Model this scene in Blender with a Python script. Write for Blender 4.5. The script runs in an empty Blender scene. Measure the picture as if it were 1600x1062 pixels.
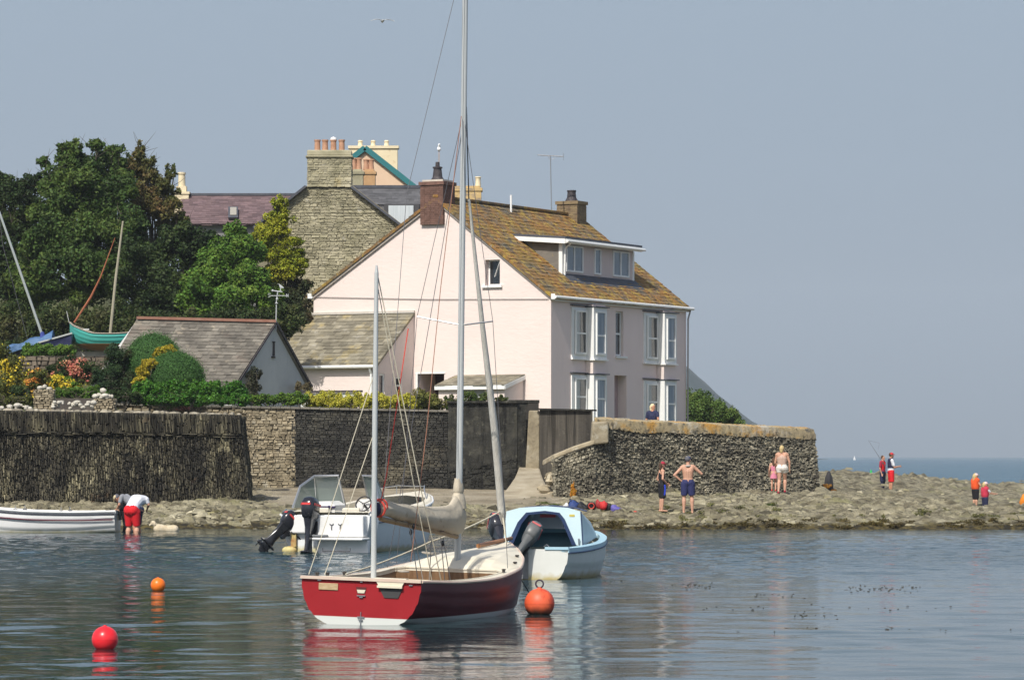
import bpy, bmesh, math, random
import numpy as np
from mathutils import Vector, Matrix
random.seed(7); np.random.seed(7)
S = bpy.context.scene
COL = S.collection
R = math.radians
# ---------------------------------------------------------------- camera
F = 5500.0; HY = 712.0; CH = 2.25
cam = bpy.data.objects.new('camera', bpy.data.cameras.new('camera')); COL.objects.link(cam)
cam.location = (0, 0, CH); cam.rotation_euler = (R(90), 0, 0)
cam.data.sensor_width = 36; cam.data.lens = 36*F/1600; cam.data.shift_y = (HY-531)/1600
cam.data.clip_start = 1; cam.data.clip_end = 20000
S.camera = cam
# ---------------------------------------------------------------- light
SUN = Vector((-.427*math.cos(R(48)), -.904*math.cos(R(48)), math.sin(R(48)))).normalized()
w = bpy.data.worlds.new('World'); S.world = w; w.use_nodes = True
nt = w.node_tree; nt.nodes.clear()
out = nt.nodes.new('ShaderNodeOutputWorld'); bg = nt.nodes.new('ShaderNodeBackground')
sky = nt.nodes.new('ShaderNodeTexSky'); sky.sky_type = 'NISHITA'; sky.sun_disc = False
sky.sun_elevation = R(48); sky.sun_rotation = math.atan2(SUN.x, SUN.y)
sky.dust_density = 2.5; sky.air_density = 1.0
tc = nt.nodes.new('ShaderNodeTexCoord'); sp = nt.nodes.new('ShaderNodeSeparateXYZ')
nt.links.new(tc.outputs['Generated'], sp.inputs[0])
rp = nt.nodes.new('ShaderNodeValToRGB')            # colour of the hazy air low in the sky
rp.color_ramp.elements[0].position = 0.0; rp.color_ramp.elements[0].color = (2.0, 2.65, 3.3, 1)
rp.color_ramp.elements[1].position = 0.16; rp.color_ramp.elements[1].color = (3.6, 4.6, 5.75, 1)
e = rp.color_ramp.elements.new(0.035); e.color = (2.6, 3.4, 4.25, 1)
e = rp.color_ramp.elements.new(0.08); e.color = (3.2, 4.1, 5.1, 1)
nt.links.new(sp.outputs['Z'], rp.inputs[0])
mr = nt.nodes.new('ShaderNodeMapRange'); mr.inputs[1].default_value = 0.14; mr.inputs[2].default_value = 0.5
nt.links.new(sp.outputs['Z'], mr.inputs[0])
sc_ = nt.nodes.new('ShaderNodeVectorMath'); sc_.operation = 'SCALE'; sc_.inputs['Scale'].default_value = 1.4; nt.links.new(sky.outputs[0], sc_.inputs[0])
mx = nt.nodes.new('ShaderNodeMix'); mx.data_type = 'RGBA'
nt.links.new(mr.outputs[0], mx.inputs[0]); nt.links.new(rp.outputs[0], mx.inputs[6]); nt.links.new(sc_.outputs[0], mx.inputs[7])
nt.links.new(mx.outputs[2], bg.inputs[0]); bg.inputs[1].default_value = 0.09
nt.links.new(bg.outputs[0], out.inputs[0])
sl = bpy.data.lights.new('sun', 'SUN'); sl.energy = 4.3; sl.angle = R(0.53); sl.color = (1, .955, .88)
so = bpy.data.objects.new('sun', sl); COL.objects.link(so); so.rotation_euler = SUN.to_track_quat('Z', 'Y').to_euler()
S.view_settings.view_transform = 'Standard'; S.view_settings.look = 'None'; S.view_settings.gamma = 1
S.view_settings.exposure = 0.1
S.cycles.max_bounces = 6; S.cycles.diffuse_bounces = 3; S.cycles.volume_bounces = 0; S.cycles.transparent_max_bounces = 12

def P(px, py, Y): return Vector(((px-800)/F*Y, Y, CH+(HY-py)/F*Y))
def V(*a): return Vector(a)
# ---------------------------------------------------------------- mesh builder
class MB:
    def __init__(s): s.v = []; s.f = []; s.m = []
    def add(s, vs, fs, mi=0):
        n = len(s.v); s.v += [tuple(p) for p in vs]
        for f in fs: s.f.append([i+n for i in f]); s.m.append(mi)
        return s
    def hexa(s, p, mi=0):      # 4 bottom, 4 top
        return s.add(p, [(0,3,2,1),(4,5,6,7),(0,1,5,4),(1,2,6,5),(2,3,7,6),(3,0,4,7)], mi)
    def box(s, c, d, rz=0, mi=0, rx=0, ry=0):
        m = Matrix.Translation(Vector(c)) @ Matrix.Rotation(rz,4,'Z') @ Matrix.Rotation(ry,4,'Y') @ Matrix.Rotation(rx,4,'X')
        x, y, z = d[0]/2, d[1]/2, d[2]/2
        return s.hexa([m @ Vector(q) for q in ((-x,-y,-z),(x,-y,-z),(x,y,-z),(-x,y,-z),(-x,-y,z),(x,-y,z),(x,y,z),(-x,y,z))], mi)
    def bar(s, a, b, wd, ht, mi=0):   # rectangular beam between two points
        a = Vector(a); b = Vector(b); t = (b-a).normalized()
        sd = t.cross(Vector((0,0,1)))
        sd = sd.normalized() if sd.length > 1e-4 else Vector((1,0,0)); up = sd.cross(t)
        sd *= wd/2; up *= ht/2
        return s.hexa([a-sd-up, a+sd-up, b+sd-up, b-sd-up, a-sd+up, a+sd+up, b+sd+up, b-sd+up], mi)
    def poly(s, pts, mi=0): return s.add(pts, [tuple(range(len(pts)))], mi)
    def prism(s, pts, vec, mi=0):
        n = len(pts); vec = Vector(vec); p = [Vector(q) for q in pts]
        fs = [tuple(range(n))[::-1], tuple(range(n, 2*n))] + [(i, (i+1) % n, (i+1) % n+n, i+n) for i in range(n)]
        return s.add(p+[q+vec for q in p], fs, mi)
    def loft(s, rings, cap0=True, cap1=True, closed=True, mi=0):
        n = len(rings[0]); vs = [q for r in rings for q in r]; fs = []
        for i in range(len(rings)-1):
            for j in range(n if closed else n-1):
                k = (j+1) % n; fs.append((i*n+j, i*n+k, (i+1)*n+k, (i+1)*n+j))
        if cap0: fs.append(tuple(range(n))[::-1])
        if cap1: fs.append(tuple(range((len(rings)-1)*n, len(rings)*n)))
        return s.add(vs, fs, mi)
    def tube(s, pts, r, n=8, mi=0):
        pts = [Vector(p) for p in pts]; r = r if isinstance(r, (list, tuple)) else [r]*len(pts); rings = []
        sd = None
        for i, p in enumerate(pts):
            t = (pts[min(i+1, len(pts)-1)]-pts[max(i-1, 0)]).normalized()
            if sd is None:
                sd = t.cross(Vector((0,0,1))) if abs(t.z) < .95 else t.cross(Vector((1,0,0)))
            sd = (sd - t*sd.dot(t)).normalized(); up = t.cross(sd)
            rings.append([p+(sd*math.cos(a)+up*math.sin(a))*r[i] for a in [2*math.pi*k/n for k in range(n)]])
        return s.loft(rings, mi=mi)
    def lathe(s, c, prof, n=16, mi=0, ax=(0,0,1)):
        c = Vector(c); q = Vector((0,0,1)).rotation_difference(Vector(ax))
        return s.loft([[c+q @ Vector((max(r, 1e-4)*math.cos(a), max(r, 1e-4)*math.sin(a), z)) for a in [2*math.pi*k/n for k in range(n)]] for r, z in prof], mi=mi)
    def ball(s, c, r, n=16, mi=0, rot=None):
        r = r if isinstance(r, (list, tuple)) else (r, r, r); c = Vector(c); m = rot or Matrix.Identity(3)
        h = max(4, n//2)
        return s.loft([[c+m @ Vector((r[0]*math.sin(t)*math.cos(a), r[1]*math.sin(t)*math.sin(a), -r[2]*math.cos(t))) for a in [2*math.pi*k/n for k in range(n)]]
                       for t in [max(1e-3, min(math.pi-1e-3, math.pi*i/h)) for i in range(h+1)]], mi=mi)
    def cap(s, a, ra, b, rb, n=10):    # tapered capsule
        a = Vector(a); b = Vector(b); t = (b-a)
        L = t.length
        if L < 1e-5: return s.ball(a, ra, n)
        t /= L
        pr = [(ra*math.cos(x)+1e-4, ra*math.sin(x)) for x in (-1.5, -1, -.5, 0)] + [(rb*math.cos(x)+1e-4, L+rb*math.sin(x)) for x in (0, .5, 1, 1.5)]
        return s.lathe(a, pr, n, ax=t)
    def torus(s, c, R0, r, ax=(0,0,1), n=20, k=8, mi=0):
        c = Vector(c); q = Vector((0,0,1)).rotation_difference(Vector(ax)); rings = []
        for i in range(n+1):
            a = 2*math.pi*i/n
            rings.append([c+q @ Vector(((R0+r*math.cos(b))*math.cos(a), (R0+r*math.cos(b))*math.sin(a), r*math.sin(b))) for b in [2*math.pi*j/k for j in range(k)]])
        return s.loft(rings, False, False, mi=mi)
    def mesh(s, name, xf=None):
        me = bpy.data.meshes.new(name)
        vs = s.v if xf is None else [xf @ Vector(p) for p in s.v]
        me.from_pydata([tuple(p) for p in vs], [], s.f)
        me.polygons.foreach_set('material_index', s.m)
        return me
def root(o):
    while o.parent: o = o.parent
    return o
def thing(name, label, cat, loc=(0,0,0), rz=0, group=None, kind=None):
    o = bpy.data.objects.new(name, None); COL.objects.link(o); o.empty_display_size = .2
    o.location = loc; o.rotation_euler = (0, 0, rz); o['label'] = label; o['category'] = cat
    if group: o['group'] = group
    if kind: o['kind'] = kind
    return o
def xfinv(p):
    r = root(p); return (Matrix.Translation(r.location) @ r.rotation_euler.to_matrix().to_4x4()).inverted()
def part(name, mb, mat, parent=None, world=False, smooth=False, label=None, bevel=0, fixn=False):
    xf = xfinv(parent) if (world and parent) else None
    me = mb.mesh(name, xf) if isinstance(mb, MB) else mb
    if not isinstance(mb, MB) and xf: me.transform(xf)
    me.materials.clear()
    for m in (mat if isinstance(mat, (list, tuple)) else [mat]): me.materials.append(m)
    if fixn:
        bm = bmesh.new(); bm.from_mesh(me); bmesh.ops.recalc_face_normals(bm, faces=bm.faces); bm.to_mesh(me); bm.free()
    if smooth:
        me.polygons.foreach_set('use_smooth', [True]*len(me.polygons))
        if smooth != 'all': me.set_sharp_from_angle(angle=R(40))
    o = bpy.data.objects.new(name, me); COL.objects.link(o); o.parent = parent
    if bevel:
        b = o.modifiers.new('bevel', 'BEVEL'); b.width = bevel; b.segments = 2; b.limit_method = 'ANGLE'
    if label: o['label'] = label
    return o
def single(name, mb, mat, label, cat, loc, rz=0, group=None, smooth=False, kind=None, bevel=0):
    """a thing that is one mesh; geometry given in world coordinates when world origin differs"""
    m = Matrix.Translation(Vector(loc)) @ Matrix.Rotation(rz, 4, 'Z')
    me = mb.mesh(name, m.inverted()) if isinstance(mb, MB) else mb
    o = part(name, me, mat, smooth=smooth, bevel=bevel); o.location = loc; o.rotation_euler = (0, 0, rz)
    if label: o['label'] = label
    if cat: o['category'] = cat
    if group: o['group'] = group
    if kind: o['kind'] = kind
    return o
def struct(name, mb, mat, smooth=False):
    o = part(name, mb, mat, smooth=smooth); o['kind'] = 'structure'; return o
def evaluated(mb_or_me, mods):
    me = mb_or_me.mesh('tmp') if isinstance(mb_or_me, MB) else mb_or_me
    o = bpy.data.objects.new('tmp', me); COL.objects.link(o); extra = []
    for kind, kw in mods:
        m = o.modifiers.new('m', kind)
        for k, v in kw.items():
            if k == 'cutter':
                c = bpy.data.objects.new('cut', v.mesh('cut')); COL.objects.link(c); m.object = c; extra.append(c)
            else: setattr(m, k, v)
    bpy.context.view_layer.update()
    dg = bpy.context.evaluated_depsgraph_get(); r = bpy.data.meshes.new_from_object(o.evaluated_get(dg))
    for c in extra+[o]: bpy.data.objects.remove(c)
    return r
def cut(mb, cutter):
    def fix(m):
        me = m.mesh('t'); bm = bmesh.new(); bm.from_mesh(me); bmesh.ops.recalc_face_normals(bm, faces=bm.faces); bm.to_mesh(me); bm.free(); return me
    o = fix(mb); c = MB(); cm = fix(cutter); c.v = [tuple(v.co) for v in cm.vertices]; c.f = [list(p.vertices) for p in cm.polygons]; c.m = [0]*len(c.f)
    return evaluated(o, [('BOOLEAN', dict(operation='DIFFERENCE', solver='EXACT', cutter=c))])
def blob(mb, voxel=.012, sm=4):
    return evaluated(mb, [('REMESH', dict(mode='VOXEL', voxel_size=voxel)), ('SMOOTH', dict(factor=.5, iterations=sm))])
# ---------------------------------------------------------------- materials
def M(name, cols, scale=4, detail=5, rough=.75, bump=0, bscale=None, st=(1,1,1), isl=0, hue=0, metal=0, spec=.4, lay=None, coat=0, trans=0, bst=None, dist=0, grain=.0):
    m = bpy.data.materials.new(name); m.use_nodes = True; n = m.node_tree.nodes; L = m.node_tree.links
    b = n['Principled BSDF']; b.inputs['Roughness'].default_value = rough; b.inputs['Metallic'].default_value = metal
    b.inputs['Specular IOR Level'].default_value = spec; b.inputs['Coat Weight'].default_value = coat; b.inputs['Coat Roughness'].default_value = .08
    if isinstance(cols, tuple): cols = [cols]
    tc = n.new('ShaderNodeTexCoord')
    def noise(sc, stretch, det=5, ds=0, ro=.6):
        mp = n.new('ShaderNodeMapping'); mp.inputs['Scale'].default_value = stretch
        L.new(tc.outputs['Object'], mp.inputs[0]); t = n.new('ShaderNodeTexNoise')
        t.inputs['Scale'].default_value = sc; t.inputs['Detail'].default_value = det; t.inputs['Distortion'].default_value = ds; t.inputs['Roughness'].default_value = ro
        L.new(mp.outputs[0], t.inputs['Vector']); return t.outputs['Fac']
    def ramp(fac, cs, lo=.3, hi=.7):
        r = n.new('ShaderNodeValToRGB'); el = r.color_ramp.elements
        for i, c in enumerate(cs):
            p = lo+(hi-lo)*i/(len(cs)-1)
            x = el[i] if i < 2 else el.new(p)
            x.position = p; x.color = (*c, 1)
        L.new(fac, r.inputs[0]); return r.outputs[0]
    if len(cols) > 1: c = ramp(noise(scale, st, detail, dist), cols)
    else:
        q = n.new('ShaderNodeRGB'); q.outputs[0].default_value = (*cols[0], 1); c = q.outputs[0]
    for l in (lay or []):     # (colour, scale, lo, hi, stretch, amount)
        f = noise(l[1], l[4] if len(l) > 4 else (1,1,1), 6, 0, .65)
        mr = n.new('ShaderNodeMapRange'); mr.inputs[1].default_value = l[2]; mr.inputs[2].default_value = l[3]
        mr.inputs[4].default_value = l[5] if len(l) > 5 else 1; L.new(f, mr.inputs[0])
        mx = n.new('ShaderNodeMix'); mx.data_type = 'RGBA'; L.new(mr.outputs[0], mx.inputs[0]); L.new(c, mx.inputs[6]); mx.inputs[7].default_value = (*l[0], 1); c = mx.outputs[2]
    if isl or hue:
        g = n.new('ShaderNodeNewGeometry'); hs = n.new('ShaderNodeHueSaturation')
        a = n.new('ShaderNodeMapRange'); a.inputs[3].default_value = 1-isl; a.inputs[4].default_value = 1+isl
        L.new(g.outputs['Random Per Island'], a.inputs[0]); L.new(a.outputs[0], hs.inputs['Value'])
        if hue:
            mm = n.new('ShaderNodeMath'); mm.operation = 'MULTIPLY'; mm.inputs[1].default_value = 17.31; L.new(g.outputs['Random Per Island'], mm.inputs[0])
            fr = n.new('ShaderNodeMath'); fr.operation = 'FRACT'; L.new(mm.outputs[0], fr.inputs[0])
            h = n.new('ShaderNodeMapRange'); h.inputs[3].default_value = .5-hue; h.inputs[4].default_value = .5+hue
            L.new(fr.outputs[0], h.inputs[0]); L.new(h.outputs[0], hs.inputs['Hue'])
        L.new(c, hs.inputs['Color']); c = hs.outputs[0]
    L.new(c, b.inputs['Base Color'])
    if bump:
        bn = n.new('ShaderNodeBump'); bn.inputs['Strength'].default_value = 1; bn.inputs['Distance'].default_value = bump
        L.new(noise(bscale or scale*3, bst or st, 6), bn.inputs['Height']); L.new(bn.outputs[0], b.inputs['Normal'])
    if trans:
        tr = n.new('ShaderNodeBsdfTranslucent'); L.new(c, tr.inputs[0]); ms = n.new('ShaderNodeMixShader'); ms.inputs[0].default_value = trans
        L.new(b.outputs[0], ms.inputs[1]); L.new(tr.outputs[0], ms.inputs[2]); L.new(ms.outputs[0], n['Material Output'].inputs[0])
    return m
def glass(name, col=(.9,.95,.95), alpha=.35, rough=.03, tint=(.1,.14,.15)):
    """thin clear sheet: mostly see-through with a glossy film"""
    m = bpy.data.materials.new(name); m.use_nodes = True; n = m.node_tree.nodes; L = m.node_tree.links
    b = n['Principled BSDF']; b.inputs['Base Color'].default_value = (*tint, 1); b.inputs['Roughness'].default_value = rough
    b.inputs['Specular IOR Level'].default_value = .8
    t = n.new('ShaderNodeBsdfTransparent'); t.inputs[0].default_value = (*col, 1); ms = n.new('ShaderNodeMixShader'); ms.inputs[0].default_value = alpha
    L.new(t.outputs[0], ms.inputs[1]); L.new(b.outputs[0], ms.inputs[2]); L.new(ms.outputs[0], n['Material Output'].inputs[0]); return m
# ---------------------------------------------------------------- pattern geometry
def slates(mb, TL, TR, BR, BL, rows, wd, th=.02, jit=.01, seed=1, lift=.02):
    """courses of separate overlapping slates on a sloping quad"""
    rd = random.Random(seed); TL, TR, BR, BL = map(Vector, (TL, TR, BR, BL))
    nrm = (TR-TL).cross(BL-TL).normalized()
    if nrm.z < 0: nrm = -nrm
    def Q(s, t): return (TL*(1-s)+TR*s)*(1-t)+(BL*(1-s)+BR*s)*t
    for r in range(rows):
        t0 = r/rows; t1 = min(1.02, (r+1.25)/rows)
        Lr = (Q(1, t0)-Q(0, t0)).length; n = max(2, int(Lr/wd)); off = (r % 2)*.5
        xs = [0]+[min(1, max(0, (i+off+rd.uniform(-.12, .12))/n)) for i in range(1, n)]+[1]
        for a, b in zip(xs, xs[1:]):
            if b-a < .002: continue
            l0 = rd.uniform(0, jit*.4); l1 = lift+rd.uniform(-jit, jit); dt = rd.uniform(-.1, .1)/rows
            g = .003/Lr
            p = [Q(a+g, t1+dt)+nrm*l1, Q(b-g, t1+dt)+nrm*(l1+rd.uniform(-jit, jit)*.5), Q(b-g, t0)+nrm*l0, Q(a+g, t0)+nrm*l0]
            mb.hexa([q-nrm*th for q in p]+p)
def stones(mb, BL, BR, TR, TL, outv, wr, hr, dr, seed=1, vertical=False, gap=.012, skip=0, mi=0):
    """random rubble on a quad face: every stone a separate jittered block"""
    rd = random.Random(seed); BL, BR, TR, TL = map(Vector, (BL, BR, TR, TL)); o = Vector(outv).normalized()
    def Q(s, t): return (BL*(1-t)+TL*t)*(1-s)+(BR*(1-t)+TR*t)*s
    Wd = (BR-BL).length; Ht = (TL-BL).length
    A, B = (Wd, Ht) if vertical else (Ht, Wd)
    ar, br = (wr, hr) if vertical else (hr, wr)
    a = 0
    while a < A:
        da = rd.uniform(*ar); b = -rd.uniform(0, br[1])
        while b < B:
            db = rd.uniform(*br)
            if rd.random() >= skip:
                a0, a1, b0, b1 = a+gap/2, min(A, a+da)-gap/2, max(0, b)+gap/2, min(B, b+db)-gap/2
                if b1 > b0 and a1 > a0:
                    j = lambda k: rd.uniform(-k, k)
                    ka, kb = da*.16, min(da, db)*.16
                    cs = [(a0+j(ka), b0+j(kb)), (a0+j(ka), b1+j(kb)), (a1+j(ka), b1+j(kb)), (a1+j(ka), b0+j(kb))]
                    d = rd.uniform(*dr)
                    uv = [((c[0]/A, c[1]/B) if vertical else (c[1]/B, c[0]/A)) for c in cs]
                    uc = [sum(x[0] for x in uv)/4, sum(x[1] for x in uv)/4]
                    bk = [Q(*x)-o*.03 for x in uv]
                    fr = [Q(x[0]*.82+uc[0]*.18, x[1]*.82+uc[1]*.18)+o*(d+j(.4)*d) for x in uv]
                    if vertical: bk, fr = bk, fr
                    mb.hexa(bk+fr, mi)
            b += db
        a += da
def leafmesh(name, blobs, n, size, seed=1, shell=.55, asp=.6, sub=14, subr=.38, up=.3, flat=1.0, droop=0):
    """n leaf faces spread over clumps that cover each blob: blobs = [(centre, (rx,ry,rz)), ...]"""
    rg = np.random.RandomState(seed); cs = []; rs = []; wt = []
    for c, r in blobs:
        c = np.array(c); r = np.array(r if hasattr(r, '__len__') else (r, r, r), float)
        if sub == 0:
            cs.append(c[None]); rs.append(r[None]); wt.append(np.array([np.mean(r)**2])); continue
        d = rg.normal(size=(sub, 3)); d /= np.linalg.norm(d, axis=1)[:, None]
        k = rg.uniform(.25, .95, (sub, 1)); q = c+d*k*r; rr = r*subr*rg.uniform(.6, 1.35, (sub, 1))
        cs.append(q); rs.append(rr); wt.append(np.full(sub, np.mean(r)**2))
    cs = np.vstack(cs); rs = np.vstack(rs); wt = np.concatenate(wt)*rg.uniform(.5, 1.5, len(cs)); wt /= wt.sum()
    i = rg.choice(len(cs), n, p=wt); d = rg.normal(size=(n, 3)); d /= np.linalg.norm(d, axis=1)[:, None]
    rad = shell+(1-shell)*rg.rand(n, 1)**.6+rg.exponential(.05, (n, 1)); p = cs[i]+d*rad*rs[i]
    p[:, 2] -= droop*rg.rand(n)
    nm = d*.8+rg.normal(size=(n, 3))*.7; nm[:, 2] += up; nm /= np.linalg.norm(nm, axis=1)[:, None]
    t = np.cross(nm, rg.normal(size=(n, 3))); t /= np.linalg.norm(t, axis=1)[:, None]; b = np.cross(nm, t)
    s = size*rg.uniform(.6, 1.4, (n, 1)); fold = nm*s*.15
    v = np.stack([p-t*s*.5, p+b*s*asp*.5-fold, p+t*s*.5, p-b*s*asp*.5-fold], 1).reshape(-1, 3)
    me = bpy.data.meshes.new(name); me.vertices.add(4*n); me.vertices.foreach_set('co', v.ravel())
    me.loops.add(4*n); me.loops.foreach_set('vertex_index', np.arange(4*n, dtype=np.int32))
    me.polygons.add(n); me.polygons.foreach_set('loop_start', np.arange(0, 4*n, 4, dtype=np.int32)); me.polygons.foreach_set('loop_total', np.full(n, 4, dtype=np.int32))
    me.update(); me.validate(); return me
from mathutils import noise as mnoise
# ---------------------------------------------------------------- water
def water_mat():
    m = bpy.data.materials.new('sea_water'); m.use_nodes = True; n = m.node_tree.nodes; L = m.node_tree.links
    b = n['Principled BSDF']; b.inputs['Base Color'].default_value = (.012, .030, .030, 1); b.inputs['Roughness'].default_value = .04
    b.inputs['IOR'].default_value = 1.333; b.inputs['Specular IOR Level'].default_value = .5
    g = n.new('ShaderNodeNewGeometry'); hs = None
    def nz(sc, st, det, rot=0):
        mp = n.new('ShaderNodeMapping'); mp.inputs['Scale'].default_value = st; mp.inputs['Rotation'].default_value = (0, 0, rot)
        L.new(g.outputs['Position'], mp.inputs[0]); t = n.new('ShaderNodeTexNoise'); t.inputs['Scale'].default_value = sc
        t.inputs['Detail'].default_value = det; t.inputs['Roughness'].default_value = .55; L.new(mp.outputs[0], t.inputs[0]); return t.outputs['Fac']
    # wind: glassy patches and ruffled bands
    sx = n.new('ShaderNodeSeparateXYZ'); L.new(g.outputs['Position'], sx.inputs[0])
    cr = n.new('ShaderNodeValToRGB'); mr = n.new('ShaderNodeMapRange'); mr.inputs[1].default_value = 30; mr.inputs[2].default_value = 130
    L.new(sx.outputs['Y'], mr.inputs[0]); L.new(mr.outputs[0], cr.inputs[0]); el = cr.color_ramp.elements
    for i, (y, v) in enumerate(((30, .18), (56, .22), (66, 1.0), (76, 2.0), (90, 2.0), (98, 1.0), (104, .35), (130, 3.0))):
        x = el[i] if i < 2 else el.new((y-30)/100)
        x.position = (y-30)/100; x.color = (v/3, v/3, v/3, 1)
    pn = nz(.09, (1, .6, 1), 2); pm = n.new('ShaderNodeMapRange'); pm.inputs[1].default_value = .35; pm.inputs[2].default_value = .65
    pm.inputs[3].default_value = 1.8; pm.inputs[4].default_value = 4.0; L.new(pn, pm.inputs[0])
    amp = n.new('ShaderNodeMath'); amp.operation = 'MULTIPLY'; L.new(cr.outputs[0], amp.inputs[0]); L.new(pm.outputs[0], amp.inputs[1])
    # open sea beyond the rocks is deep blue, the creek is dark green
    fy_ = n.new('ShaderNodeMapRange'); fy_.inputs[1].default_value = 125; fy_.inputs[2].default_value = 175; L.new(sx.outputs['Y'], fy_.inputs[0])
    cm = n.new('ShaderNodeMix'); cm.data_type = 'RGBA'; cm.inputs[6].default_value = (.013, .036, .040, 1); cm.inputs[7].default_value = (.035, .095, .135, 1)
    L.new(fy_.outputs[0], cm.inputs[0]); L.new(cm.outputs[2], b.inputs['Base Color'])
    sr_ = n.new('ShaderNodeMapRange'); sr_.inputs[1].default_value = 125; sr_.inputs[2].default_value = 175; sr_.inputs[3].default_value = .04; sr_.inputs[4].default_value = .22; L.new(sx.outputs['Y'], sr_.inputs[0]); L.new(sr_.outputs[0], b.inputs['Roughness'])
    si_ = n.new('ShaderNodeMapRange'); si_.inputs[1].default_value = 125; si_.inputs[2].default_value = 175; si_.inputs[3].default_value = .5; si_.inputs[4].default_value = .2; L.new(sx.outputs['Y'], si_.inputs[0]); L.new(si_.outputs[0], b.inputs['Specular IOR Level'])
    b1 = n.new('ShaderNodeBump'); b1.inputs['Distance'].default_value = .10; b1.inputs['Strength'].default_value = .06
    L.new(nz(.9, (.8, 1.5, 1), 3, .25), b1.inputs['Height'])
    b2 = n.new('ShaderNodeBump'); b2.inputs['Distance'].default_value = .03; L.new(amp.outputs[0], b2.inputs['Strength'])
    L.new(nz(4.2, (.7, 1.5, 1), 3, -.2), b2.inputs['Height']); L.new(b1.outputs[0], b2.inputs['Normal'])
    L.new(b2.outputs[0], b.inputs['Normal']); return m
def wind(x, y):     # ruffled and glassy patches
    k = np.interp(y, [34, 55, 62, 70, 80, 90, 97, 104, 112], [.24, .26, .42, .85, 1.0, .9, .55, .25, .15])
    px = 800+x/y*F
    k = k*np.interp(px, [0, 700, 1000, 1600], [1.1, 1.05, .75, .62])
    return k*(.8+.28*np.sin(x*.21+1.3*np.sin(y*.11))+.22*np.sin(y*.33+x*.13+2))
def water_mesh():
    rg = np.random.RandomState(11)
    ysw = [34.0]
    while ysw[-1] < 111: ysw.append(ysw[-1]+max(.07, ysw[-1]**2/45000*1.1))
    ysw = np.array(ysw); pw = np.concatenate([np.arange(-500, -20, 16), np.arange(-20, 1621, 3.0), np.arange(1636, 2120, 16)])
    Yg, Pg = np.meshgrid(ysw, pw, indexing='ij'); Xg = (Pg-800)/F*Yg; Z = np.zeros_like(Xg); W = wind(Xg, Yg); WL = np.maximum(W, .30+.16*np.sin(Xg*.5+1.7*np.sin(Yg*.23))*np.sin(Yg*.31+.6))
    for k in range(54):
        lam = .42*(6.5**(k/53)); th = rg.normal(0, .62)+.15; kx, ky = math.sin(th)*2*math.pi/lam, math.cos(th)*2*math.pi/lam
        ph = rg.uniform(0, 6.28); slope = .0165*(lam/1.0)**-.12
        wv = np.sin(kx*Xg+ky*Yg+ph+.6*np.sin(.7*Xg/lam*.3+ph)); amp_ = slope*lam/6.283*(wv+.25*np.cos(2*(kx*Xg+ky*Yg+ph)))
        Z += amp_*(W if lam < .75 else WL)
    edge = np.minimum(1, np.minimum((Yg-34)/1.5, (111-Yg)/3))*np.minimum(1, np.minimum((Pg+500)/60, (2108-Pg)/60)); Z *= np.clip(edge, 0, 1)
    Z -= Z[(Yg < 110) & (Yg > 36)].mean()*np.clip(edge, 0, 1)
    nr, nc = Xg.shape; co = np.stack([Xg, Yg, Z], -1).reshape(-1, 3)
    i, j = np.meshgrid(np.arange(nr-1), np.arange(nc-1), indexing='ij'); q = np.stack([i*nc+j, i*nc+j+1, (i+1)*nc+j+1, (i+1)*nc+j], -1).reshape(-1, 4)
    Yf = ysw[-1]; l0, r0 = (pw[0]-800)/F, (pw[-1]-800)/F; base = len(co)
    ex = np.array([(-6000, -300, 0), (6000, -300, 0), (6000, 6000, 0), (-6000, 6000, 0), (l0*34, 34, 0), (r0*34, 34, 0), (r0*Yf, Yf, 0), (l0*Yf, Yf, 0)], float); co = np.vstack([co, ex])
    eq = np.array([(0, 1, 5, 4), (1, 2, 6, 5), (2, 3, 7, 6), (3, 0, 4, 7)])+base; q = np.vstack([q, eq]).astype(np.int32)
    me = bpy.data.meshes.new('water'); me.vertices.add(len(co)); me.vertices.foreach_set('co', co.ravel()); n = len(q)
    me.loops.add(4*n); me.loops.foreach_set('vertex_index', q.ravel()); me.polygons.add(n)
    me.polygons.foreach_set('loop_start', np.arange(0, 4*n, 4, dtype=np.int32)); me.polygons.foreach_set('loop_total', np.full(n, 4, dtype=np.int32)); me.update(); me.validate(); return me
sea = struct('water', water_mesh(), water_mat(), smooth='all')
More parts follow.
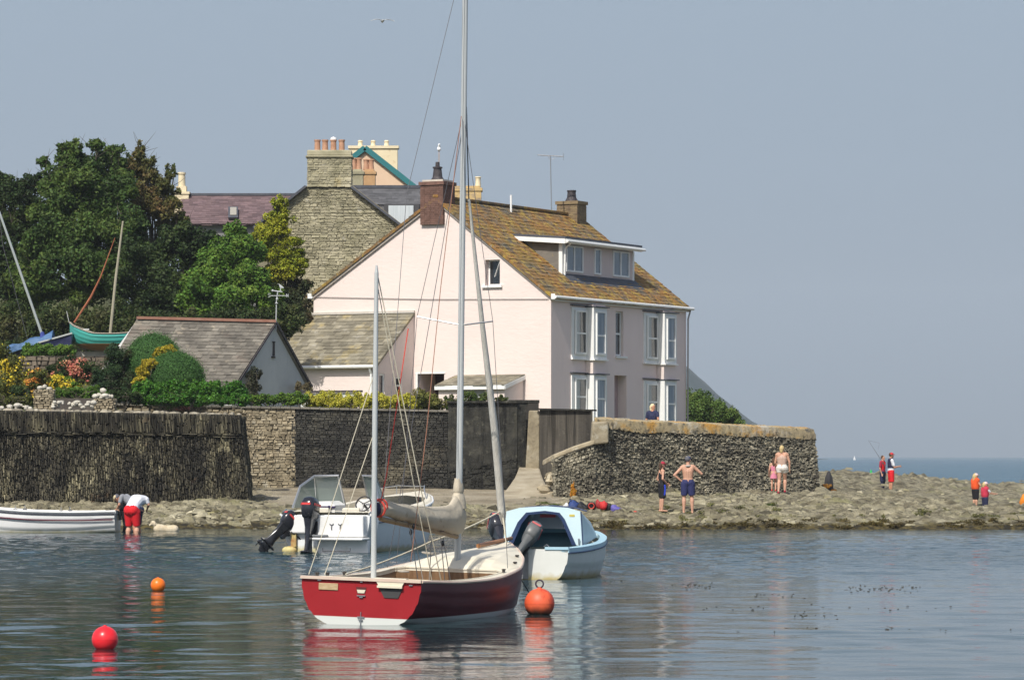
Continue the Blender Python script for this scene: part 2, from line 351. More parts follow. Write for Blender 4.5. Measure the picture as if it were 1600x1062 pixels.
# ---------------------------------------------------------------- shore terrain
ROWY = [60, 90, 103, 107.6, 109.5, 111, 113, 116, 120, 126, 130, 145, 165, 190, 230]
COLS = {-600: [-3, -1.2, -.5, -.12, .02, .35, .8, .9, .95, 1, 1, 1, 1, 1, 1],
        380: [-3, -1.2, -.5, -.12, .03, .35, .72, .82, .95, 1.15, 1.2, 1.2, 1.2, 1, 1],
        470: [-3, -1.2, -.5, -.1, .12, .35, .6, .78, .95, 1.2, 1.2, 1.2, 1.2, 1, 1],
        760: [-3, -1.2, -.5, -.08, .15, .36, .6, .8, .93, 1.1, 1.2, 1.2, 1.2, 1, 1],
        870: [-3, -1.2, -.45, -.02, .2, .45, .65, .86, .95, 1.1, 1.2, 1.2, 1.2, 1, 1],
        1040: [-3, -1.2, -.4, .0, .26, .42, .58, .82, .93, 1, 1.1, 1.1, 1.1, 1, 1],
        1230: [-3, -1.2, -.4, .02, .28, .42, .6, .78, .9, 1.0, 1.1, 1.2, 1.3, .5, -3],
        1290: [-3, -1.2, -.4, .02, .26, .4, .55, .72, .92, 1.05, 1.1, 1.2, 1.48, -.8, -3],
        1380: [-3, -1.2, -.4, .02, .26, .36, .45, .56, .72, .74, .75, .76, 1.4, -1.2, -3],
        1540: [-3, -1.2, -.4, .02, .24, .3, .34, .4, .46, .34, .28, .55, .95, -1.5, -3],
        2200: [-3, -1.2, -.4, .02, .24, .3, .34, .4, .44, .4, .4, .5, .6, -2, -3]}
CX = sorted(COLS); CZ = np.array([COLS[c] for c in CX], float)
def base_z(x, y):
    px = 800+x/y*F; col = [np.interp(y, ROWY, CZ[i]) for i in range(len(CX))]; return float(np.interp(px, CX, col))
def sandy(x, y):
    px = 800+x/y*F
    a = min(1, max(0, (px-385)/60))*min(1, max(0, (900-px)/40)); z = base_z(x, y)
    return a*min(1, max(0, (z-.52)/.2))
def fr(x, y, z, o): return mnoise.fractal(Vector((x, y, z)), 1.0, 2.0, o)
def ground_z(x, y):
    z = base_z(x, y); s = sandy(x, y); k = (1-.85*s)
    h = fr(x*.33, y*.5, 1, 3)*.16+(abs(fr(x*.8+y*.25, y*2.0, 5, 4))-.2)*.20+(abs(fr(x*2.2, y*3.6, 9, 4))-.22)*.20*(.4+.6*min(1, max(0, fr(x*.4, y*.4, 3, 2)+.5)))
    shore = min(1, max(.15, (z+.3)/.6)); far = 1.0 if y < 150 else 1.25
    return z+h*k*shore*far
pxs = np.concatenate([np.arange(-600, -20, 20), np.arange(-20, 1640, 3.2), np.arange(1640, 2200, 20)])
ys = np.concatenate([[60, 90], np.arange(101, 106, .5), np.arange(106, 121, .11), np.arange(121, 135, .3), np.arange(135, 175, .6), [178, 184, 190, 200, 230]])
tv = []
for y in ys:
    for p in pxs:
        x = (p-800)/F*y; tv.append((x, y, ground_z(x, y)))
nx = len(pxs); tf = [(j*nx+i, j*nx+i+1, (j+1)*nx+i+1, (j+1)*nx+i) for j in range(len(ys)-1) for i in range(nx-1)]
tm = MB(); tm.add(tv, tf)
def terrain_mat():
    m = M('shore_rock', [(.055, .047, .028), (.16, .14, .088), (.29, .26, .17), (.42, .38, .26)], scale=1.6, rough=.9, bump=.12, bscale=9, st=(1, 1.6, 1.6), detail=8,
          lay=[((.05, .042, .032), 2.6, .60, .68, (1, 2, 1), .8), ((.24, .235, .09), .5, .56, .66, (1, 1.5, 1), .5), ((.48, .44, .36), 3.1, .62, .7, (1, 2, 1), .6)])
    n = m.node_tree.nodes; L = m.node_tree.links; b = n['Principled BSDF']; src = b.inputs['Base Color'].links[0].from_socket
    g = n.new('ShaderNodeNewGeometry'); sx = n.new('ShaderNodeSeparateXYZ'); L.new(g.outputs['Position'], sx.inputs[0])
    t = n.new('ShaderNodeTexNoise'); t.inputs['Scale'].default_value = 1.3; t.inputs['Detail'].default_value = 6; L.new(g.outputs['Position'], t.inputs[0])
    # dark weed and wet stone up to the tide line
    ad = n.new('ShaderNodeMath'); ad.operation = 'MULTIPLY_ADD'; ad.inputs[1].default_value = .34; L.new(t.outputs['Fac'], ad.inputs[0]); L.new(sx.outputs['Z'], ad.inputs[2])
    r = n.new('ShaderNodeMapRange'); r.inputs[1].default_value = .28; r.inputs[2].default_value = .42; r.inputs[3].default_value = 1; r.inputs[4].default_value = 0
    L.new(ad.outputs[0], r.inputs[0]); t2 = n.new('ShaderNodeTexNoise'); t2.inputs['Scale'].default_value = 5; L.new(g.outputs['Position'], t2.inputs[0])
    cr = n.new('ShaderNodeValToRGB'); cr.color_ramp.elements[0].position = .42; cr.color_ramp.elements[0].color = (.022, .018, .008, 1)
    cr.color_ramp.elements[1].position = .62; cr.color_ramp.elements[1].color = (.11, .085, .025, 1); L.new(t2.outputs['Fac'], cr.inputs[0])
    mx = n.new('ShaderNodeMix'); mx.data_type = 'RGBA'; L.new(r.outputs[0], mx.inputs[0])
    # pale dry sand in the attribute-marked bay
    at = n.new('ShaderNodeAttribute'); at.attribute_name = 'sand'; ms = n.new('ShaderNodeMix'); ms.data_type = 'RGBA'
    t3 = n.new('ShaderNodeTexNoise'); t3.inputs['Scale'].default_value = .8; t3.inputs['Detail'].default_value = 7; L.new(g.outputs['Position'], t3.inputs[0])
    sr = n.new('ShaderNodeValToRGB'); sr.color_ramp.elements[0].position = .35; sr.color_ramp.elements[0].color = (.25, .21, .14, 1)
    sr.color_ramp.elements[1].position = .6; sr.color_ramp.elements[1].color = (.40, .345, .25, 1); L.new(t3.outputs['Fac'], sr.inputs[0])
    L.new(at.outputs['Fac'], ms.inputs[0]); L.new(src, ms.inputs[6]); L.new(sr.outputs[0], ms.inputs[7])
    L.new(ms.outputs[2], mx.inputs[6]); L.new(cr.outputs[0], mx.inputs[7]); L.new(mx.outputs[2], b.inputs['Base Color']); return m
shore = struct('shore_ground', tm, terrain_mat(), smooth='all')
at = shore.data.attributes.new('sand', 'FLOAT', 'POINT'); at.data.foreach_set('value', [sandy(v[0], v[1]) for v in tv])
# ---------------------------------------------------------------- raised land behind the walls
soil = M('garden_soil', [(.05, .06, .02), (.09, .10, .03), (.13, .115, .06)], scale=1.2, rough=.95, bump=.05, bscale=8)
def land_z(x, y):
    px = 800+x/y*F
    zl = np.interp(y, [112, 114, 122, 129.8, 131, 140, 150, 170, 220], [3.45, 3.5, 4.2, 4.7, 5.4, 5.6, 6.2, 9.5, 13])
    zm = np.interp(y, [112, 124, 135, 150, 170, 220], [3.3, 3.35, 3.4, 4.2, 7.5, 11])
    zr = np.interp(y, [112, 150, 165, 190, 220], [3.2, 3.3, 3.3, 3, 2])
    a = min(1, max(0, (px-160)/60)); b = min(1, max(0, (px-480)/120)); return (zl*(1-a)+zm*a)*(1-b)+zr*b
def front_y(px): return np.interp(px, [-700, 176, 178, 925, 930, 1276, 1400], [114.5, 114.5, 125.2, 125.2, 118.6, 125.0, 125.0])
gm = MB(); cols = [-700, -400, -200, -100]+list(range(-50, 1281, 15)); rows = 60; vs = []
for c in cols:
    y0 = front_y(c)
    for r in range(rows):
        y = y0+(235-y0)*(r/(rows-1))**1.6; x = (c-800)/F*y
        if x > 10.2: x = 10.2
        vs.append((x, y, land_z(x, y)+(.1*fr(x*.6, y*.6, 2, 3) if r > 1 else 0)))
gm.add(vs, [(i*rows+j, (i+1)*rows+j, (i+1)*rows+j+1, i*rows+j+1) for i in range(len(cols)-1) for j in range(rows-1)])
e0 = len(cols)-1
gm.poly([(10.2, 125.3, 3.2), (10.2, 125.3, -.5), (10.2, 235, -.5), (10.2, 235, 2)])
struct('garden_ground', gm, soil, smooth='all')
# ---------------------------------------------------------------- far headland
hm = MB(); hp = [(700, 640), (900, 600), (1000, 560), (1074, 581), (1105, 606), (1140, 633), (1175, 658), (1215, 680), (1260, 704), (1290, 713)]
vs = []; n2 = 14; NC = 90
for i in range(NC):
    px = 700+(1295-700)*i/(NC-1); h = (712-np.interp(px, [q[0] for q in hp], [q[1] for q in hp]))/F*1900*1.2
    for j in range(n2):
        t = j/(n2-1); yy = 1700+t*500; xx = (px-800)/F*yy
        z = h*math.sin(math.pi*min(1, t/.78)*.5)**.8 if t <= .78 else h*(1-(t-.78)/.22)
        vs.append((xx, yy, max(-4, z*(1+.10*fr(xx*.02, yy*.012, 0, 4)*(0 if .7 < t < .85 else 1))+2.25*t-2+1.5*fr(xx*.03, yy*.03, 4, 3))))
hm.add(vs, [(i*n2+j, (i+1)*n2+j, (i+1)*n2+j+1, i*n2+j+1) for i in range(NC-1) for j in range(n2-1)])
struct('headland_hill', hm, M('headland', [(.02, .038, .035), (.03, .052, .045), (.05, .065, .055)], scale=.02, rough=.9), smooth='all')
# ---------------------------------------------------------------- haze
hz = MB(); hz.box((0, 2950, 149), (12400, 6800, 312))
hmt = bpy.data.materials.new('sea_haze'); hmt.use_nodes = True; hn = hmt.node_tree.nodes; hn.remove(hn['Principled BSDF'])
pv = hn.new('ShaderNodeVolumePrincipled'); pv.inputs['Color'].default_value = (.80, .88, .96, 1); pv.inputs['Density'].default_value = .00016
hmt.node_tree.links.new(pv.outputs[0], hn['Material Output'].inputs['Volume'])
hz_o = part('haze', hz, hmt); hz_o['kind'] = 'stuff'
# ---------------------------------------------------------------- quay walls
slate_stone = M('slate_stone', [(.022, .02, .015), (.045, .04, .028), (.095, .085, .055), (.25, .225, .14)], scale=2.2, isl=.75, rough=.9, bump=.02, bscale=14, st=(1, 1, .35), detail=7,
                lay=[((.30, .27, .17), 1.7, .60, .74, (1, 1, .4), .6), ((.16, .075, .03), 1.1, .64, .72, (1, 1, 1), .7), ((.015, .014, .012), .7, .52, .66, (1, 1, 1), .75)])
rubble = M('dark_rubble', [(.075, .068, .055), (.15, .135, .10), (.25, .23, .17), (.42, .375, .275)], scale=2.4, isl=.42, rough=.92, bump=.02, bscale=12, detail=7,
           lay=[((.36, .33, .25), 3.3, .62, .72, (1, 1, 1), .5), ((.2, .10, .04), .9, .64, .74, (1, 1, 1), .5)])
pale_mortar = M('pale_joint', [(.15, .125, .085), (.22, .185, .13)], scale=4, rough=.95, bump=.02)
mortar = M('dark_mortar', [(.03, .028, .024), (.07, .065, .05)], scale=3, rough=.95, bump=.02)  # dark mortar core behind the stonework
lichen_cap = M('lichen_coping', [(.28, .23, .15), (.40, .32, .18), (.46, .30, .10)], scale=1.6, rough=.9, bump=.03, bscale=7, detail=7,
               lay=[((.48, .24, .04), 1.6, .48, .62, (1, 1, 1), .75), ((.46, .43, .36), 1.1, .55, .64, (1, 1, 1), .8), ((.10, .085, .06), 3.5, .56, .64, (1, 1, 1), .85), ((.13, .12, .095), 1.9, .6, .68)])
render_dark = M('weathered_render', [(.02, .02, .018), (.038, .037, .032), (.07, .067, .055)], scale=2.2, rough=.95, spec=.15, bump=.05, bscale=7, detail=9, st=(1, 1, .8),
                lay=[((.012, .012, .012), 1.6, .52, .62, (2.5, 2.5, .25), .8), ((.13, .125, .095), 5.0, .58, .68, (1, 1, 1), .6), ((.10, .095, .07), .8, .55, .66, (1, 1, .5), .5)])
# left quay wall of upright slates, battered face
A0, A1 = P(-260, 783, 112.3), P(391, 780, 113.6); A0.z = .4; A1.z = .4
T0, T1 = P(-260, 637, 112.9), P(376, 649, 114.2)
M0, M1 = A0.lerp(T0, .80), A1.lerp(T1, .80)
q = thing('quay_wall', 'long battered quay wall of dark slates set on edge, behind the white rowing boat', 'wall', A0.lerp(A1, .5))
b = MB(); dd = V(0, .35, 0); tw = V(0, 1.6, 0)
b.hexa([A0+dd*.25, A1+dd*.25, A1+tw, A0+tw+V(0, .6, 0), T0+dd*.25, T1+dd*.25, T1+tw, T0+tw+V(0, .6, 0)]); part('core', b, mortar, q, True)
b = MB(); stones(b, A0, A1, M1, M0, (0, -1, 0), (.018, .06), (.06, .27), (.0, .12), 3, vertical=True, gap=.006)
stones(b, M0+V(0, -.02, .0), M1+V(0, -.02, 0), T1+V(0, -.06, .02), T0+V(0, -.06, .02), (0, -1, 0), (.02, .045), (.5, .7), (.04, .085), 4, vertical=True, gap=.007)
stones(b, A1+V(-.02, 0, 0), A1+V(.0, 1.5, 0), T1+V(0, 1.5, 0), T1+V(-.02, 0, 0), (1, 0, 0), (.03, .08), (.2, .5), (.01, .06), 5, vertical=True)
part('stonework', b, slate_stone, q, True)
b = MB(); stones(b, M0+V(0, -.02, -.09), M1+V(0, -.02, -.09), M1+V(0, -.02, .03), M0+V(0, -.02, .03), (0, -1, 0), (.2, .6), (.03, .05), (.08, .15), 8); part('ledge_course', b, slate_stone, q, True)
b = MB(); rd = random.Random(5)
for i in range(70):
    t = i/70; c = T0.lerp(T1, t)+V(rd.uniform(-.1, .1), .35+rd.uniform(-.2, .3), .03)
    b.ball(c, (rd.uniform(.08, .2), rd.uniform(.08, .2), rd.uniform(.04, .09)), 6)
part('top_stones', b, M('dry_top_stone', [(.2, .17, .12), (.35, .32, .25)], scale=4, isl=.4, rough=.95), q, True)
# garden wall: pale stretch then dark stretch, coping all along, taller rendered end
g0, g1, g2, g3 = P(178, 630, 124.5), P(462, 634, 124.5), P(700, 641, 124.5), P(808, 630, 124.5)
zb = 1.0
gw = thing('garden_wall', 'old garden wall, pale stone at its left and black stained stone at its right', 'wall', V(g1.x, 124.5, zb))
pale = M('pale_rubble', [(.20, .165, .11), (.32, .27, .18), (.42, .37, .27)], scale=1.4, isl=.3, rough=.95, bump=.04, bscale=6, detail=7, lay=[((.48, .45, .36), 2.5, .58, .7), ((.1, .085, .06), 2.0, .62, .7, (1, 1, 2), .7)])
def wallbox(b, a, c, z0, th, dz=0): b.hexa([V(a.x, a.y, z0), V(c.x, c.y, z0), V(c.x, c.y+th, z0), V(a.x, a.y+th, z0), V(a.x, a.y, a.z+dz), V(c.x, c.y, c.z+dz), V(c.x, c.y+th, c.z+dz), V(a.x, a.y+th, a.z+dz)])
b = MB(); wallbox(b, g0+V(0, .05, -.06), g2+V(0, .05, -.06), .4, .5); part('core', b, M('dark_joint', [(.035, .033, .03), (.06, .056, .048)], scale=3, rough=.95), gw, True)
b = MB(); b.box(((g0.x+P(462, 0, 124.5).x)/2, 124.62, 2.4), (P(462, 0, 124.5).x-g0.x, .2, 2.9)); part('pale_core', b, pale_mortar, gw, True)
b = MB(); gp = P(462, 634, 124.5)
stones(b, V(g0.x, 124.5, .8), V(gp.x, 124.5, .9), gp-V(0, 0, .06), g0-V(0, 0, .06), (0, -1, 0), (.06, .3), (.04, .13), (-.01, .06), 11, gap=.006); part('pale_stonework', b, pale, gw, True)
b = MB(); rs = M('blackened_rubble', [(.02, .02, .018), (.042, .04, .034), (.08, .076, .06)], scale=1.0, isl=.4, rough=.92, bump=.015, bscale=9, detail=8, lay=[((.24, .22, .16), 2.2, .60, .72, (1, 1, 1), .6), ((.19, .165, .11), .45, .56, .66, (1, 1, 1), .5)])
stones(b, V(gp.x-.15, 124.5, .9), V(g2.x, 124.5, .9), g2-V(0, 0, .06), gp-V(.15, 0, .06), (0, -1, 0), (.06, .26), (.035, .10), (-.01, .035), 12, gap=.005); part('dark_stonework', b, rs, gw, True)
b = MB(); wallbox(b, g0+V(0, -.08, -.055), g2+V(0, -.08, -.055), 0, .7, .055)
b = MB()
rd = random.Random(3); n = 34
for i in range(n):
    a, c = g0.lerp(g2, i/n), g0.lerp(g2, (i+1)/n-.0015); z = rd.uniform(-.008, .008)
    b.hexa([a+V(0, -.09, -.06+z), c+V(0, -.09, -.06+z), c+V(0, .6, -.06), a+V(0, .6, -.06), a+V(0, -.09, .01+z), c+V(0, -.09, .01+z), c+V(0, .6, .01), a+V(0, .6, .01)])
part('coping', b, M('coping_slate', [(.13, .12, .10), (.22, .205, .17)], scale=2, rough=.9, bump=.02, isl=.2), gw, True)
b = MB(); wallbox(b, V(g2.x, 124.42, g3.z+.02), V(g3.x, 124.42, g3.z+.02), .4, .6); stones(b, V(g2.x+.01, 124.40, .9), V(g3.x-.01, 124.40, .9), V(g3.x-.01, 124.40, 2.2), V(g2.x+.01, 124.40, 1.7), (0, -1, 0), (.05, .2), (.03, .09), (-.01, .03), 14, gap=.004, skip=.25); part('rendered_panel', b, render_dark, gw, True)
b = MB(); b.box(((g2.x+g3.x)/2, 124.7, g3.z+.05), (g3.x-g2.x+.06, .8, .07)); part('rendered_panel_cap', b, render_dark, gw, True)
# gateway: dark pier, recess with shed roof edge, pale pillar
gt = thing('gateway', 'dark garden gateway between two piers at the top of the sandy path', 'gateway', P(820, 725, 125))
b = MB(); a, c = P(810, 632, 124.9), P(822, 632, 124.9); wallbox(b, V(a.x-.06, 124.45, a.z+.02), V(c.x, 124.6, c.z), .9, 1.6); part('dark_pier', b, render_dark, gt, True)
b = MB(); b.box((a.x+.2, 125.6, a.z+.12), (1.1, 1.2, .1)); b.box((a.x+.05, 125.3, a.z+.02), (.6, .5, .12)); part('pier_cap', b, render_dark, gt, True)
b = MB(); a, c = P(822, 640, 126.2), P(842, 640, 126.2); b.box(((a.x+c.x)/2, 126.8, 2.9), (c.x-a.x, .08, 2.6))
part('door', b, M('dark_door', [(.03, .028, .025), (.06, .05, .04)], scale=3, rough=.8), gt, True)
b = MB(); a, c = P(824, 641, 124.4), P(843, 641, 124.4); b.hexa([V(a.x-.12, 124.4, .8), V(c.x, 124.4, .8), V(c.x, 125.0, .8), V(a.x-.12, 125, .8), V(a.x+.05, 124.4, a.z), V(c.x, 124.4, a.z), V(c.x, 125, a.z), V(a.x+.05, 125, a.z)])
part('pale_pillar', b, pale, gt, True, bevel=.04)
# rendered boundary wall right of the gate
a, c = P(843, 640, 124.3), P(926, 642, 123.2)
rw = thing('rendered_wall', 'streaked grey rendered wall panel between the gateway pillar and the rubble sea wall', 'wall', V(a.x, 124.3, 1.5))
b = MB(); wallbox(b, a+V(.004, .1, 0), c, .8, .35); part('panel', b, M('streaked_render', [(.035, .032, .028), (.08, .072, .06), (.14, .125, .10)], scale=1.0, st=(2.6, 2.6, .14), rough=.95, spec=.15, bump=.02, bscale=8, bst=(1, 1, 1), detail=8, lay=[((.19, .175, .14), 4, .60, .7, (1, 1, .6), .6), ((.02, .018, .016), .9, .54, .62, (3, 3, .12), .8)]), rw, True)
b = MB(); b.bar(a+V(0, .2, .03), c+V(.02, .15, .03), .5, .06); part('coping', b, render_dark, rw, True)
# rubble sea wall to the right
s0, s1 = P(928, 652, 117.4), P(1272, 668, 124.2); f0, f1 = V(s0.x, s0.y-.12, .55), P(1284, 765, 123.6); f1.z = .6
sw = thing('sea_wall', 'rough rubble sea wall topped with orange lichen, below the pink house', 'wall', V(s0.x, 117.5, .9))
ov = V(f1.y-f0.y, -(f1.x-f0.x), 0).normalized(); bk = -ov
c0, c1 = s0-V(0, 0, .30), s1-V(0, 0, .30)
b = MB(); b.hexa([f0+bk*.06+V(.1,0,0), f1+bk*.06, f1+bk*1.1, f0+V(.25, 1.1, 0), c0+bk*.06+V(.1,0,0), c1+bk*.06, c1+bk*1.0, c0+V(.25, 1.1, 0)]); part('core', b, mortar, sw, True)
b = MB(); stones(b, f0, f1, c1, c0, ov, (.03, .12), (.025, .085), (-.01, .085), 21, gap=.004, skip=.04)
stones(b, f1, f1+bk*1.1, c1+bk*.95, c1, (1, 0, 0), (.06, .2), (.05, .12), (.0, .07), 22)
part('stonework', b, rubble, sw, True)
b = MB(); rd = random.Random(9); n = 150
ring = []
for i in range(n+1):
    t = i/n; p = c0.lerp(c1, t); bk = V(.1, 1, 0).lerp(-ov, min(1, t*7)); j = lambda k: rd.uniform(-k, k); e = .0 if i < n else .12
    nz_ = mnoise.noise(V(t*7, 0, 0))*.09; ring.append([p+ov*(.09+j(.02))+V(0, 0, -.10+nz_+j(.025)), p+ov*(.09+j(.02))+V(0, 0, .04+j(.015)), p+ov*(.04+j(.015))+V(0, 0, .24-e+nz_*.3+j(.015)), p+bk*.35+V(0, 0, .32-e+nz_*.3+j(.012)), p+bk*.9+V(0, 0, .28-e+j(.03)), p+bk*1.0+V(0, 0, -.1)])
b.loft(ring); part('lichen_capping', b, lichen_cap, sw, True, smooth=True, fixn=True)
# lower wing of the sea wall that carries the ramp parapet
p0, p1 = P(866, 712, 117.2), P(929, 690, 117.35); r0 = P(868, 770, 117.0); r0.z = .5
b = MB(); b.hexa([V(r0.x, 117.25, .5), V(p1.x, 117.5, .5), V(p1.x, 118.4, .5), V(r0.x, 118.2, .5), p0+V(0, .2, -.1), p1+V(0, .2, -.1), p1+V(0, 1, -.1), p0+V(0, 1, -.1)])
part('wing_core', b, mortar, sw, True)
b = MB(); stones(b, V(r0.x, 117.15, .5), V(p1.x, 117.35, .5), p1-V(0, 0, .1), p0-V(0, 0, .1), (0, -1, 0), (.03, .13), (.03, .09), (-.01, .08), 23, gap=.004)
stones(b, V(r0.x, 118.4, .5), V(r0.x, 117.1, .5), p0-V(0, 0, .1), p0+V(0, 1.2, -.1), (-1, 0, 0), (.06, .22), (.05, .13), (.0, .09), 24); part('wing_stonework', b, rubble, sw, True)
b = MB(); pe = P(848, 722, 119.6); b.loft([[q+V(0, -.16, -.1), q+V(0, -.16, .04), q+V(0, .9, .06), q+V(0, .9, -.1)] for q in (pe, p0+V(-.0, .25, 0), p0.lerp(p1, .5)+V(0, .05, .04), p1+V(0, .0, .02))])
part('wing_capping', b, pale, sw, True, bevel=.03)
b = MB(); k0, k1 = P(923, 652, 117.3), P(951, 652, 117.3); b.hexa([V(k0.x, 117.2, 2.62), V(k1.x, 117.26, 2.68), V(k1.x, 118.6, 2.68), V(k0.x, 118.6, 2.62), V(k0.x+.06, 117.22, k0.z-.16), V(k1.x, 117.28, k0.z-.12), V(k1.x, 118.6, k0.z-.1), V(k0.x+.06, 118.6, k0.z-.1)])
part('end_pier', b, pale, sw, True, bevel=.06)
# dark boulders / weed pile standing against the wing
# sandy path up to the gate
pm = MB(); L0 = [P(742, 0, 114.5), P(778, 0, 117.5), P(800, 0, 121), P(812, 0, 125.5)]; R0 = [P(880, 0, 114.5), P(868, 0, 117.2), P(852, 0, 120.5), P(842, 0, 126.5)]; zz = [.62, .93, 1.45, 1.98]
L1, R1 = [], []
N = 16; rings = []
for i in range(N+1):
    t = i/N*3; k = min(2, int(t)); u = t-k; l = L0[k].lerp(L0[k+1], u); r = R0[k].lerp(R0[k+1], u); z = zz[k]*(1-u)+zz[k+1]*u; row = []
    for j in range(15):
        q = l.lerp(r, j/14); q.z = z+.03*fr(q.x*1.5, q.y*1.5, 7, 3)-(.18 if j in (0, 14) else 0); row.append(q)
    rings.append(row)
pm.loft(rings, False, False, closed=False)
struct('path', pm, M('path_sand', [(.22, .185, .125), (.35, .30, .21), (.44, .39, .29)], scale=1.4, rough=.95, bump=.03, bscale=9, detail=7), smooth='all')
sp = MB(); rd = random.Random(4)
for i in range(70):
    t = rd.random(); px = 846+rd.uniform(0, 24); y = 117.6+t*1.8; x = (px-800)/F*y
    sp.ball((x, y, .7+rd.uniform(0, 1)*(.9 if px > 856 else .5)), (rd.uniform(.1, .25), rd.uniform(.1, .22), rd.uniform(.08, .18)), 7)
single('stone_bank', sp, pale, 'sloping bank of tumbled pale stones between the sandy path and the sea wall', 'stone bank', (1.1, 118.5, .9), smooth=True)

# loose stones over the foreshore: far too many to count
def loose(n, seed):
    rg = random.Random(seed); mb = MB()
    for i in range(n):
        px = rg.uniform(-60, 1660); y = 108.2+12*rg.random()**1.2 if px < 1290 or rg.random() < .55 else rg.uniform(118, 166)
        if px < 390: y = rg.uniform(109.6, 112.6)
        x = (px-800)/F*y; s_ = sandy(x, y)
        if s_ > .5 and rg.random() < .9: continue
        if px < 900 and y > 116.5: continue
        r = rg.choice((.025, .03, .04, .05, .06, .08, .12))*rg.uniform(.7, 1.2); z = ground_z(x, y); rx, ry, rz = r*rg.uniform(.9, 2.2), r*rg.uniform(.6, 1.2), r*rg.uniform(.3, .8); a = rg.uniform(-.5, .5); tl = rg.uniform(-.3, .3)
        c = []
        for sx, sy, sz in ((-1,-1,-1),(1,-1,-1),(1,1,-1),(-1,1,-1),(-.6,-.6,1),(.6,-.6,1),(.6,.6,1),(-.6,.6,1)):
            q = V(sx*rx*rg.uniform(.65, 1.1), sy*ry*rg.uniform(.65, 1.1), sz*rz*rg.uniform(.6, 1.1)+sx*tl*r); c.append((x+q.x*math.cos(a)-q.y*math.sin(a), y+q.x*math.sin(a)+q.y*math.cos(a), z+q.z))
        mb.hexa(c)
    return mb
o = part('loose_stones', loose(5500, 8), M('loose_stone', [(.08, .068, .042), (.21, .19, .125), (.36, .33, .235)], scale=.9, isl=.5, rough=.92, bump=.03, bscale=9, detail=7, lay=[((.22, .2, .08), .6, .56, .66, (1, 1, 1), .5)])); o['kind'] = 'stuff'; o['label'] = 'loose stones and broken rock scattered over the foreshore'
# ---------------------------------------------------------------- pink house
N0 = V(1.553, 140, 0); D = V(.466, .885, 0).normalized(); G = V(-.885, .466, 0).normalized()
def H(u, w, z): return V(N0.x+D.x*u+G.x*w, N0.y+D.y*u+G.y*w, z)
def hb(mb, u0, u1, w0, w1, z0, z1, mi=0): return mb.hexa([H(u0,w0,z0), H(u1,w0,z0), H(u1,w1,z0), H(u0,w1,z0), H(u0,w0,z1), H(u1,w0,z1), H(u1,w1,z1), H(u0,w1,z1)], mi)
def gw_at(px, u=0): # w on gable-parallel plane at offset u
    k = (px-800)/F; return (N0.x+D.x*u-k*(N0.y+D.y*u))/(k*G.y-G.x)
def fu_at(px, w=0): # u on facade-parallel plane at offset w
    k = (px-800)/F; return (N0.x+G.x*w-k*(N0.y+G.y*w))/(k*D.y-D.x)
def z_at(py, p): return CH+(HY-py)/F*p.y
GZ = 3.3; EZ = 8.72; EZ2 = 8.95; AW = 5.18; AZ = 12.71; HW = 11.0; HL = 12.72
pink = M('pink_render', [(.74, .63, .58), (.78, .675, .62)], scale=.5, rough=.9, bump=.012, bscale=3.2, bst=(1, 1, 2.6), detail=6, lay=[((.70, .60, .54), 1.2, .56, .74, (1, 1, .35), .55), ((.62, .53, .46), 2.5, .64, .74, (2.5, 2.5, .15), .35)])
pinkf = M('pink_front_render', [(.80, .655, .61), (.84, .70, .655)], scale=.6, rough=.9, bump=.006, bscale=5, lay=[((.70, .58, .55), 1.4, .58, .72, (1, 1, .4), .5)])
white = M('white_paint', [(.78, .78, .75), (.84, .84, .82)], scale=3, rough=.5, lay=[((.6, .58, .52), 3, .62, .75, (1, 1, .5), .5)])
darkglass = M('window_glass', (.02, .025, .03), rough=.06, spec=.9)
skyglass = M('sky_tinted_pane', [(.11, .15, .19), (.17, .22, .27)], scale=1.2, rough=.12, spec=.8)  # sky reflection painted into the pane colour
curtain = M('curtain', [(.45, .45, .42), (.62, .62, .6)], scale=9, st=(3, 3, .1), rough=.9)
blind = M('sky_tinted_blind', [(.16, .20, .26), (.22, .27, .33), (.42, .46, .5)], scale=3.5, st=(3.5, 3.5, .12), rough=.35, detail=1)  # striped blind, its blue is the sky's reflection painted in
lead = M('lead_flashing', [(.05, .055, .07), (.09, .095, .11)], scale=3, rough=.6)
brick = M('brown_brick', [(.11, .06, .045), (.19, .105, .08)], scale=5, rough=.9, bump=.01, isl=.15)
lichroof = M('lichen_roof', [(.085, .075, .06), (.15, .135, .10)], scale=3, isl=.12, rough=.92, bump=.05, bscale=9, detail=7,
             lay=[((.30, .145, .03), .9, .36, .56, (1, 1, 1), .85), ((.22, .17, .045), .6, .52, .64, (1, 1, 1), .5), ((.40, .28, .05), 2.9, .52, .62, (1, 1, 1), .85), ((.12, .115, .09), 1.3, .58, .66, (1, 1, 1), .7), ((.28, .27, .22), 4.7, .60, .68, (1, 1, 1), .7), ((.09, .06, .025), 3.1, .56, .66, (1, 1, 1), .8)])
greyroof = M('grey_slate_roof', [(.13, .115, .08), (.20, .18, .13), (.27, .245, .185)], scale=1.5, isl=.28, rough=.9, bump=.01, bscale=12, detail=7,
             lay=[((.36, .28, .11), 1.0, .55, .66, (1, 1, 1), .6), ((.36, .35, .31), 3, .6, .7, (1, 1, 1), .6)])
potmat = M('terracotta', [(.38, .20, .12), (.52, .30, .19)], scale=5, rough=.85)
darkpot = M('black_pot', [(.03, .025, .03), (.07, .06, .06)], scale=6, rough=.6)
house = thing('house', 'pink rendered house with orange lichened slate roof, long white dormer and bay windows', 'house', H(0, 0, GZ))
b = MB(); b.prism([H(0,0,GZ-.6), H(0,HW,GZ-.6), H(0,HW,EZ2-.12), H(0,AW,AZ-.12), H(0,0,EZ-.12)], D*HL)
c = MB()
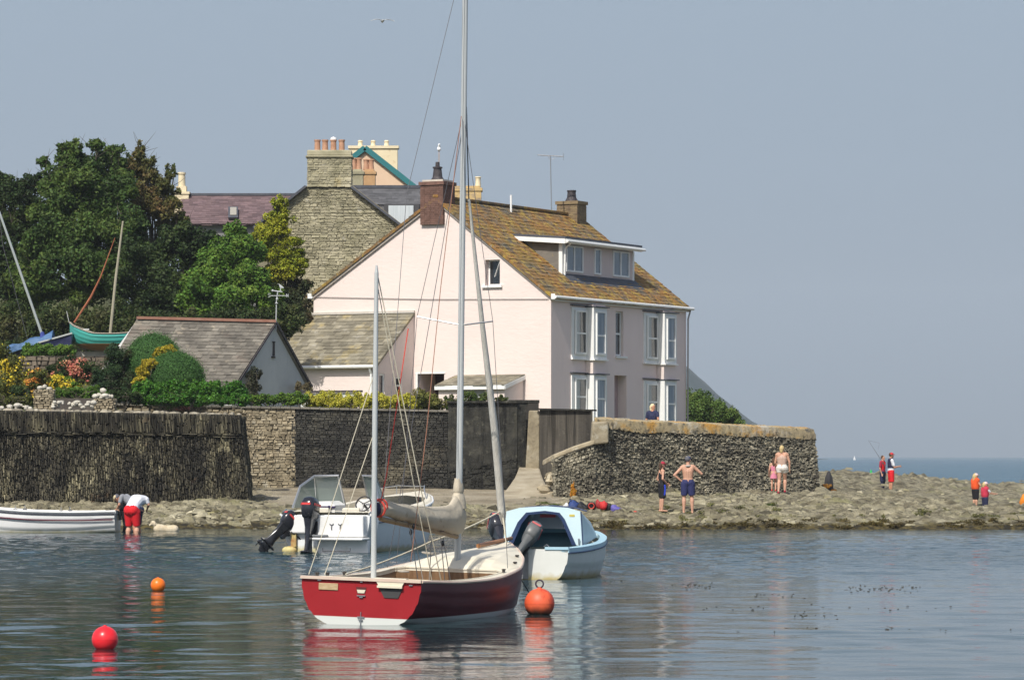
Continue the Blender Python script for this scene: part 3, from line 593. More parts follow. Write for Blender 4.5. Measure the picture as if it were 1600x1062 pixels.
sw0, sw1 = gw_at(758), gw_at(781); szt, szb = z_at(406, H(0, sw0, 0)), z_at(446, H(0, sw0, 0)); hb(c, -1, .38, sw1, sw0, szb, szt)         # attic window
dw0, dw1 = gw_at(653), gw_at(694); hb(c, -1, 1.6, dw1, dw0, GZ-.3, z_at(583, H(0, dw0, 0)))                                              # porch recess
nu0, nu1 = fu_at(962), fu_at(974); zt_ = lambda py, u: z_at(py, H(u, 0, 0)); hb(c, nu0, nu1, -1, .25, zt_(556, nu0), zt_(486, nu0))       # narrow window
eu0, eu1 = fu_at(960), fu_at(979); hb(c, eu0, eu1, -1, .5, GZ-.3, zt_(586, eu0))                                                         # front door
body = part('wall', cut(b, c), pink, house, True)
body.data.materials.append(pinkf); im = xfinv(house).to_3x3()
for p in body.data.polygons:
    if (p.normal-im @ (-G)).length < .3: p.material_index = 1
# attic window
wf = MB(); hb(wf, .30, .36, sw1, sw1+.06, szb, szt); hb(wf, .30, .36, sw0-.06, sw0, szb, szt); hb(wf, .30, .36, sw1+.06, sw0-.06, szt-.05, szt); hb(wf, .30, .36, sw1+.06, sw0-.06, szb, szb+.06)
o = part('attic_window', wf, white, house, True); b = MB(); hb(b, .34, .37, sw1+.06, sw0-.06, szb+.06, szt-.05); part('pane', b, darkglass, o, True)
b = MB(); hb(b, -.1, .1, sw1-.12, sw0+.12, szb-.09, szb); part('sill', b, white, o, True)
b = MB(); b.bar(H(.2, sw1+.5*(sw0-sw1), szb+.35), H(.05, sw1+.02, szt-.1), .05, .02); part('casement', b, white, o, True)
b = MB(); hb(b, 1.45, 1.55, dw1, dw0, GZ-.3, z_at(583, H(0, dw0, 0))); part('porch_door', b, M('dark_red_wood', [(.07, .03, .025), (.10, .045, .035)], scale=4), house, True)
b = MB(); hb(b, -.03, .1, dw0, dw0+.09, GZ, z_at(584, H(0, dw0, 0))); hb(b, -.03, .05, dw1-.05, dw0+.12, z_at(584, H(0, dw0, 0)), z_at(582, H(0, dw0, 0))); part('porch_frame', b, white, house, True)
def sash(mb_f, mb_g, mb_c, A, B, n, z0, z1, rail=.5, fr_=.07, cur=0):
    """sash window between A and B (plan points), n outward"""
    t = (B-A).normalized(); L_ = (B-A).length
    def bx(m, a0, a1, q0, q1, d0, d1): m.hexa([A+t*a0-n*d0+V(0,0,q0), A+t*a1-n*d0+V(0,0,q0), A+t*a1-n*d1+V(0,0,q0), A+t*a0-n*d1+V(0,0,q0), A+t*a0-n*d0+V(0,0,q1), A+t*a1-n*d0+V(0,0,q1), A+t*a1-n*d1+V(0,0,q1), A+t*a0-n*d1+V(0,0,q1)])
    bx(mb_f, 0, fr_, z0, z1, -.03, .03); bx(mb_f, L_-fr_, L_, z0, z1, -.03, .03); bx(mb_f, fr_, L_-fr_, z0, z0+fr_*1.2, -.028, .03); bx(mb_f, fr_, L_-fr_, z1-fr_, z1, -.028, .03)
    zm = z0+(z1-z0)*rail; bx(mb_f, fr_, L_-fr_, zm-.035, zm+.035, -.01, .03)
    bx(mb_g, fr_, L_-fr_, z0+fr_, z1-fr_, .012, .02)
    if cur: bx(mb_c, fr_, fr_+(L_-2*fr_)*.38, z0+fr_, z1-fr_, .002, .008)
# two storey bays: inner window, square return lit by the sun, projecting outer window
OUT = -G
def bay(px0, px1, px2, lab):
    u0 = fu_at(px0); PJ = .36; u1 = fu_at(px1-10); u2 = fu_at(px2, -PJ); zt = z_at(478, H(u0, 0, 0)) if px0 < 950 else z_at(488, H(u0, 0, 0))
    W = lambda u, p: V(*(H(u, -p, 0)))
    sh = MB(); hb(sh, u1, u2, -PJ+.02, .1, GZ-.5, zt+.1)
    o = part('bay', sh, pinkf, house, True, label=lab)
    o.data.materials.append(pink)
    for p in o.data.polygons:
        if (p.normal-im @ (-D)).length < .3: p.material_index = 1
    for (ya, yb, rl) in ((481, 560, .48), (586, 662, .55)):
        if px0 > 950: ya += 9; yb += 7
        a0, a1 = z_at(yb, H(u1, 0, 0)), z_at(ya, H(u1, 0, 0)); f, g, cu = MB(), MB(), MB()
        hb(f, u0, u1, -.05, .01, a0, a1)                      # flat surround in the main wall plane
        hb(f, u1-.03, u2+.02, -PJ-.03, -PJ+.0, a0-.02, a1+.02); hb(f, u1-.03, u1, -PJ, -.05, a0-.02, a1+.02)
        A = W(u0+.22, .10); B = W(u1-.10, .10); sash(f, g, cu, A, B, OUT, a0+.15, a1-.12, rl, cur=1)
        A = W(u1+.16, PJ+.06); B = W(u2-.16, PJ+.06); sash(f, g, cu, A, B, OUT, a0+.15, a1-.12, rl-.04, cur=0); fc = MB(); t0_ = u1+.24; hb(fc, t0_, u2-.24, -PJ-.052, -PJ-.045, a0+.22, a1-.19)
        hb(f, u0-.05, u1-.04, -.12, -.02, a0-.07, a0-.003); hb(f, u1-.08, u2+.06, -PJ-.10, -.02, a0-.08, a0-.023)
        s_ = part('sash_window', f, white, o, True); part('panes', g, darkglass, s_, True); part('curtain', cu, curtain, s_, True); part('sky_tinted_blind', fc, blind, s_, True)
        fl = MB(); hb(fl, u0-.08, u1-.02, -.14, .0, a1+.06, a1+.10); hb(fl, u1-.06, u2+.1, -PJ-.13, .0, a1+.03, a1+.07); part('flashing', fl, lead, o, True)
bay(892, 925, 947, 'bay nearer the corner of the house'); bay(1005, 1036, 1056, 'bay at the far end of the front')
f, g, cu = MB(), MB(), MB(); A = H(nu0, -.0+.12, 0); B = H(nu1-.05, .12, 0); sash(f, g, cu, A, B, OUT, zt_(556, nu0)+.02, zt_(486, nu0)-.02, .5, .05)
hb(f, nu0-.05, nu1+.25, -.08, .02, zt_(556, nu0)-.08, zt_(556, nu0)-.002)
s_ = part('narrow_window', f, white, house, True); part('panes', g, darkglass, s_, True)
b = MB(); hb(b, eu0, eu1, .40, .46, GZ-.3, zt_(586, eu0)); part('front_door', b, M('faded_pink_door', [(.42, .30, .30), (.48, .35, .34)], scale=4), house, True)
# roof
rm = MB(); un = .14
for side in (0, 1):
    if side == 0: e0, e1, r0_, r1_ = H(-un, -.22, EZ-.17), H(HL+un, -.22, EZ-.17), H(-un, AW, AZ), H(HL+un, AW, AZ)
    else: e0, e1, r0_, r1_ = H(HL+un, HW+.2, EZ2-.13), H(-un, HW+.2, EZ2-.13), H(HL+un, AW, AZ), H(-un, AW, AZ)
    nn = (e1-e0).cross(r0_-e0).normalized(); nn = nn if nn.z > 0 else -nn
    rm.hexa([e0-nn*.1, e1-nn*.1, r1_-nn*.1, r0_-nn*.1, e0, e1, r1_, r0_])
    slates(rm, r0_, r1_, e1, e0, 26, .26, .018, .012, 5+side, .022)
roof = part('roof', rm, lichroof, house, True)
b = MB(); b.bar(H(-un-.02, AW, AZ+.03), H(HL+un, AW, AZ+.03), .26, .12); part('ridge_tiles', b, lichroof, roof, True, bevel=.03)
b = MB(); vt = H(fu_at(787, AW), AW-.35, 0); b.lathe((vt.x, vt.y, AZ-.4), [(.045, 0), (.045, .85)], 8); part('vent_pipe', b, white, roof, True)
b = MB(); b.bar(H(-.12, -.12, EZ-.2), H(HL+.15, -.12, EZ-.2), .03, .2); b.box(tuple(H(-.1, -.14, EZ-.14)), (.16, .16, .22)); part('fascia', b, white, house, True)
b = MB(); b.tube([H(-.15, -.26, EZ-.16), H(HL+.2, -.26, EZ-.16)], .065, 8); part('gutter', b, white, house, True)
b = MB(); b.tube([H(HL-.05, -.24, EZ-.2), H(HL-.05, -.12, EZ-.6), H(HL-.05, -.1, GZ)], .04, 6); part('downpipe', b, M('grey_pipe', (.35, .34, .34)), house, True)
vmr = M('verge_mortar', [(.3, .27, .24), (.4, .36, .32)], scale=4); b = MB(); b.bar(H(-.06, -.1, EZ-.02-.2), H(-.06, AW, AZ-.17), .05, .1); part('verge', b, vmr, house, True); b = MB(); b.bar(H(-.06, HW+.1, EZ2-.24), H(-.06, AW, AZ-.17), .05, .1); part('verge', b, vmr, house, True)
b = MB(); b.box(tuple(H(-.08, HW+.12, EZ2-.12)), (.2, .2, .2)); part('gutter_end', b, white, house, True)
# brick chimneys
def stack(name, c0, sx, sy, z0, z1, mat, parent, rz, cap=.1, caph=.14, world=True, courses=True, label=None):
    b = MB(); bw = .22; bh = .075
    b.box((c0.x, c0.y, (z0+z1)/2), (sx-.02, sy-.02, z1-z0), rz)
    if courses:
        rd = random.Random(int(z1*100)); z = z0; m = Matrix.Rotation(rz, 3, 'Z'); k = 0
        while z < z1-bh:
            for (w_, d_, ax) in ((sx, sy, 0), (sy, sx, 1)):
                n = max(2, round(w_/bw))
                for i in range(n):
                    for sgn in (-1, 1):
                        a = -w_/2+(i+.5)*w_/n+(bw*.25 if k % 2 and 0 < i < n-1 else 0); off = sgn*(d_/2-.01+rd.uniform(0, .006))
                        p = m @ (V(a, off, 0) if ax == 0 else V(off, a, 0)); dx = (w_/n-.012, .02, bh-.012) if ax == 0 else (.02, w_/n-.012, bh-.012)
                        b.box((c0.x+p.x, c0.y+p.y, z+bh/2), dx, rz)
            z += bh; k += 1
    b.box((c0.x, c0.y, z1+caph/2-.002), (sx+cap, sy+cap, caph), rz)
    return part(name, b, mat, parent, world, label=label)
rz = math.atan2(D.y, D.x)-math.pi/2
cu = .42; cw = (gw_at(657)+gw_at(697))/2
c0 = H(.36, cw, 0); ch1 = stack('chimney', c0, 1.06, 1.0, 11.6, 13.2, brick, house, rz, label='brick chimney at the gable end')
b = MB(); b.box((c0.x, c0.y, 13.38), (.95, .85, .08), rz); b.lathe((c0.x, c0.y, 13.38), [(.3, 0), (.2, .1), (.01, .12)], 12); part('flaunching', b, M('pale_mortar', [(.5, .45, .38), (.62, .57, .48)], scale=6, rough=.95), ch1, True)
b = MB(); b.lathe((c0.x, c0.y, 13.44), [(.27, 0), (.2, .12), (.16, .45), (.2, .47), (.2, .52), (.09, .54), (.08, .72), (.001, .73)], 14); part('pot', b, darkpot, ch1, True)
cc = H(HL-.75, AW-.05, 0); ch2 = stack('chimney', cc, 1.0, .9, 11.9, 13.15, M('lichened_brick', [(.16, .11, .07), (.25, .19, .10)], scale=4, rough=.9, isl=.2), house, rz, label='brick chimney at the far end of the ridge')
b = MB(); b.lathe((cc.x, cc.y, 13.28), [(.3, 0), (.27, .06), (.2, .2), (.18, .42), (.2, .44), (.2, .5), (.001, .5)], 14); part('pot', b, darkpot, ch2, True)
# dormer
du0, du1 = 3.36, 10.05; DW = 1.22; zb0, zt0 = 9.62, 11.1
dm = MB()
pts = [H(du0, DW, zb0-.05), H(du0, DW, zt0), H(du0, AW-1.9, zt0+.12), H(du0, AW-1.9, AZ-1.9*.77-.3)]
dm.prism(pts, D*(du1-du0)); dorm = part('dormer', dm, M('dormer_boards', [(.56, .47, .45), (.62, .53, .5)], scale=5, st=(6, 6, .3), rough=.7), house, True, fixn=True)
ck = MB(); slates(ck, H(du0-.01, AW-1.9, zt0+.1), H(du0-.01, DW+.1, zt0), H(du0-.01, DW+.1, zb0), H(du0-.01, DW+.2, zb0-.02), 1, .5)
ck = MB(); ck.prism([H(du0-.02, DW+.14, zb0+.05), H(du0-.02, DW+.14, zt0-.12), H(du0-.02, AW-2, zt0-.02), H(du0-.02, AW-2, AZ-2*.77-.05)], D*.015)
part('cheek', ck, M('dormer_cheek', [(.13, .12, .105), (.20, .18, .15)], scale=2, rough=.9, st=(1, 1, 3), lay=[((.3, .22, .07), 3, .6, .7)]), dorm, True, fixn=True)
b = MB(); b.hexa([H(du0-.3, DW-.32, zt0-.02), H(du1+.2, DW-.32, zt0-.02), H(du1+.2, AW-1.2, zt0+.2), H(du0-.3, AW-1.2, zt0+.2), H(du0-.3, DW-.32, zt0+.07), H(du1+.2, DW-.32, zt0+.07), H(du1+.2, AW-1.2, zt0+.3), H(du0-.3, AW-1.2, zt0+.3)]); part('flat_roof', b, lead, dorm, True)
b = MB(); b.hexa([H(du0-.33, DW-.3, zt0-.22), H(du0-.27, DW-.3, zt0-.22), H(du0-.27, AW-1.3, zt0+.02), H(du0-.33, AW-1.3, zt0+.02), H(du0-.33, DW-.3, zt0-.024), H(du0-.27, DW-.3, zt0-.024), H(du0-.27, AW-1.3, zt0+.19), H(du0-.33, AW-1.3, zt0+.19)])
hb(b, du0-.27, du1+.18, DW-.34, DW-.28, zt0-.2, zt0-.02); hb(b, du0-.04, du0+.12, DW-.03, DW+.13, zb0, zt0-.2); hb(b, du0+.15, du0+.25, DW-.025, DW, zb0, zt0-.2); hb(b, du1-.12, du1+.03, DW-.03, DW+.1, zb0, zt0-.2)
part('fascia', b, white, dorm, True)
b = MB(); b.tube([H(du0-.3, DW-.4, zt0-.12), H(du1+.3, DW-.4, zt0-.12)], .055, 8); b.tube([H(du0+.1, DW-.4, zt0-.15), H(du0+.08, DW-.1, zt0-.4), H(du0+.08, DW-.08, zb0)], .04, 6); part('gutter', b, white, dorm, True)
for a, c_, sp2 in ((882, 910, 1), (926, 938, 0), (955, 982, 1)):
    ua, ub = fu_at(a+2, DW), fu_at(c_, DW); f, g, cu_ = MB(), MB(), MB(); A, B = H(ua, DW-.0, 0), H(ub, DW-.0, 0)
    z0w, z1w = zb0+.16, zt0-.24
    def fb(m, s0, s1, q0, q1, d0, d1): hb(m, ua+s0*(ub-ua), ua+s1*(ub-ua), DW-d1, DW-d0, q0, q1)
    e_ = .07/(ub-ua); fb(g, e_, 1-e_, z0w+.06, z1w-.06, .005, .02); fb(f, 0, e_, z0w, z1w, 0, .05); fb(f, 1-e_, 1, z0w, z1w, 0, .05); fb(f, e_, 1-e_, z1w-.06, z1w, 0, .048); fb(f, e_, 1-e_, z0w, z0w+.07, 0, .048)
    if sp2: fb(f, .47-e_*.5, .47+e_*.7, z0w+.07, z1w-.06, 0, .048)
    s_ = part('dormer_window', f, white, dorm, True); part('panes', g, skyglass, s_, True)
b = MB(); hb(b, du0-.05, du1+.1, DW-.45, DW+.05, zb0-.34, zb0-.02); bb = MB(); bb.hexa([H(du0, DW-.5, zb0-.36), H(du1+.1, DW-.5, zb0-.36), H(du1+.1, DW, zb0-.04), H(du0, DW, zb0-.04), H(du0, DW-.5, zb0-.32), H(du1+.1, DW-.5, zb0-.32), H(du1+.1, DW, zb0+.08), H(du0, DW, zb0+.08)])
part('apron', bb, lead, dorm, True)
# lean-to wing against the gable
lp = 2.95; lw0 = 6.25; lw1 = HW+.1; lze, lzt = 5.97, 8.07
b = MB(); b.prism([H(0, lw0, GZ-.5), H(-lp, lw0, GZ-.5), H(-lp, lw0, lze-.08), H(0, lw0, lzt-.08)], G*(lw1-lw0))
c = MB(); zq = lambda py, u, w: z_at(py, H(u, w, 0))
def u_at(px, w): return fu_at(px, w)
q0, q1 = u_at(590, lw0), u_at(601, lw0)
wa0, wa1 = u_at(618, lw0), u_at(628, lw0)
hb(c, wa0, wa1, lw0-.5, lw0+.12, zq(622, -1.5, lw0), zq(589, -1.5, lw0)); hb(c, max(q0, -lp)+.1, q1, lw0-.5, lw0+.15, GZ-.2, zq(584, -2.5, lw0))
lean = part('side_wing', cut(b, c), pink, house, True)
b = MB(); hb(b, wa0, wa1, lw0+.06, lw0+.09, zq(622, -1.5, lw0), zq(589, -1.5, lw0)); hb(b, max(q0, -lp)+.1, q1, lw0+.09, lw0+.12, GZ-.2, zq(584, -2.5, lw0)); 
f, g, cu_ = MB(), MB(), MB(); sash(f, g, cu_, H(wa0, lw0+.04, 0), H(wa1, lw0+.04, 0), -G, zq(622, -1.5, lw0), zq(589, -1.5, lw0), .6, .05)
sash(f, g, cu_, H(max(q0, -lp)+.1, lw0+.06, 0), H(q1, lw0+.06, 0), -G, GZ-.2, zq(584, -2.5, lw0), .3, .07)
s_ = part('wing_windows', f, white, lean, True); part('panes', g, darkglass, s_, True)
rm = MB(); e0, e1, t0, t1 = H(-lp-.2, lw0-.05, lze-.14), H(-lp-.2, lw1+.1, lze-.14), H(0, lw0-.05, lzt), H(0, lw1+.1, lzt)
nn = (e1-e0).cross(t0-e0).normalized(); nn = nn if nn.z > 0 else -nn
rm.hexa([e0-nn*.08, e1-nn*.08, t1-nn*.08, t0-nn*.08, e0, e1, t1, t0]); slates(rm, t1, t0, e0, e1, 15, .34, .018, .01, 12, .022); part('wing_roof', rm, greyroof, lean, True)
b = MB(); b.bar(t0+V(0, 0, .03), t1+V(0, 0, .03), .22, .1); part('flashing', b, M('pale_flashing', [(.5, .46, .4), (.6, .56, .5)], scale=5), lean, True)
b = MB(); b.tube([H(-lp-.26, lw0-.1, lze-.16), H(-lp-.26, lw1+.1, lze-.16)], .065, 8); b.tube([H(-lp-.24, lw0+.25, lze-.2), H(-lp-.1, lw0+.25, lze-.45), H(-lp-.08, lw0+.25, GZ)], .05, 6); part('gutter', b, white, lean, True)
# little lean-to porch
pw0, pw1 = gw_at(818), gw_at(716)
pe = fu_at(788, pw0); pe_z = z_at(600, H(pe, pw0, 0)); pt_z = z_at(586, H(0, pw0, 0))
b = MB(); b.prism([H(0, pw0, GZ-.3), H(pe, pw0, GZ-.3), H(pe, pw0, pe_z-.04), H(0, pw0, pt_z-.04)], G*(pw1-pw0))
c = MB(); wl, wr = gw_at(722, pe), gw_at(757, pe); hb(c, pe-.5, pe+.12, wr, wl, GZ-.1, z_at(602, H(pe, wr, 0))-.12)
pr = part('porch', cut(b, c), pink, house, True)
b = MB(); hb(b, pe+.08, pe+.1, wr, wl, GZ-.1, z_at(602, H(pe, wr, 0))-.12); part('porch_window', b, M('net_curtain', [(.3, .3, .3), (.42, .42, .42)], scale=12, rough=.4), pr, True)
rm = MB(); e0, e1, t0, t1 = H(pe-.15, pw0-.08, pe_z-.02), H(pe-.15, pw1+.1, pe_z-.02), H(0, pw0-.08, pt_z+.04), H(0, pw1+.1, pt_z+.04)
nn = (e1-e0).cross(t0-e0).normalized(); nn = nn if nn.z > 0 else -nn
rm.hexa([e0-nn*.05, e1-nn*.05, t1-nn*.05, t0-nn*.05, e0, e1, t1, t0]); slates(rm, t1, t0, e0, e1, 6, .3, .015, .008, 14, .015); part('porch_roof', rm, greyroof, pr, True)
b = MB(); hb(b, pe-.16, pe-.12, pw0-.08, pw1+.1, pe_z-.2, pe_z-.03); b.hexa([H(pe-.12, pw0-.1, pe_z-.2), H(0, pw0-.1, pt_z-.16), H(0, pw0-.06, pt_z-.16), H(pe-.12, pw0-.06, pe_z-.2), H(pe-.12, pw0-.1, pe_z-.03), H(0, pw0-.1, pt_z), H(0, pw0-.06, pt_z), H(pe-.12, pw0-.06, pe_z-.03)]); part('fascia', b, white, pr, True)
# cable pinned across the gable
b = MB(); b.tube([H(-.04, HW-.1, z_at(464, H(0, HW, 0))), H(-.04, HW*.5, z_at(466, H(0, 5.5, 0))-.04), H(-.04, .1, z_at(467, H(0, 0, 0)))], .014, 5); part('cable', b, M('cable_grey', (.3, .27, .26)), house, True)
# ---------------------------------------------------------------- stone house behind
stone = M('pale_green_rubble', [(.25, .23, .145), (.36, .33, .22), (.46, .42, .30)], scale=1.3, isl=.25, rough=.95, bump=.02, bscale=8, detail=7, lay=[((.42, .33, .14), .9, .62, .72, (1, 1, 1), .5), ((.44, .42, .36), 3, .62, .7)])
YB = 159.0
sh = thing('stone_house', 'tall stone gabled house with a broad chimney of four pots, behind the pink house', 'house', P(510, 620, YB))
ap = P(514, 266, YB); Lf, Rf = P(400, 358, YB), P(640, 360, YB)
gl = [P(400, 640, YB), P(640, 640, YB), P(640, 364, YB), P(549, 294, YB), P(479, 294, YB), P(400, 356, YB)]
bk = V(5.2, 11, 0)
b = MB(); b.prism([q+V(0, .05, 0) for q in gl], V(0, 9, 0)); part('core', b, M('stone_joint', [(.17, .155, .10), (.25, .23, .155)], scale=4, rough=.95), sh, True, fixn=True)
b = MB(); stones(b, P(440, 470, YB), P(640, 470, YB), P(640, 400, YB), P(440, 400, YB), (0, -1, 0), (.1, .4), (.05, .15), (-.02, .018), 31, gap=.005)
for i in range(22):   # upper gable in level strips that follow the slopes
    t0, t1 = i/22, (i+1)/22; y0, y1 = 400-106*t0, 400-106*t1
    def lim(y): return (400 if y > 356 else 400+(356-y)/62*79), (640 if y > 364 else 640-(364-y)/70*91)
    (l0, r0_), (l1, r1_) = lim(y0), lim(y1); l0 = max(l0, 440); l1 = max(l1, 440)
    stones(b, P(l0, y0, YB), P(r0_, y0, YB), P(r1_, y1, YB), P(l1, y1, YB), (0, -1, 0), (.1, .4), (.05, .13), (-.02, .018), 40+i, gap=.006)
part('wall', b, stone, sh, True)
b = MB(); b.bar(P(478, 291, YB-.1), P(396, 356, YB-.1), .35, .1); part('verge', b, lead, sh, True); b = MB(); b.bar(P(549, 292, YB-.1), P(643, 365, YB-.1), .35, .1); part('verge', b, lead, sh, True)
b = MB()
b.hexa([P(549, 294, YB), P(643, 366, YB), P(643, 366, YB)+V(0, 9, 0), P(549, 294, YB)+V(0, 9, 0), P(549, 290, YB)+V(0,0,.05), P(643, 362, YB), P(643, 362, YB)+V(0, 9, 0), P(549, 290, YB)+V(0, 9, .05)])
b.hexa([P(396, 358, YB), P(479, 294, YB), P(479, 294, YB)+V(0, 9, 0), P(396, 358, YB)+V(0, 9, 0), P(396, 354, YB), P(479, 290, YB), P(479, 290, YB)+V(0, 9, 0), P(396, 354, YB)+V(0, 9, 0)])
part('roof', b, greyroof, sh, True)
b = MB(); a, c = P(480, 292, YB-.12), P(549, 292, YB-.12); zt = P(0, 245, YB).z
b.box(((a.x+c.x)/2, YB+.35, (a.z+zt)/2), (c.x-a.x, .85, zt-a.z)); ch = part('chimney', b, stone, sh, True)
b = MB(); stones(b, V(a.x, YB-.09, a.z), V(c.x, YB-.09, a.z), V(c.x, YB-.09, zt), V(a.x, YB-.09, zt), (0, -1, 0), (.15, .45), (.07, .16), (-.0, .025), 77, gap=.006); stones(b, V(c.x, YB-.08, a.z), V(c.x, YB+.75, a.z), V(c.x, YB+.75, zt), V(c.x, YB-.08, zt), (1, 0, 0), (.15, .4), (.07, .16), (-.0, .025), 78, gap=.006)
part('stonework', b, stone, ch, True)
b = MB(); b.box(((a.x+c.x)/2, YB+.35, zt+.0), (c.x-a.x+.16, 1.05, .1)); b.box(((a.x+c.x)/2, YB+.35, zt+.17), (c.x-a.x+.02, .9, .26)); part('cap', b, stone, ch, True, bevel=.05)
for i, px in enumerate((496, 508, 521, 534)):
    b = MB(); q = P(px, 0, YB+.3); b.lathe((q.x, q.y, zt+.25), [(.14, 0), (.125, .45), (.15, .48), (.15, .54), (.1, .54)], 12); part('pot', b, potmat, ch, True)
    if i == 2: b = MB(); b.lathe((q.x, q.y, zt+.79), [(.15, 0), (.13, .08), (.02, .14)], 10); part('cowl', b, white, ch, True)
# slate wing with dormer between stone house and brick chimney
YW = 166.0
wg = thing('slate_wing', 'dark slate wing with a white curtained dormer, left of the brick chimney', 'building', P(602, 620, YW))
b = MB(); b.hexa([P(540, 600, YW+1), P(760, 600, YW+1), P(760, 600, YW+6), P(540, 600, YW+6), P(540, 330, YW+1), P(760, 330, YW+1), P(760, 330, YW+6), P(540, 330, YW+6)]); part('wall', b, M('grey_wall', [(.2, .19, .18), (.3, .29, .27)], scale=2), wg, True)
b = MB(); T0_, T1_, B0_, B1_ = P(545, 293, YW+1.2), P(700, 293, YW+1.2), P(545, 319, YW), P(700, 319, YW); b.hexa([B0_-V(0,0,.1), B1_-V(0,0,.1), T1_-V(0,0,.1), T0_-V(0,0,.1), B0_, B1_, T1_, T0_]); slates(b, T0_, T1_, B1_, B0_, 6, .3, .015, .008, 6, .012)
E0_, E1_ = P(545, 352, YW-1.2), P(700, 352, YW-1.2); b.hexa([E0_-V(0,0,.1), E1_-V(0,0,.1), B1_-V(0,-.1,.1), B0_-V(0,-.1,.1), E0_, E1_, B1_+V(0,.1,-.04), B0_+V(0,.1,-.04)])
part('roof', b, M('dark_slate', [(.07, .07, .075), (.11, .11, .115)], scale=2, isl=.2, rough=.8), wg, True)
b = MB(); b.bar(P(545, 292, YW+1.2), P(700, 292, YW+1.2), .25, .14); part('ridge', b, lead, wg, True)
b = MB(); b.hexa([P(600, 352, YW-1.6), P(655, 352, YW-1.6), P(655, 352, YW+1), P(600, 352, YW+1), P(600, 319, YW-1.6), P(655, 319, YW-1.6), P(655, 319, YW+1), P(600, 319, YW+1)]); dw = part('dormer', b, M('dark_cladding', (.06, .06, .065)), wg, True)
b = MB(); b.hexa([P(607, 350, YW-1.66), P(646, 350, YW-1.66), P(646, 350, YW-1.61), P(607, 350, YW-1.61), P(607, 321, YW-1.66), P(646, 321, YW-1.66), P(646, 321, YW-1.61), P(607, 321, YW-1.61)]); part('dormer_window', b, M('white_blind', [(.45, .5, .52), (.6, .64, .66)], scale=3, st=(5, 5, .2), rough=.3), dw, True)
# peach house with teal bargeboards
YP = 186.0
ph = thing('peach_house', 'peach gabled house with teal bargeboards and a wide cream chimney, furthest back on the skyline', 'house', P(600, 560, YP))
peach = M('peach_render', [(.66, .47, .32), (.72, .53, .37)], scale=1, rough=.9); cream = M('cream_render', [(.68, .58, .38), (.76, .66, .46)], scale=1, rough=.9, lay=[((.5, .36, .18), 2, .6, .72)])
b = MB(); b.prism([P(500, 560, YP), P(645, 560, YP), P(645, 290, YP), P(572, 236, YP), P(500, 290, YP)], V(0, 9, 0)); part('wall', b, peach, ph, True, fixn=True)
teal = M('teal_paint', (.03, .17, .18), rough=.45)
b = MB(); b.bar(P(570, 231, YP-.12), P(650, 294, YP-.12), .12, .28); b.bar(P(570, 231, YP-.12), P(496, 290, YP-.12), .12, .28); part('bargeboard', b, teal, ph, True)
b = MB()
for s_ in (1, -1):
    q0_, q1_ = P(570, 229, YP-.05), P(570+s_*82, 294, YP-.05); b.hexa([q0_-V(0,0,.12), q1_-V(0,0,.12), q1_+V(0, 9, -.12), q0_+V(0, 9, -.12), q0_, q1_, q1_+V(0, 9, 0), q0_+V(0, 9, 0)])
part('roof', b, greyroof, ph, True)
b = MB(); a, c = P(546, 300, YP+1.2), P(621, 300, YP+1.2); zt = P(0, 231, YP+1.2).z; b.box(((a.x+c.x)/2, YP+1.6, (a.z+zt)/2), (c.x-a.x, .8, zt-a.z)); ch = part('chimney', b, cream, ph, True)
b = MB(); b.box(((a.x+c.x)/2, YP+1.6, zt+.04), (c.x-a.x+.14, .95, .14)); part('cap', b, cream, ch, True)
for px in (563, 583, 604):
    q = P(px, 0, YP+1.5); b = MB(); b.lathe((q.x, q.y, zt+.1), [(.15, 0), (.12, .12), (.11, .2), (.14, .26), (.1, .32)], 12); part('pot', b, cream, ch, True)
def smallstack(label, x0, x1, yt, yb, Y, mat, pots, ph_, potm, cat='chimney', seed=1):
    a, c = P(x0, yb, Y), P(x1, yb, Y); zt = P(0, yt, Y).z; t = thing('chimney_stack', label, 'chimney', V((a.x+c.x)/2, Y, a.z))
    b = MB(); b.box(((a.x+c.x)/2, Y+.4, (a.z+zt)/2), (c.x-a.x, .8, zt-a.z)); part('stack', b, mat, t, True, bevel=.015)
    b = MB(); b.box(((a.x+c.x)/2, Y+.4, zt+.0), (c.x-a.x+.12, .9, .16)); b.box(((a.x+c.x)/2, Y+.4, zt+.12), (c.x-a.x-.1, .7, .12)); part('cap', b, mat, t, True, bevel=.02)
    for px in pots:
        q = P(px, 0, Y+.4); b = MB(); b.lathe((q.x, q.y, zt+.15), [(.15, 0), (.12, ph_*.6), (.13, ph_*.9), (.16, ph_*.92), (.14, ph_), (.1, ph_)], 12); part('pot', b, potm, t, True)
smallstack('small grey stone chimney with two terracotta pots just right of the four-pot chimney', 550, 567, 270, 310, 172, stone, (553, 561), .6, potmat)
smallstack('small orange brick chimney with two pots in front of the peach gable', 568, 586, 270, 310, 174, M('orange_brick', [(.42, .25, .12), (.52, .33, .17)], scale=4, rough=.9), (572, 580), .55, potmat)
smallstack('low yellow-topped chimney with one pot seen over the pink roof ridge', 709, 752, 296, 335, 172, M('yellow_stone', [(.46, .32, .13), (.58, .42, .2)], scale=2.5, rough=.9, lay=[((.2, .17, .15), 1.2, .5, .6, (1, 1, 3), .8)]), (747,), .5, cream)
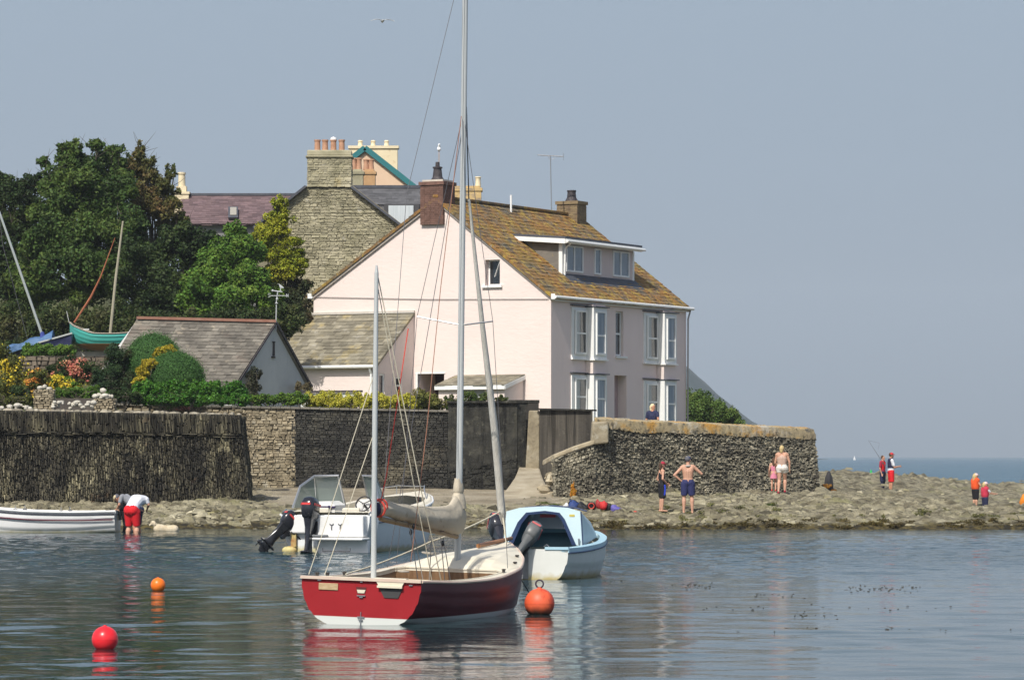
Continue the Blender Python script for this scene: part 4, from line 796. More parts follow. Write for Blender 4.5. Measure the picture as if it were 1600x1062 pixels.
# purple slate house on the left
YL = 176.0
lh = thing('slate_house', 'low house with purple slate roof, rooflight and cream chimney, behind the big tree', 'house', P(360, 500, YL))
b = MB(); b.hexa([P(290, 500, YL), P(480, 500, YL), P(480, 500, YL+6), P(290, 500, YL+6), P(290, 352, YL), P(480, 352, YL), P(480, 352, YL+6), P(290, 352, YL+6)]); part('wall', b, M('grey_stone_wall', [(.2, .2, .2), (.28, .27, .26)], scale=2), lh, True)
b = MB(); T0_, T1_, B0_, B1_ = P(283, 305, YL+2.5), P(480, 305, YL+2.5), P(283, 349, YL-.3), P(480, 349, YL-.3); b.hexa([B0_-V(0,0,.1), B1_-V(0,0,.1), T1_-V(0,0,.1), T0_-V(0,0,.1), B0_, B1_, T1_, T0_]); slates(b, T0_, T1_, B1_, B0_, 14, .4, .018, .01, 61, .02)
part('roof', b, M('purple_slate', [(.12, .08, .085), (.17, .115, .115)], scale=2, isl=.25, rough=.85), lh, True)
b = MB(); b.bar(P(283, 304, YL+2.5), P(480, 304, YL+2.5), .25, .12); part('ridge', b, lead, lh, True)
b = MB(); m_ = lambda px, py: P(px, py, YL-.3+2.8*(349-py)/44)+V(0, -.06, .06); b.hexa([m_(357, 345), m_(372, 345), m_(372, 328), m_(357, 328)]+[p+V(0, -.1, .1) for p in (m_(357, 345), m_(372, 345), m_(372, 328), m_(357, 328))]); rl = part('rooflight', b, lead, lh, True)
b = MB(); b.hexa([p+V(0, -.1, .1) for p in (m_(360, 342), m_(370, 342), m_(370, 330), m_(360, 330))]+[p+V(0, -.13, .13) for p in (m_(360, 342), m_(370, 342), m_(370, 330), m_(360, 330))]); part('pane', b, M('rooflight_pane', (.35, .33, .28), rough=.2), rl, True)
b = MB(); q = P(284, 340, YL+2.4); b.box((q.x, q.y, (q.z+P(0, 302, YL+2.4).z)/2), (.75, .6, P(0, 302, YL+2.4).z-q.z)); b.box((q.x, q.y, P(0, 302, YL+2.4).z), (.85, .7, .12)); b.box((q.x, q.y, P(0, 296, YL+2.4).z), (.5, .5, .3)); ch = part('chimney', b, cream, lh, True)
b = MB(); b.lathe((q.x, q.y, P(0, 292, YL+2.4).z), [(.19, 0), (.17, .6), (.21, .64), (.21, .72), (.12, .74)], 12); part('pot', b, cream, ch, True)
# ---------------------------------------------------------------- garage with grey gable
gr = thing('outbuilding', 'low outbuilding with grey rendered gable and mossy slate roof, behind the clipped hedge', 'outbuilding', P(430, 625, 129))
n_, ap_, f_ = P(363, 600, 128.0), P(427, 505, 130.3), P(478, 602, 132.6)
n0_, f0_ = V(n_.x, n_.y, GZ-.2), V(f_.x, f_.y, GZ-.2); LV = V(-5.1, -.25, 0)
b = MB(); b.prism([n0_, f0_, f_, ap_, n_], LV); part('wall', b, M('grey_render', [(.50, .50, .48), (.58, .58, .56)], scale=1.1, rough=.92, bump=.004, lay=[((.36, .36, .35), 1.6, .58, .72, (3, 3, .3), .5)]), gr, True, fixn=True)
b = MB(); ov_ = V(.08, .01, 0); r1_ = ap_+ov_+V(0, 0, .04); r0_ = ap_+LV*1.0+V(-.0, -.6, .10); e1_ = n_+ov_+V(-.1, -.2, -.06); e0_ = n_+LV*1.12+V(0, -.4, -.1)
r0_ = P(214, 498, 129.0); e0_ = P(150, 606, 126.4); e1_ = P(364, 606, 127.7)
nn = (e1_-e0_).cross(r0_-e0_).normalized(); nn = nn if nn.z > 0 else -nn
b.hexa([e0_-nn*.1, e1_-nn*.1, r1_-nn*.1, r0_-nn*.1, e0_, e1_, r1_, r0_]); slates(b, r0_, r1_, e1_, e0_, 20, .26, .016, .009, 33, .02)
fe1 = f_+ov_+V(.1, .2, -.06); fe0 = fe1+LV*1.1; b.hexa([fe1-V(0,0,.1), fe0-V(0,0,.1), r0_-V(0,0,.1), r1_-V(0,0,.1), fe1, fe0, r0_, r1_])
ro = part('roof', b, M('mossy_slate', [(.10, .09, .075), (.155, .14, .115), (.215, .195, .16)], scale=1.4, isl=.28, rough=.9, detail=7, lay=[((.28, .24, .18), 3, .58, .7), ((.15, .11, .085), .8, .55, .65, (1, 1, 1), .5)]), gr, True)
b = MB(); b.bar(r0_+V(0, 0, .04), r1_+V(0, 0, .04), .22, .1); part('ridge_tiles', b, M('red_ridge', [(.28, .12, .08), (.36, .2, .14)], scale=4), ro, True)
b = MB(); b.bar(r1_+V(.03, 0, -.02), fe1+V(.03, 0, 0), .08, .09); b.bar(r1_+V(.03, 0, -.04), e1_+V(.05, 0, -.04), .04, .06); part('verge', b, darkpot, gr, True)
q = P(426, 545, 130.4); b = MB(); b.box((q.x+.02, q.y, q.z), (.12, .16, .5)); b.box((q.x+.03, q.y, q.z-.3), (.14, .3, .06)); b.box((q.x+.03, q.y, q.z+.26), (.14, .26, .04)); part('slit_window', b, darkpot, gr, True)
# white garden screen wall with dark coping
ws = thing('screen_wall', 'short white garden wall with thin dark coping in front of the pink side wing', 'wall', P(515, 640, 131))
b = MB(); a, c = P(470, 614, 131), P(558, 613, 131); wallbox(b, a, c, GZ-.1, .2); part('panel', b, M('whitewash', [(.66, .67, .64), (.76, .77, .74)], scale=2, rough=.85, lay=[((.45, .46, .42), 1.5, .58, .7, (1, 1, .4))]), ws, True)
b = MB(); b.bar(a+V(-.1, .1, .05), c+V(.2, .1, .05), .35, .07); part('coping', b, darkpot, ws, True)
# low shelf/bench end at the sea wall
bn = thing('bench', 'low dark bench top just showing above the sea wall below the front door', 'bench', P(967, 655, 121))
b = MB(); a, c = P(951, 653.5, 121), P(984, 654.5, 121); b.bar(a, c, .35, .05); part('seat', b, M('weathered_plank', [(.3, .27, .22), (.4, .37, .3)], scale=4), bn, True)
for px in (953, 982):
    b = MB(); q = P(px, 655.5, 121); b.box((q.x, q.y, q.z-.16), (.06, .3, .32)); part('leg', b, darkpot, bn, True)
# retaining wall and gate pillars in the left garden
rt = thing('retaining_wall', 'brown stone retaining wall behind the flower beds, under the laid-up boats', 'wall', P(90, 600, 130.5))
b = MB(); a, c = P(-40, 556, 130.4), P(168, 556, 130.4); wallbox(b, a+V(0, .06, 0), c+V(0, .06, 0), 4.2, .5); part('core', b, mortar, rt, True)
b = MB(); stones(b, V(a.x, 130.4, 4.3), V(c.x, 130.4, 4.3), c, a, (0, -1, 0), (.12, .4), (.07, .18), (.0, .05), 51); part('stonework', b, M('brown_rubble', [(.12, .095, .07), (.2, .165, .125)], scale=1.5, isl=.3, rough=.95), rt, True)
gp_ = []
for (x0, x1, yt, lab) in ((52, 82, 608, 'left rough stone gate pillar topped with round pebbles'), (146, 178, 622, 'right rough stone gate pillar heaped with white rocks')):
    t = thing('gate_pillar', lab, 'pillar', P((x0+x1)/2, 637, 115.2), group='gate pillars on the quay')
    a, c = P(x0, yt, 115.2), P(x1, yt, 115.2); b = MB(); b.box(((a.x+c.x)/2, 115.5, (a.z+3.4)/2), (c.x-a.x-.06, .5, a.z-3.4)); part('core', b, mortar, t, True)
    b = MB(); stones(b, V(a.x, 115.2, 3.4), V(c.x, 115.2, 3.4), c, a, (0, -1, 0), (.1, .25), (.05, .1), (.0, .04), 52, gap=.012); stones(b, V(c.x, 115.2, 3.4), V(c.x, 115.8, 3.4), c+V(0, .6, 0), c, (1, 0, 0), (.1, .25), (.05, .1), (.0, .04), 53); part('stonework', b, pale, t, True)
b = MB(); a, c = P(82, 622, 116.5), P(146, 622, 116.5); wallbox(b, a, c, 3.2, .2); a, c = P(88, 616, 116.9), P(124, 618, 116.9)
single('timber_gate', b, M('old_boards', [(.06, .05, .045), (.11, .095, .08)], scale=3, rough=.9, bump=.01), 'dark low timber gate between the two stone pillars', 'gate', P(114, 637, 116.5))
rd = random.Random(21); wr = M('white_rock', [(.38, .35, .28), (.62, .59, .51)], scale=5, rough=.9, bump=.02, isl=.12)
def rock(px, py, Y, r, lab, grp):
    b = MB(); c = P(px, py, Y); b.ball((0, 0, 0), (r*rd.uniform(.8, 1.3), r*rd.uniform(.7, 1.1), r*rd.uniform(.6, .95)), 9)
    b.v = [tuple(Vector(v)*(1+.35*mnoise.noise(Vector(v)*(1.3/r)+V(px, py, 0)))) for v in b.v]
    o = part('white_rock', b, wr, smooth='all'); o.location = c; o['label'] = lab; o['category'] = 'rock'; o['group'] = grp; o.rotation_euler.z = rd.uniform(0, 6)
for i in range(30): rock(rd.uniform(78, 156), rd.uniform(627, 638), 114.9+rd.uniform(-.2, .2), rd.uniform(.045, .105), 'pale rock in the heap along the quay edge between the two gate pillars', 'white rocks heaped between the gate pillars')
for px, py, r in ((149, 619, .09), (155, 617, .1), (161, 610, .13), (163, 618, .14), (171, 619, .1), (175, 619, .07), (158, 621, .08), (167, 621, .09)): rock(px, py, 115.5, r, 'white rock piled on top of the right gate pillar', 'white rocks on the right gate pillar')
for px, py, r in ((63, 606, .1), (70, 604, .11), (77, 607, .1), (66, 613, .1), (75, 614, .1)): rock(px, py, 115.35, r, 'pale pebble set on top of the left gate pillar', 'pebbles on the left gate pillar')
for i in range(14): rock(rd.uniform(-5, 52), rd.uniform(632, 638), 114.8, rd.uniform(.05, .11), 'small pale rock scattered along the quay top at the left edge', 'small rocks along the left of the quay top')
b = MB(); a, c = P(274, 632, 124.0), P(296, 641, 124.0); b.hexa([V(a.x, 123.95, c.z), V(c.x, 123.95, c.z), V(c.x, 124.3, c.z), V(a.x, 124.3, c.z), V(a.x, 123.95, a.z), V(c.x, 123.95, a.z), V(c.x, 124.3, a.z), V(a.x, 124.3, a.z)])
single('brick_block', b, M('red_block', [(.33, .10, .07), (.42, .17, .12)], scale=5), 'small red brick block set below the garden wall coping', 'brick', P(285, 641, 124), bevel=.02)
# ---------------------------------------------------------------- vegetation
def leafmat(name, cols, hue=.02, isl=.35, trans=.25, rough=.65, spec=.25): return M(name, cols, scale=.6, isl=isl, hue=hue, trans=trans, rough=rough, detail=3, spec=spec)
bark = M('bark', [(.06, .05, .035), (.14, .12, .09)], scale=6, st=(3, 3, .5), rough=.95, bump=.02)
def B(px, py, rx, ry, Y, rd_=None): return (P(px, py, Y), (rx/F*Y, (rd_ if rd_ else (rx+ry)/2/F*Y), ry/F*Y))
def tree(name, label, cat, blobs, n, leaf, mat, base=None, seed=1, group=None, sub=14, subr=.38, limbs=True, flowers=None, fl_n=0, fl_size=.1, fl_mat=None, asp=.6, shell=.55, up=.3, twigs=0, droop=0, crown='crown'):
    cx = sum(b[0].x for b in blobs)/len(blobs); cy = sum(b[0].y for b in blobs)/len(blobs); zb = min(b[0].z-b[1][2] for b in blobs)
    base = base or V(cx, cy, land_z(cx, cy)-.1)
    t = thing(name, label, cat, base, group=group)
    part(crown, leafmesh('crown', blobs, n, leaf, seed, sub=sub, subr=subr, asp=asp, shell=shell, up=up, droop=droop), mat, t, True)
    if flowers: part('flowers', leafmesh('flowers', flowers, fl_n, fl_size, seed+50, sub=sub, subr=subr, asp=.95, shell=.9, up=.6), fl_mat, t, True)
    if limbs:
        rd = random.Random(seed); b = MB(); m = MB()
        top = V(cx, cy, max(b_[0].z for b_ in blobs)); fork = base.lerp(top, .3)
        b.tube([base, base.lerp(fork, .5)+V(rd.uniform(-.1, .1), 0, 0), fork], [.3*limbs, .24*limbs, .2*limbs], 8)
        for c, r in blobs:
            for k in range(4):
                e = c+V(rd.uniform(-.55, .55)*r[0], rd.uniform(-.5, .5)*r[1], rd.uniform(-.4, .5)*r[2]); q = fork.lerp(e, .5)+V(rd.uniform(-.3, .3), rd.uniform(-.3, .3), rd.uniform(0, .4))
                m.tube([fork, q, e], [.10*limbs, .05*limbs, .012], 5)
                for j in range(twigs):
                    s_ = q.lerp(e, rd.random()); d = V(rd.uniform(-1, 1), rd.uniform(-1, 1), rd.uniform(.1, 1.3)).normalized()*rd.uniform(.4, 1.1); m.tube([s_, s_+d*.5+V(rd.uniform(-.08, .08), 0, 0), s_+d], [.016, .01, .004], 4)
        tr = part('trunk', b, bark, t, True, smooth=True); part('limbs', m, bark, tr, True)
    return t
green = leafmat('sycamore_leaf', [(.028, .055, .012), (.06, .105, .02), (.115, .16, .03)])
dgreen = leafmat('dark_leaf', [(.018, .036, .011), (.036, .062, .016), (.07, .10, .022)])
bright = leafmat('bright_leaf', [(.055, .12, .018), (.10, .19, .024), (.16, .24, .035)])
gold = leafmat('golden_leaf', [(.06, .11, .012), (.26, .29, .02), (.46, .43, .04)], isl=.45)
rust = leafmat('rusty_leaf', [(.05, .08, .018), (.11, .11, .03), (.18, .115, .045)], hue=.03)
olive = leafmat('olive_leaf', [(.06, .075, .018), (.13, .14, .03)])
G3 = 'trees behind the garden on the left'
tree('broadleaf_tree', 'tallest green broadleaf tree, its ragged top against the sky behind the laid-up boats', 'tree', [B(98, 232, 11, 12, 152), B(118, 228, 12, 10, 152), B(150, 226, 14, 10, 152), B(182, 236, 14, 12, 153), B(70, 252, 12, 12, 152), B(108, 248, 26, 26, 152), B(140, 256, 34, 34, 152), B(172, 262, 34, 32, 153), B(95, 290, 40, 36, 151), B(135, 305, 50, 44, 151), B(185, 300, 44, 44, 152), B(85, 335, 44, 44, 150), B(160, 350, 62, 52, 150), B(100, 385, 56, 54, 149), B(205, 380, 52, 50, 150), B(150, 430, 84, 52, 149), B(60, 430, 50, 50, 149)], 82000, .16, green, seed=3, group=G3, twigs=4, limbs=1, sub=26, subr=.33, shell=.35)
tree('broadleaf_tree', 'thin-topped tree at the left edge of the picture with bare twigs sticking up', 'tree', [B(-14, 290, 36, 36, 156), B(30, 300, 34, 36, 155), B(60, 290, 24, 24, 156), B(0, 345, 50, 40, 155), B(48, 350, 40, 44, 155), B(-60, 340, 60, 80, 156), B(0, 410, 66, 50, 154), B(40, 460, 60, 40, 154)], 42000, .15, dgreen, seed=4, group=G3, twigs=8, limbs=1, sub=24, subr=.32, shell=.4)
tree('broadleaf_tree', 'rusty-leaved tree between the tallest tree and the cream chimney', 'tree', [B(219, 232, 7, 12, 156), B(236, 252, 10, 10, 156), B(268, 268, 10, 14, 156), B(205, 262, 28, 26, 156), B(232, 280, 34, 30, 156), B(258, 298, 26, 28, 156), B(262, 330, 30, 34, 155), B(222, 325, 36, 40, 155), B(220, 243, 10, 20, 156), B(285, 350, 18, 26, 155)], 16000, .14, rust, seed=5, group=G3, twigs=9, limbs=.9, sub=24, subr=.28, shell=.3)
tree('broadleaf_tree', 'dark shady tree below the rusty crown, above the outbuilding roof', 'tree', [B(275, 385, 46, 40, 149), B(315, 385, 34, 34, 149), B(225, 420, 60, 50, 148), B(250, 470, 70, 50, 148), B(310, 430, 45, 50, 150)], 40000, .15, dgreen, seed=6, group=G3, twigs=2, limbs=.9, sub=24, subr=.34, shell=.35)
tree('broadleaf_tree', 'bright green bushy tree above the right half of the outbuilding roof', 'tree', [B(340, 425, 44, 44, 143), B(378, 395, 34, 36, 144), B(312, 462, 38, 38, 142), B(355, 470, 46, 40, 142), B(400, 455, 42, 46, 144), B(366, 368, 20, 20, 144), B(392, 420, 34, 40, 144)], 44000, .14, bright, seed=7, group=G3, twigs=1, limbs=.7, sub=24, subr=.32, shell=.35)
tree('conifer_tree', 'golden-green conifer standing against the stone gable', 'tree', [B(438, 320, 13, 16, 147), B(436, 340, 24, 20, 147), B(434, 362, 32, 20, 147), B(442, 382, 36, 18, 147), B(432, 398, 38, 20, 147), B(450, 412, 34, 16, 147), B(432, 428, 38, 18, 147), B(415, 372, 20, 30, 147)], 34000, .12, gold, seed=8, twigs=1, limbs=.7, sub=26, subr=.30, asp=.45, shell=.3)
tree('shrub', 'dark reddish green shrub beneath the golden conifer beside the pink wall', 'shrub', [B(462, 450, 30, 22, 147), B(440, 475, 40, 35, 146), B(462, 500, 30, 34, 145)], 12000, .13, leafmat('dark_red_leaf', [(.02, .03, .012), (.04, .055, .018), (.10, .045, .025)]), seed=9, limbs=.4)
tree('shrub', 'rounded green bush on the slope at the right end of the pink house', 'shrub', [B(1080, 637, 24, 32, 168), B(1100, 640, 22, 30, 168), B(1120, 645, 20, 26, 168), B(1137, 652, 18, 21, 168), B(1151, 661, 12, 15, 168), B(1085, 660, 26, 30, 168)], 40000, .10, leafmat('sea_bush', [(.06, .11, .025), (.12, .19, .04), (.18, .20, .055)]), seed=10, limbs=.4, base=V(9.5, 168, 3), sub=34, subr=.34, shell=.3)
# rough growth: uncountable
ug = leafmesh('undergrowth', [B(-30+i*26, 520-(i % 3)*8, 30, 34, 143-i*.2) for i in range(13)]+[B(10+i*30, 545, 26, 16, 138.5) for i in range(4)]+[B(300+i*30, 500, 24, 24, 140) for i in range(6)], 46000, .12, 12, sub=22)
o = part('undergrowth', ug, leafmat('undergrowth', [(.018, .034, .01), (.05, .075, .018), (.09, .09, .03)], hue=.03)); o['kind'] = 'stuff'; o['label'] = 'rough dark undergrowth at the foot of the trees'
def shrub(name, label, blobs, n, leaf, mat, seed, fl=None, fn=0, fs=.08, fm=None, cat='shrub', **k): return tree(name, label, cat, blobs, n, leaf, mat, seed=seed, limbs=k.pop('limbs', .15), flowers=(fl or blobs) if fn else None, fl_n=fn, fl_size=fs, fl_mat=fm, sub=k.pop('sub', 18), crown='foliage', **k)
fy = leafmat('yellow_flower', [(.62, .46, .03), (.75, .62, .06)], hue=.01, isl=.15); fp = leafmat('pink_flower', [(.55, .12, .10), (.68, .30, .20), (.6, .10, .06)], hue=.03, isl=.2); fo = leafmat('orange_flower', [(.62, .2, .04), (.7, .42, .08)], hue=.03, isl=.2)
shrub('low_hedge', 'leafy bright green growth in front of the blue laid-up boat', [B(45+i*15, 547, 12, 10, 131.2) for i in range(5)], 9000, .1, bright, 21, cat='hedge')
shrub('flowering_shrub', 'tall yellow flowering shrub at the left edge of the picture', [B(0, 560, 22, 28, 124), B(20, 585, 22, 30, 123), B(-10, 610, 30, 34, 122)], 9000, .09, olive, 22, fn=2600, fs=.07, fm=fy)
shrub('flowering_shrub', 'large shrub covered in pink and red flowers below the teal boat', [B(112, 572, 26, 16, 127), B(132, 578, 20, 18, 127), B(90, 582, 20, 12, 126.6)], 8000, .09, dgreen, 23, fn=1900, fs=.08, fm=fp)
shrub('flowering_shrub', 'low yellow-green flowering shrub above the timber gate', [B(92, 596, 18, 12, 123), B(112, 603, 16, 9, 122.6)], 5000, .08, bright, 24, fn=1400, fs=.07, fm=fy)
shrub('flowering_shrub', 'small shrub with orange and yellow flowers left of the timber gate', [B(58, 590, 18, 16, 122), B(48, 604, 14, 14, 121.5)], 5000, .08, olive, 25, fn=900, fs=.08, fm=fo)
shrub('flowering_shrub', 'small yellow flowered plant behind the left gate pillar', [B(30, 618, 18, 16, 119), B(46, 625, 12, 10, 118.6)], 5000, .08, dgreen, 26, fn=600, fs=.07, fm=fy)
shrub('conifer_shrub', 'dark green conifer shrub with reddish patches left of the clipped domes', [B(182, 562, 26, 24, 122), B(178, 590, 28, 26, 121.6), B(200, 600, 20, 18, 121.4), B(160, 604, 16, 12, 121), B(152, 588, 13, 16, 121.2)], 15000, .09, leafmat('conifer_red', [(.02, .045, .018), (.035, .07, .022), (.11, .05, .03)]), 27, asp=.4)
shrub('flowering_shrub', 'mixed green and yellow plants along the foot of the brown retaining wall', [B(45+i*14, 590+(i % 3)*3, 12, 11, 128.5) for i in range(8)], 12000, .08, olive, 71, fn=500, fs=.06, fm=fy)
shrub('low_plants', 'leafy green plants right behind the timber gate', [B(70+i*13, 612+(i % 2)*4, 11, 9, 119.5) for i in range(8)], 11000, .075, bright, 72, cat='plants')
shrub('low_plants', 'dull green plants below the yellow shrub at the far left', [B(-12+i*13, 626+(i % 2)*3, 12, 10, 117.5) for i in range(5)], 8000, .07, olive, 73, cat='plants')
shrub('low_plants', 'dark green plants behind the right gate pillar', [B(176+i*12, 618+(i % 2)*4, 11, 10, 118.5) for i in range(4)], 7000, .07, dgreen, 74, cat='plants')
def dome(label, px, py, rx, ry, Y, seed):
    c, r = B(px, py, rx, ry, Y); t = thing('topiary_dome', label, 'clipped bush', V(c.x, c.y, c.z-r[2]), group='clipped topiary domes')
    b = MB(); b.ball(c, tuple(x*.965 for x in r), 40); part('core', b, dm_core, t, True, smooth='all')
    rg = leafmesh('d', [(c, r)], 26000, .045, seed, sub=0, shell=.96); part('foliage', rg, dm_leaf, t, True)
dm_core = M('dome_core', [(.035, .09, .025), (.05, .11, .03)], scale=8, rough=.95); dm_leaf = leafmat('dome_leaf', [(.05, .13, .03), (.09, .19, .045)], isl=.3, hue=.01)
dome('larger clipped green dome behind the yellow shrub', 240, 572, 43, 49, 122.5, 1); dome('smaller clipped green dome in front, above the hedge', 273, 592, 44, 40, 120.6, 2)
ys_ = [B(218, 598, 11, 11, 119.5), B(224, 582, 11, 12, 119.6), B(236, 566, 12, 11, 120), B(250, 553, 12, 9, 120.8), B(266, 545, 13, 8, 121.3), B(222, 612, 8, 8, 119.2)]
shrub('golden_shrub', 'golden-leaved shrub squeezed between the two clipped domes', ys_, 7000, .075, leafmat('golden_shrub', [(.35, .28, .02), (.58, .45, .04)], isl=.25, hue=.01), 28)
hedge_leaf = leafmat('hedge_leaf', [(.04, .12, .015), (.07, .19, .02), (.10, .24, .03)], isl=.3, rough=.45)
shrub('hedge', 'broad glossy green hedge in front of the clipped domes and outbuilding', [B(218+i*10.5, 612-2*math.sin(i*1.3), 12, 17, 119.0+.1*i) for i in range(16)]+[B(218+i*18, 624, 14, 10, 118.8+.15*i) for i in range(10)], 42000, .085, hedge_leaf, 29, cat='hedge', limbs=.05, sub=26, subr=.4, shell=.2)
shrub('low_plants', 'low green plants along the garden wall under the grey gable', [B(385+i*14, 622+(i % 2)*3, 12, 9, 125.9) for i in range(7)], 7000, .08, bright, 30, cat='plants')
shrub('climbing_plant', 'dark climber growing up the grey gable of the outbuilding', [B(398, 585, 12, 15, 128.6), B(396, 605, 14, 16, 128.2), B(392, 618, 12, 10, 128)], 4500, .09, leafmat('climber', [(.03, .04, .02), (.08, .07, .04)]), 31, cat='climber')
shrub('spiky_plant', 'dry spiky plant at the left end of the white screen wall', [B(468, 604, 9, 9, 131.5), B(480, 606, 8, 8, 131.3)], 1800, .12, leafmat('dry_leaf', [(.12, .11, .05), (.25, .2, .12)]), 32, cat='plant', asp=.2)
shrub('hedge', 'low yellow-green hedge along the garden wall in front of the pink side wing', [B(486+i*10, 628-1.5*math.sin(i), 11, 14.5, 126.3) for i in range(17)], 40000, .06, leafmat('yellow_hedge', [(.34, .34, .035), (.52, .49, .06), (.62, .57, .10)], isl=.25), 33, cat='hedge')
shrub('shrub', 'olive and pinkish bush between the yellow hedge and the porch', [B(664, 625, 17, 17, 126.6), B(682, 630, 16, 14, 126.6), B(654, 634, 14, 10, 126.4)], 8000, .08, leafmat('olive_pink', [(.06, .10, .02), (.17, .17, .04), (.22, .17, .10)]), 34)
shrub('shrub', 'straggly dark green plants in front of the little porch', [B(738, 620, 16, 12, 126.8), B(760, 624, 16, 10, 126.8), B(716, 628, 14, 10, 126.8), B(783, 625, 12, 9, 126.8), B(700, 626, 9, 12, 126.8)], 7000, .08, leafmat('straggly', [(.03, .06, .015), (.09, .13, .03), (.1, .06, .03)]), 35, sub=14, subr=.3)
# seaweed and turf cushions on the foreshore
def weed(nm, label, spots, n, leaf, mat, seed):
    bl = []
    for px, y, rx in spots:
        x = (px-800)/F*y; bl.append((V(x, y, ground_z(x, y)+.0), (rx/F*y, .35, .09)))
    o = part(nm, leafmesh(nm, bl, n, leaf, seed, up=1), mat); o['kind'] = 'stuff'; o['label'] = label
weed('weed_patch', 'green weed growing on the rocks below the sea wall', [(1120, 113.2, 14), (1150, 113, 16), (1178, 112.6, 18), (1200, 112.4, 10), (1092, 113, 8), (850, 113, 16), (865, 112.6, 14)], 9000, .05, leafmat('green_weed', [(.07, .10, .02), (.13, .15, .03)]), 61)
weed('algae', 'yellow-green algae covering the rocks below the quay wall', [(20+i*20, 111.3, 22) for i in range(12)], 20000, .05, leafmat('algae', [(.12, .12, .03), (.22, .20, .07)]), 62)
weed('seaweed', 'orange-brown seaweed at the far foot of the sea wall', [(1292, 124.2, 6), (1300, 124.4, 6), (1306, 124.6, 4)], 2500, .06, leafmat('brown_weed', [(.2, .08, .01), (.35, .17, .03)]), 63)
weed('seaweed', 'orange weed clump hanging at the foot of the sea wall by the path', [(895, 116.7, 4), (897, 116.75, 4)], 900, .06, leafmat('orange_weed', [(.35, .15, .01), (.55, .28, .03)]), 64)
for v in bpy.data.objects['seaweed.001'].data.vertices: v.co.z = (v.co.z-.8)*3.2+1.0
rw_ = np.random.RandomState(91); sp1 = [(rw_.uniform(385, 1640), rw_.uniform(107.9, 109.1), rw_.uniform(5, 26)) for k in range(120)]
weed('seaweed', 'dark brown seaweed fringe along the water edge of the rocks', sp1, 30000, .06, leafmat('fringe_weed', [(.03, .022, .008), (.08, .06, .015), (.14, .11, .03)]), 65)
sp2 = [(rw_.uniform(880, 1640), rw_.uniform(109.5, 114), rw_.uniform(4, 16)) for k in range(60)]
weed('weed_patch', 'olive weed in patches over the lower rocks', sp2, 14000, .05, leafmat('olive_weed', [(.07, .075, .02), (.14, .14, .04), (.20, .19, .07)]), 66)
fl_ = MB(); rg = random.Random(17)
for (x0, x1, py, n_) in ((1050, 1115, 915, 70), (1320, 1440, 919, 120), (1180, 1260, 930, 30), (1060, 1500, 950, 40), (1240, 1310, 962, 36), (1380, 1400, 981, 14), (1150, 1600, 985, 20), (900, 1010, 905, 26)):
    for k in range(n_//2):
        yy = CH*F/(py+rg.gauss(0, 3.0)-HY); xx = (rg.uniform(x0, x1)-800)/F*yy; l = rg.uniform(.012, .04); a = rg.uniform(-.5, .5)
        fl_.box((xx, yy, .006), (l, l*rg.uniform(.3, .8), .008), a)
o = part('floating_weed', fl_, M('drift_weed', [(.02, .018, .008), (.07, .05, .02)], scale=5)); o['kind'] = 'stuff'; o['label'] = 'scraps of drifting weed floating on the calm water at the right'
# ---------------------------------------------------------------- boats
def zband(m, z, col, soft=.004, nz=.0):
    """material colour below object height z"""
    n = m.node_tree.nodes; L = m.node_tree.links; b = n['Principled BSDF']; src = b.inputs['Base Color'].links[0].from_socket
    tc = n.new('ShaderNodeTexCoord'); s_ = n.new('ShaderNodeSeparateXYZ'); L.new(tc.outputs['Object'], s_.inputs[0]); v = s_.outputs['Z']
    if nz:
        t = n.new('ShaderNodeTexNoise'); t.inputs['Scale'].default_value = 6; L.new(tc.outputs['Object'], t.inputs[0]); a = n.new('ShaderNodeMath'); a.operation = 'MULTIPLY_ADD'; a.inputs[1].default_value = nz; L.new(t.outputs['Fac'], a.inputs[0]); L.new(v, a.inputs[2]); v = a.outputs[0]; z += nz/2
    r = n.new('ShaderNodeMapRange'); r.inputs[1].default_value = z-soft; r.inputs[2].default_value = z+soft; r.inputs[3].default_value = 1; r.inputs[4].default_value = 0; L.new(v, r.inputs[0])
    x = n.new('ShaderNodeMix'); x.data_type = 'RGBA'; L.new(r.outputs[0], x.inputs[0]); L.new(src, x.inputs[6]); x.inputs[7].default_value = (*col, 1); L.new(x.outputs[2], b.inputs['Base Color']); return m
def interp_st(st, y):
    ys = [s_[0] for s_ in st]
    def cr(k):
        v = [s_[k] for s_ in st]; i = max(0, min(len(ys)-2, next((j for j in range(len(ys)-1) if y <= ys[j+1]), len(ys)-2)))
        t = (y-ys[i])/(ys[i+1]-ys[i]); p0 = v[max(0, i-1)]; p1 = v[i]; p2 = v[i+1]; p3 = v[min(len(v)-1, i+2)]
        return .5*((2*p1)+(-p0+p2)*t+(2*p0-5*p1+4*p2-p3)*t*t+(-p0+3*p1-3*p2+p3)*t**3)
    return cr(1), cr(2), cr(3)
def hullmesh(st, ex=.62, ez=1.1, na=26, ns=36, planks=0, step=.008, rake=0, transom=True):
    mb = MB(); rings = []; y0, y1 = st[0][0], st[-1][0]
    for i in range(ns+1):
        y = y0+(y1-y0)*i/ns; hb, sz, kz = interp_st(st, y); hb = max(hb, .012); half = []
        for j in range(na+1):
            a = math.pi/2*(1-j/na); x = hb*max(0, math.sin(a))**ex; z = sz-(sz-kz)*max(0, math.cos(a))**ez
            if planks and j > 0:
                f = (j/na*planks) % 1; x += (f)*step*min(1, hb*4)
            half.append((x, y+rake*(z-sz)*(1-i/ns), z))
        rings.append(half+[(-p[0], p[1], p[2]) for p in half[::-1][1:]])
    mb.loft(rings, transom, False, closed=False); return mb
def at_sheer(st, y, inset=0, dz=0, s_=1): hb, sz, kz = interp_st(st, y); return V(s_*max(0, hb-inset), y, sz+dz)
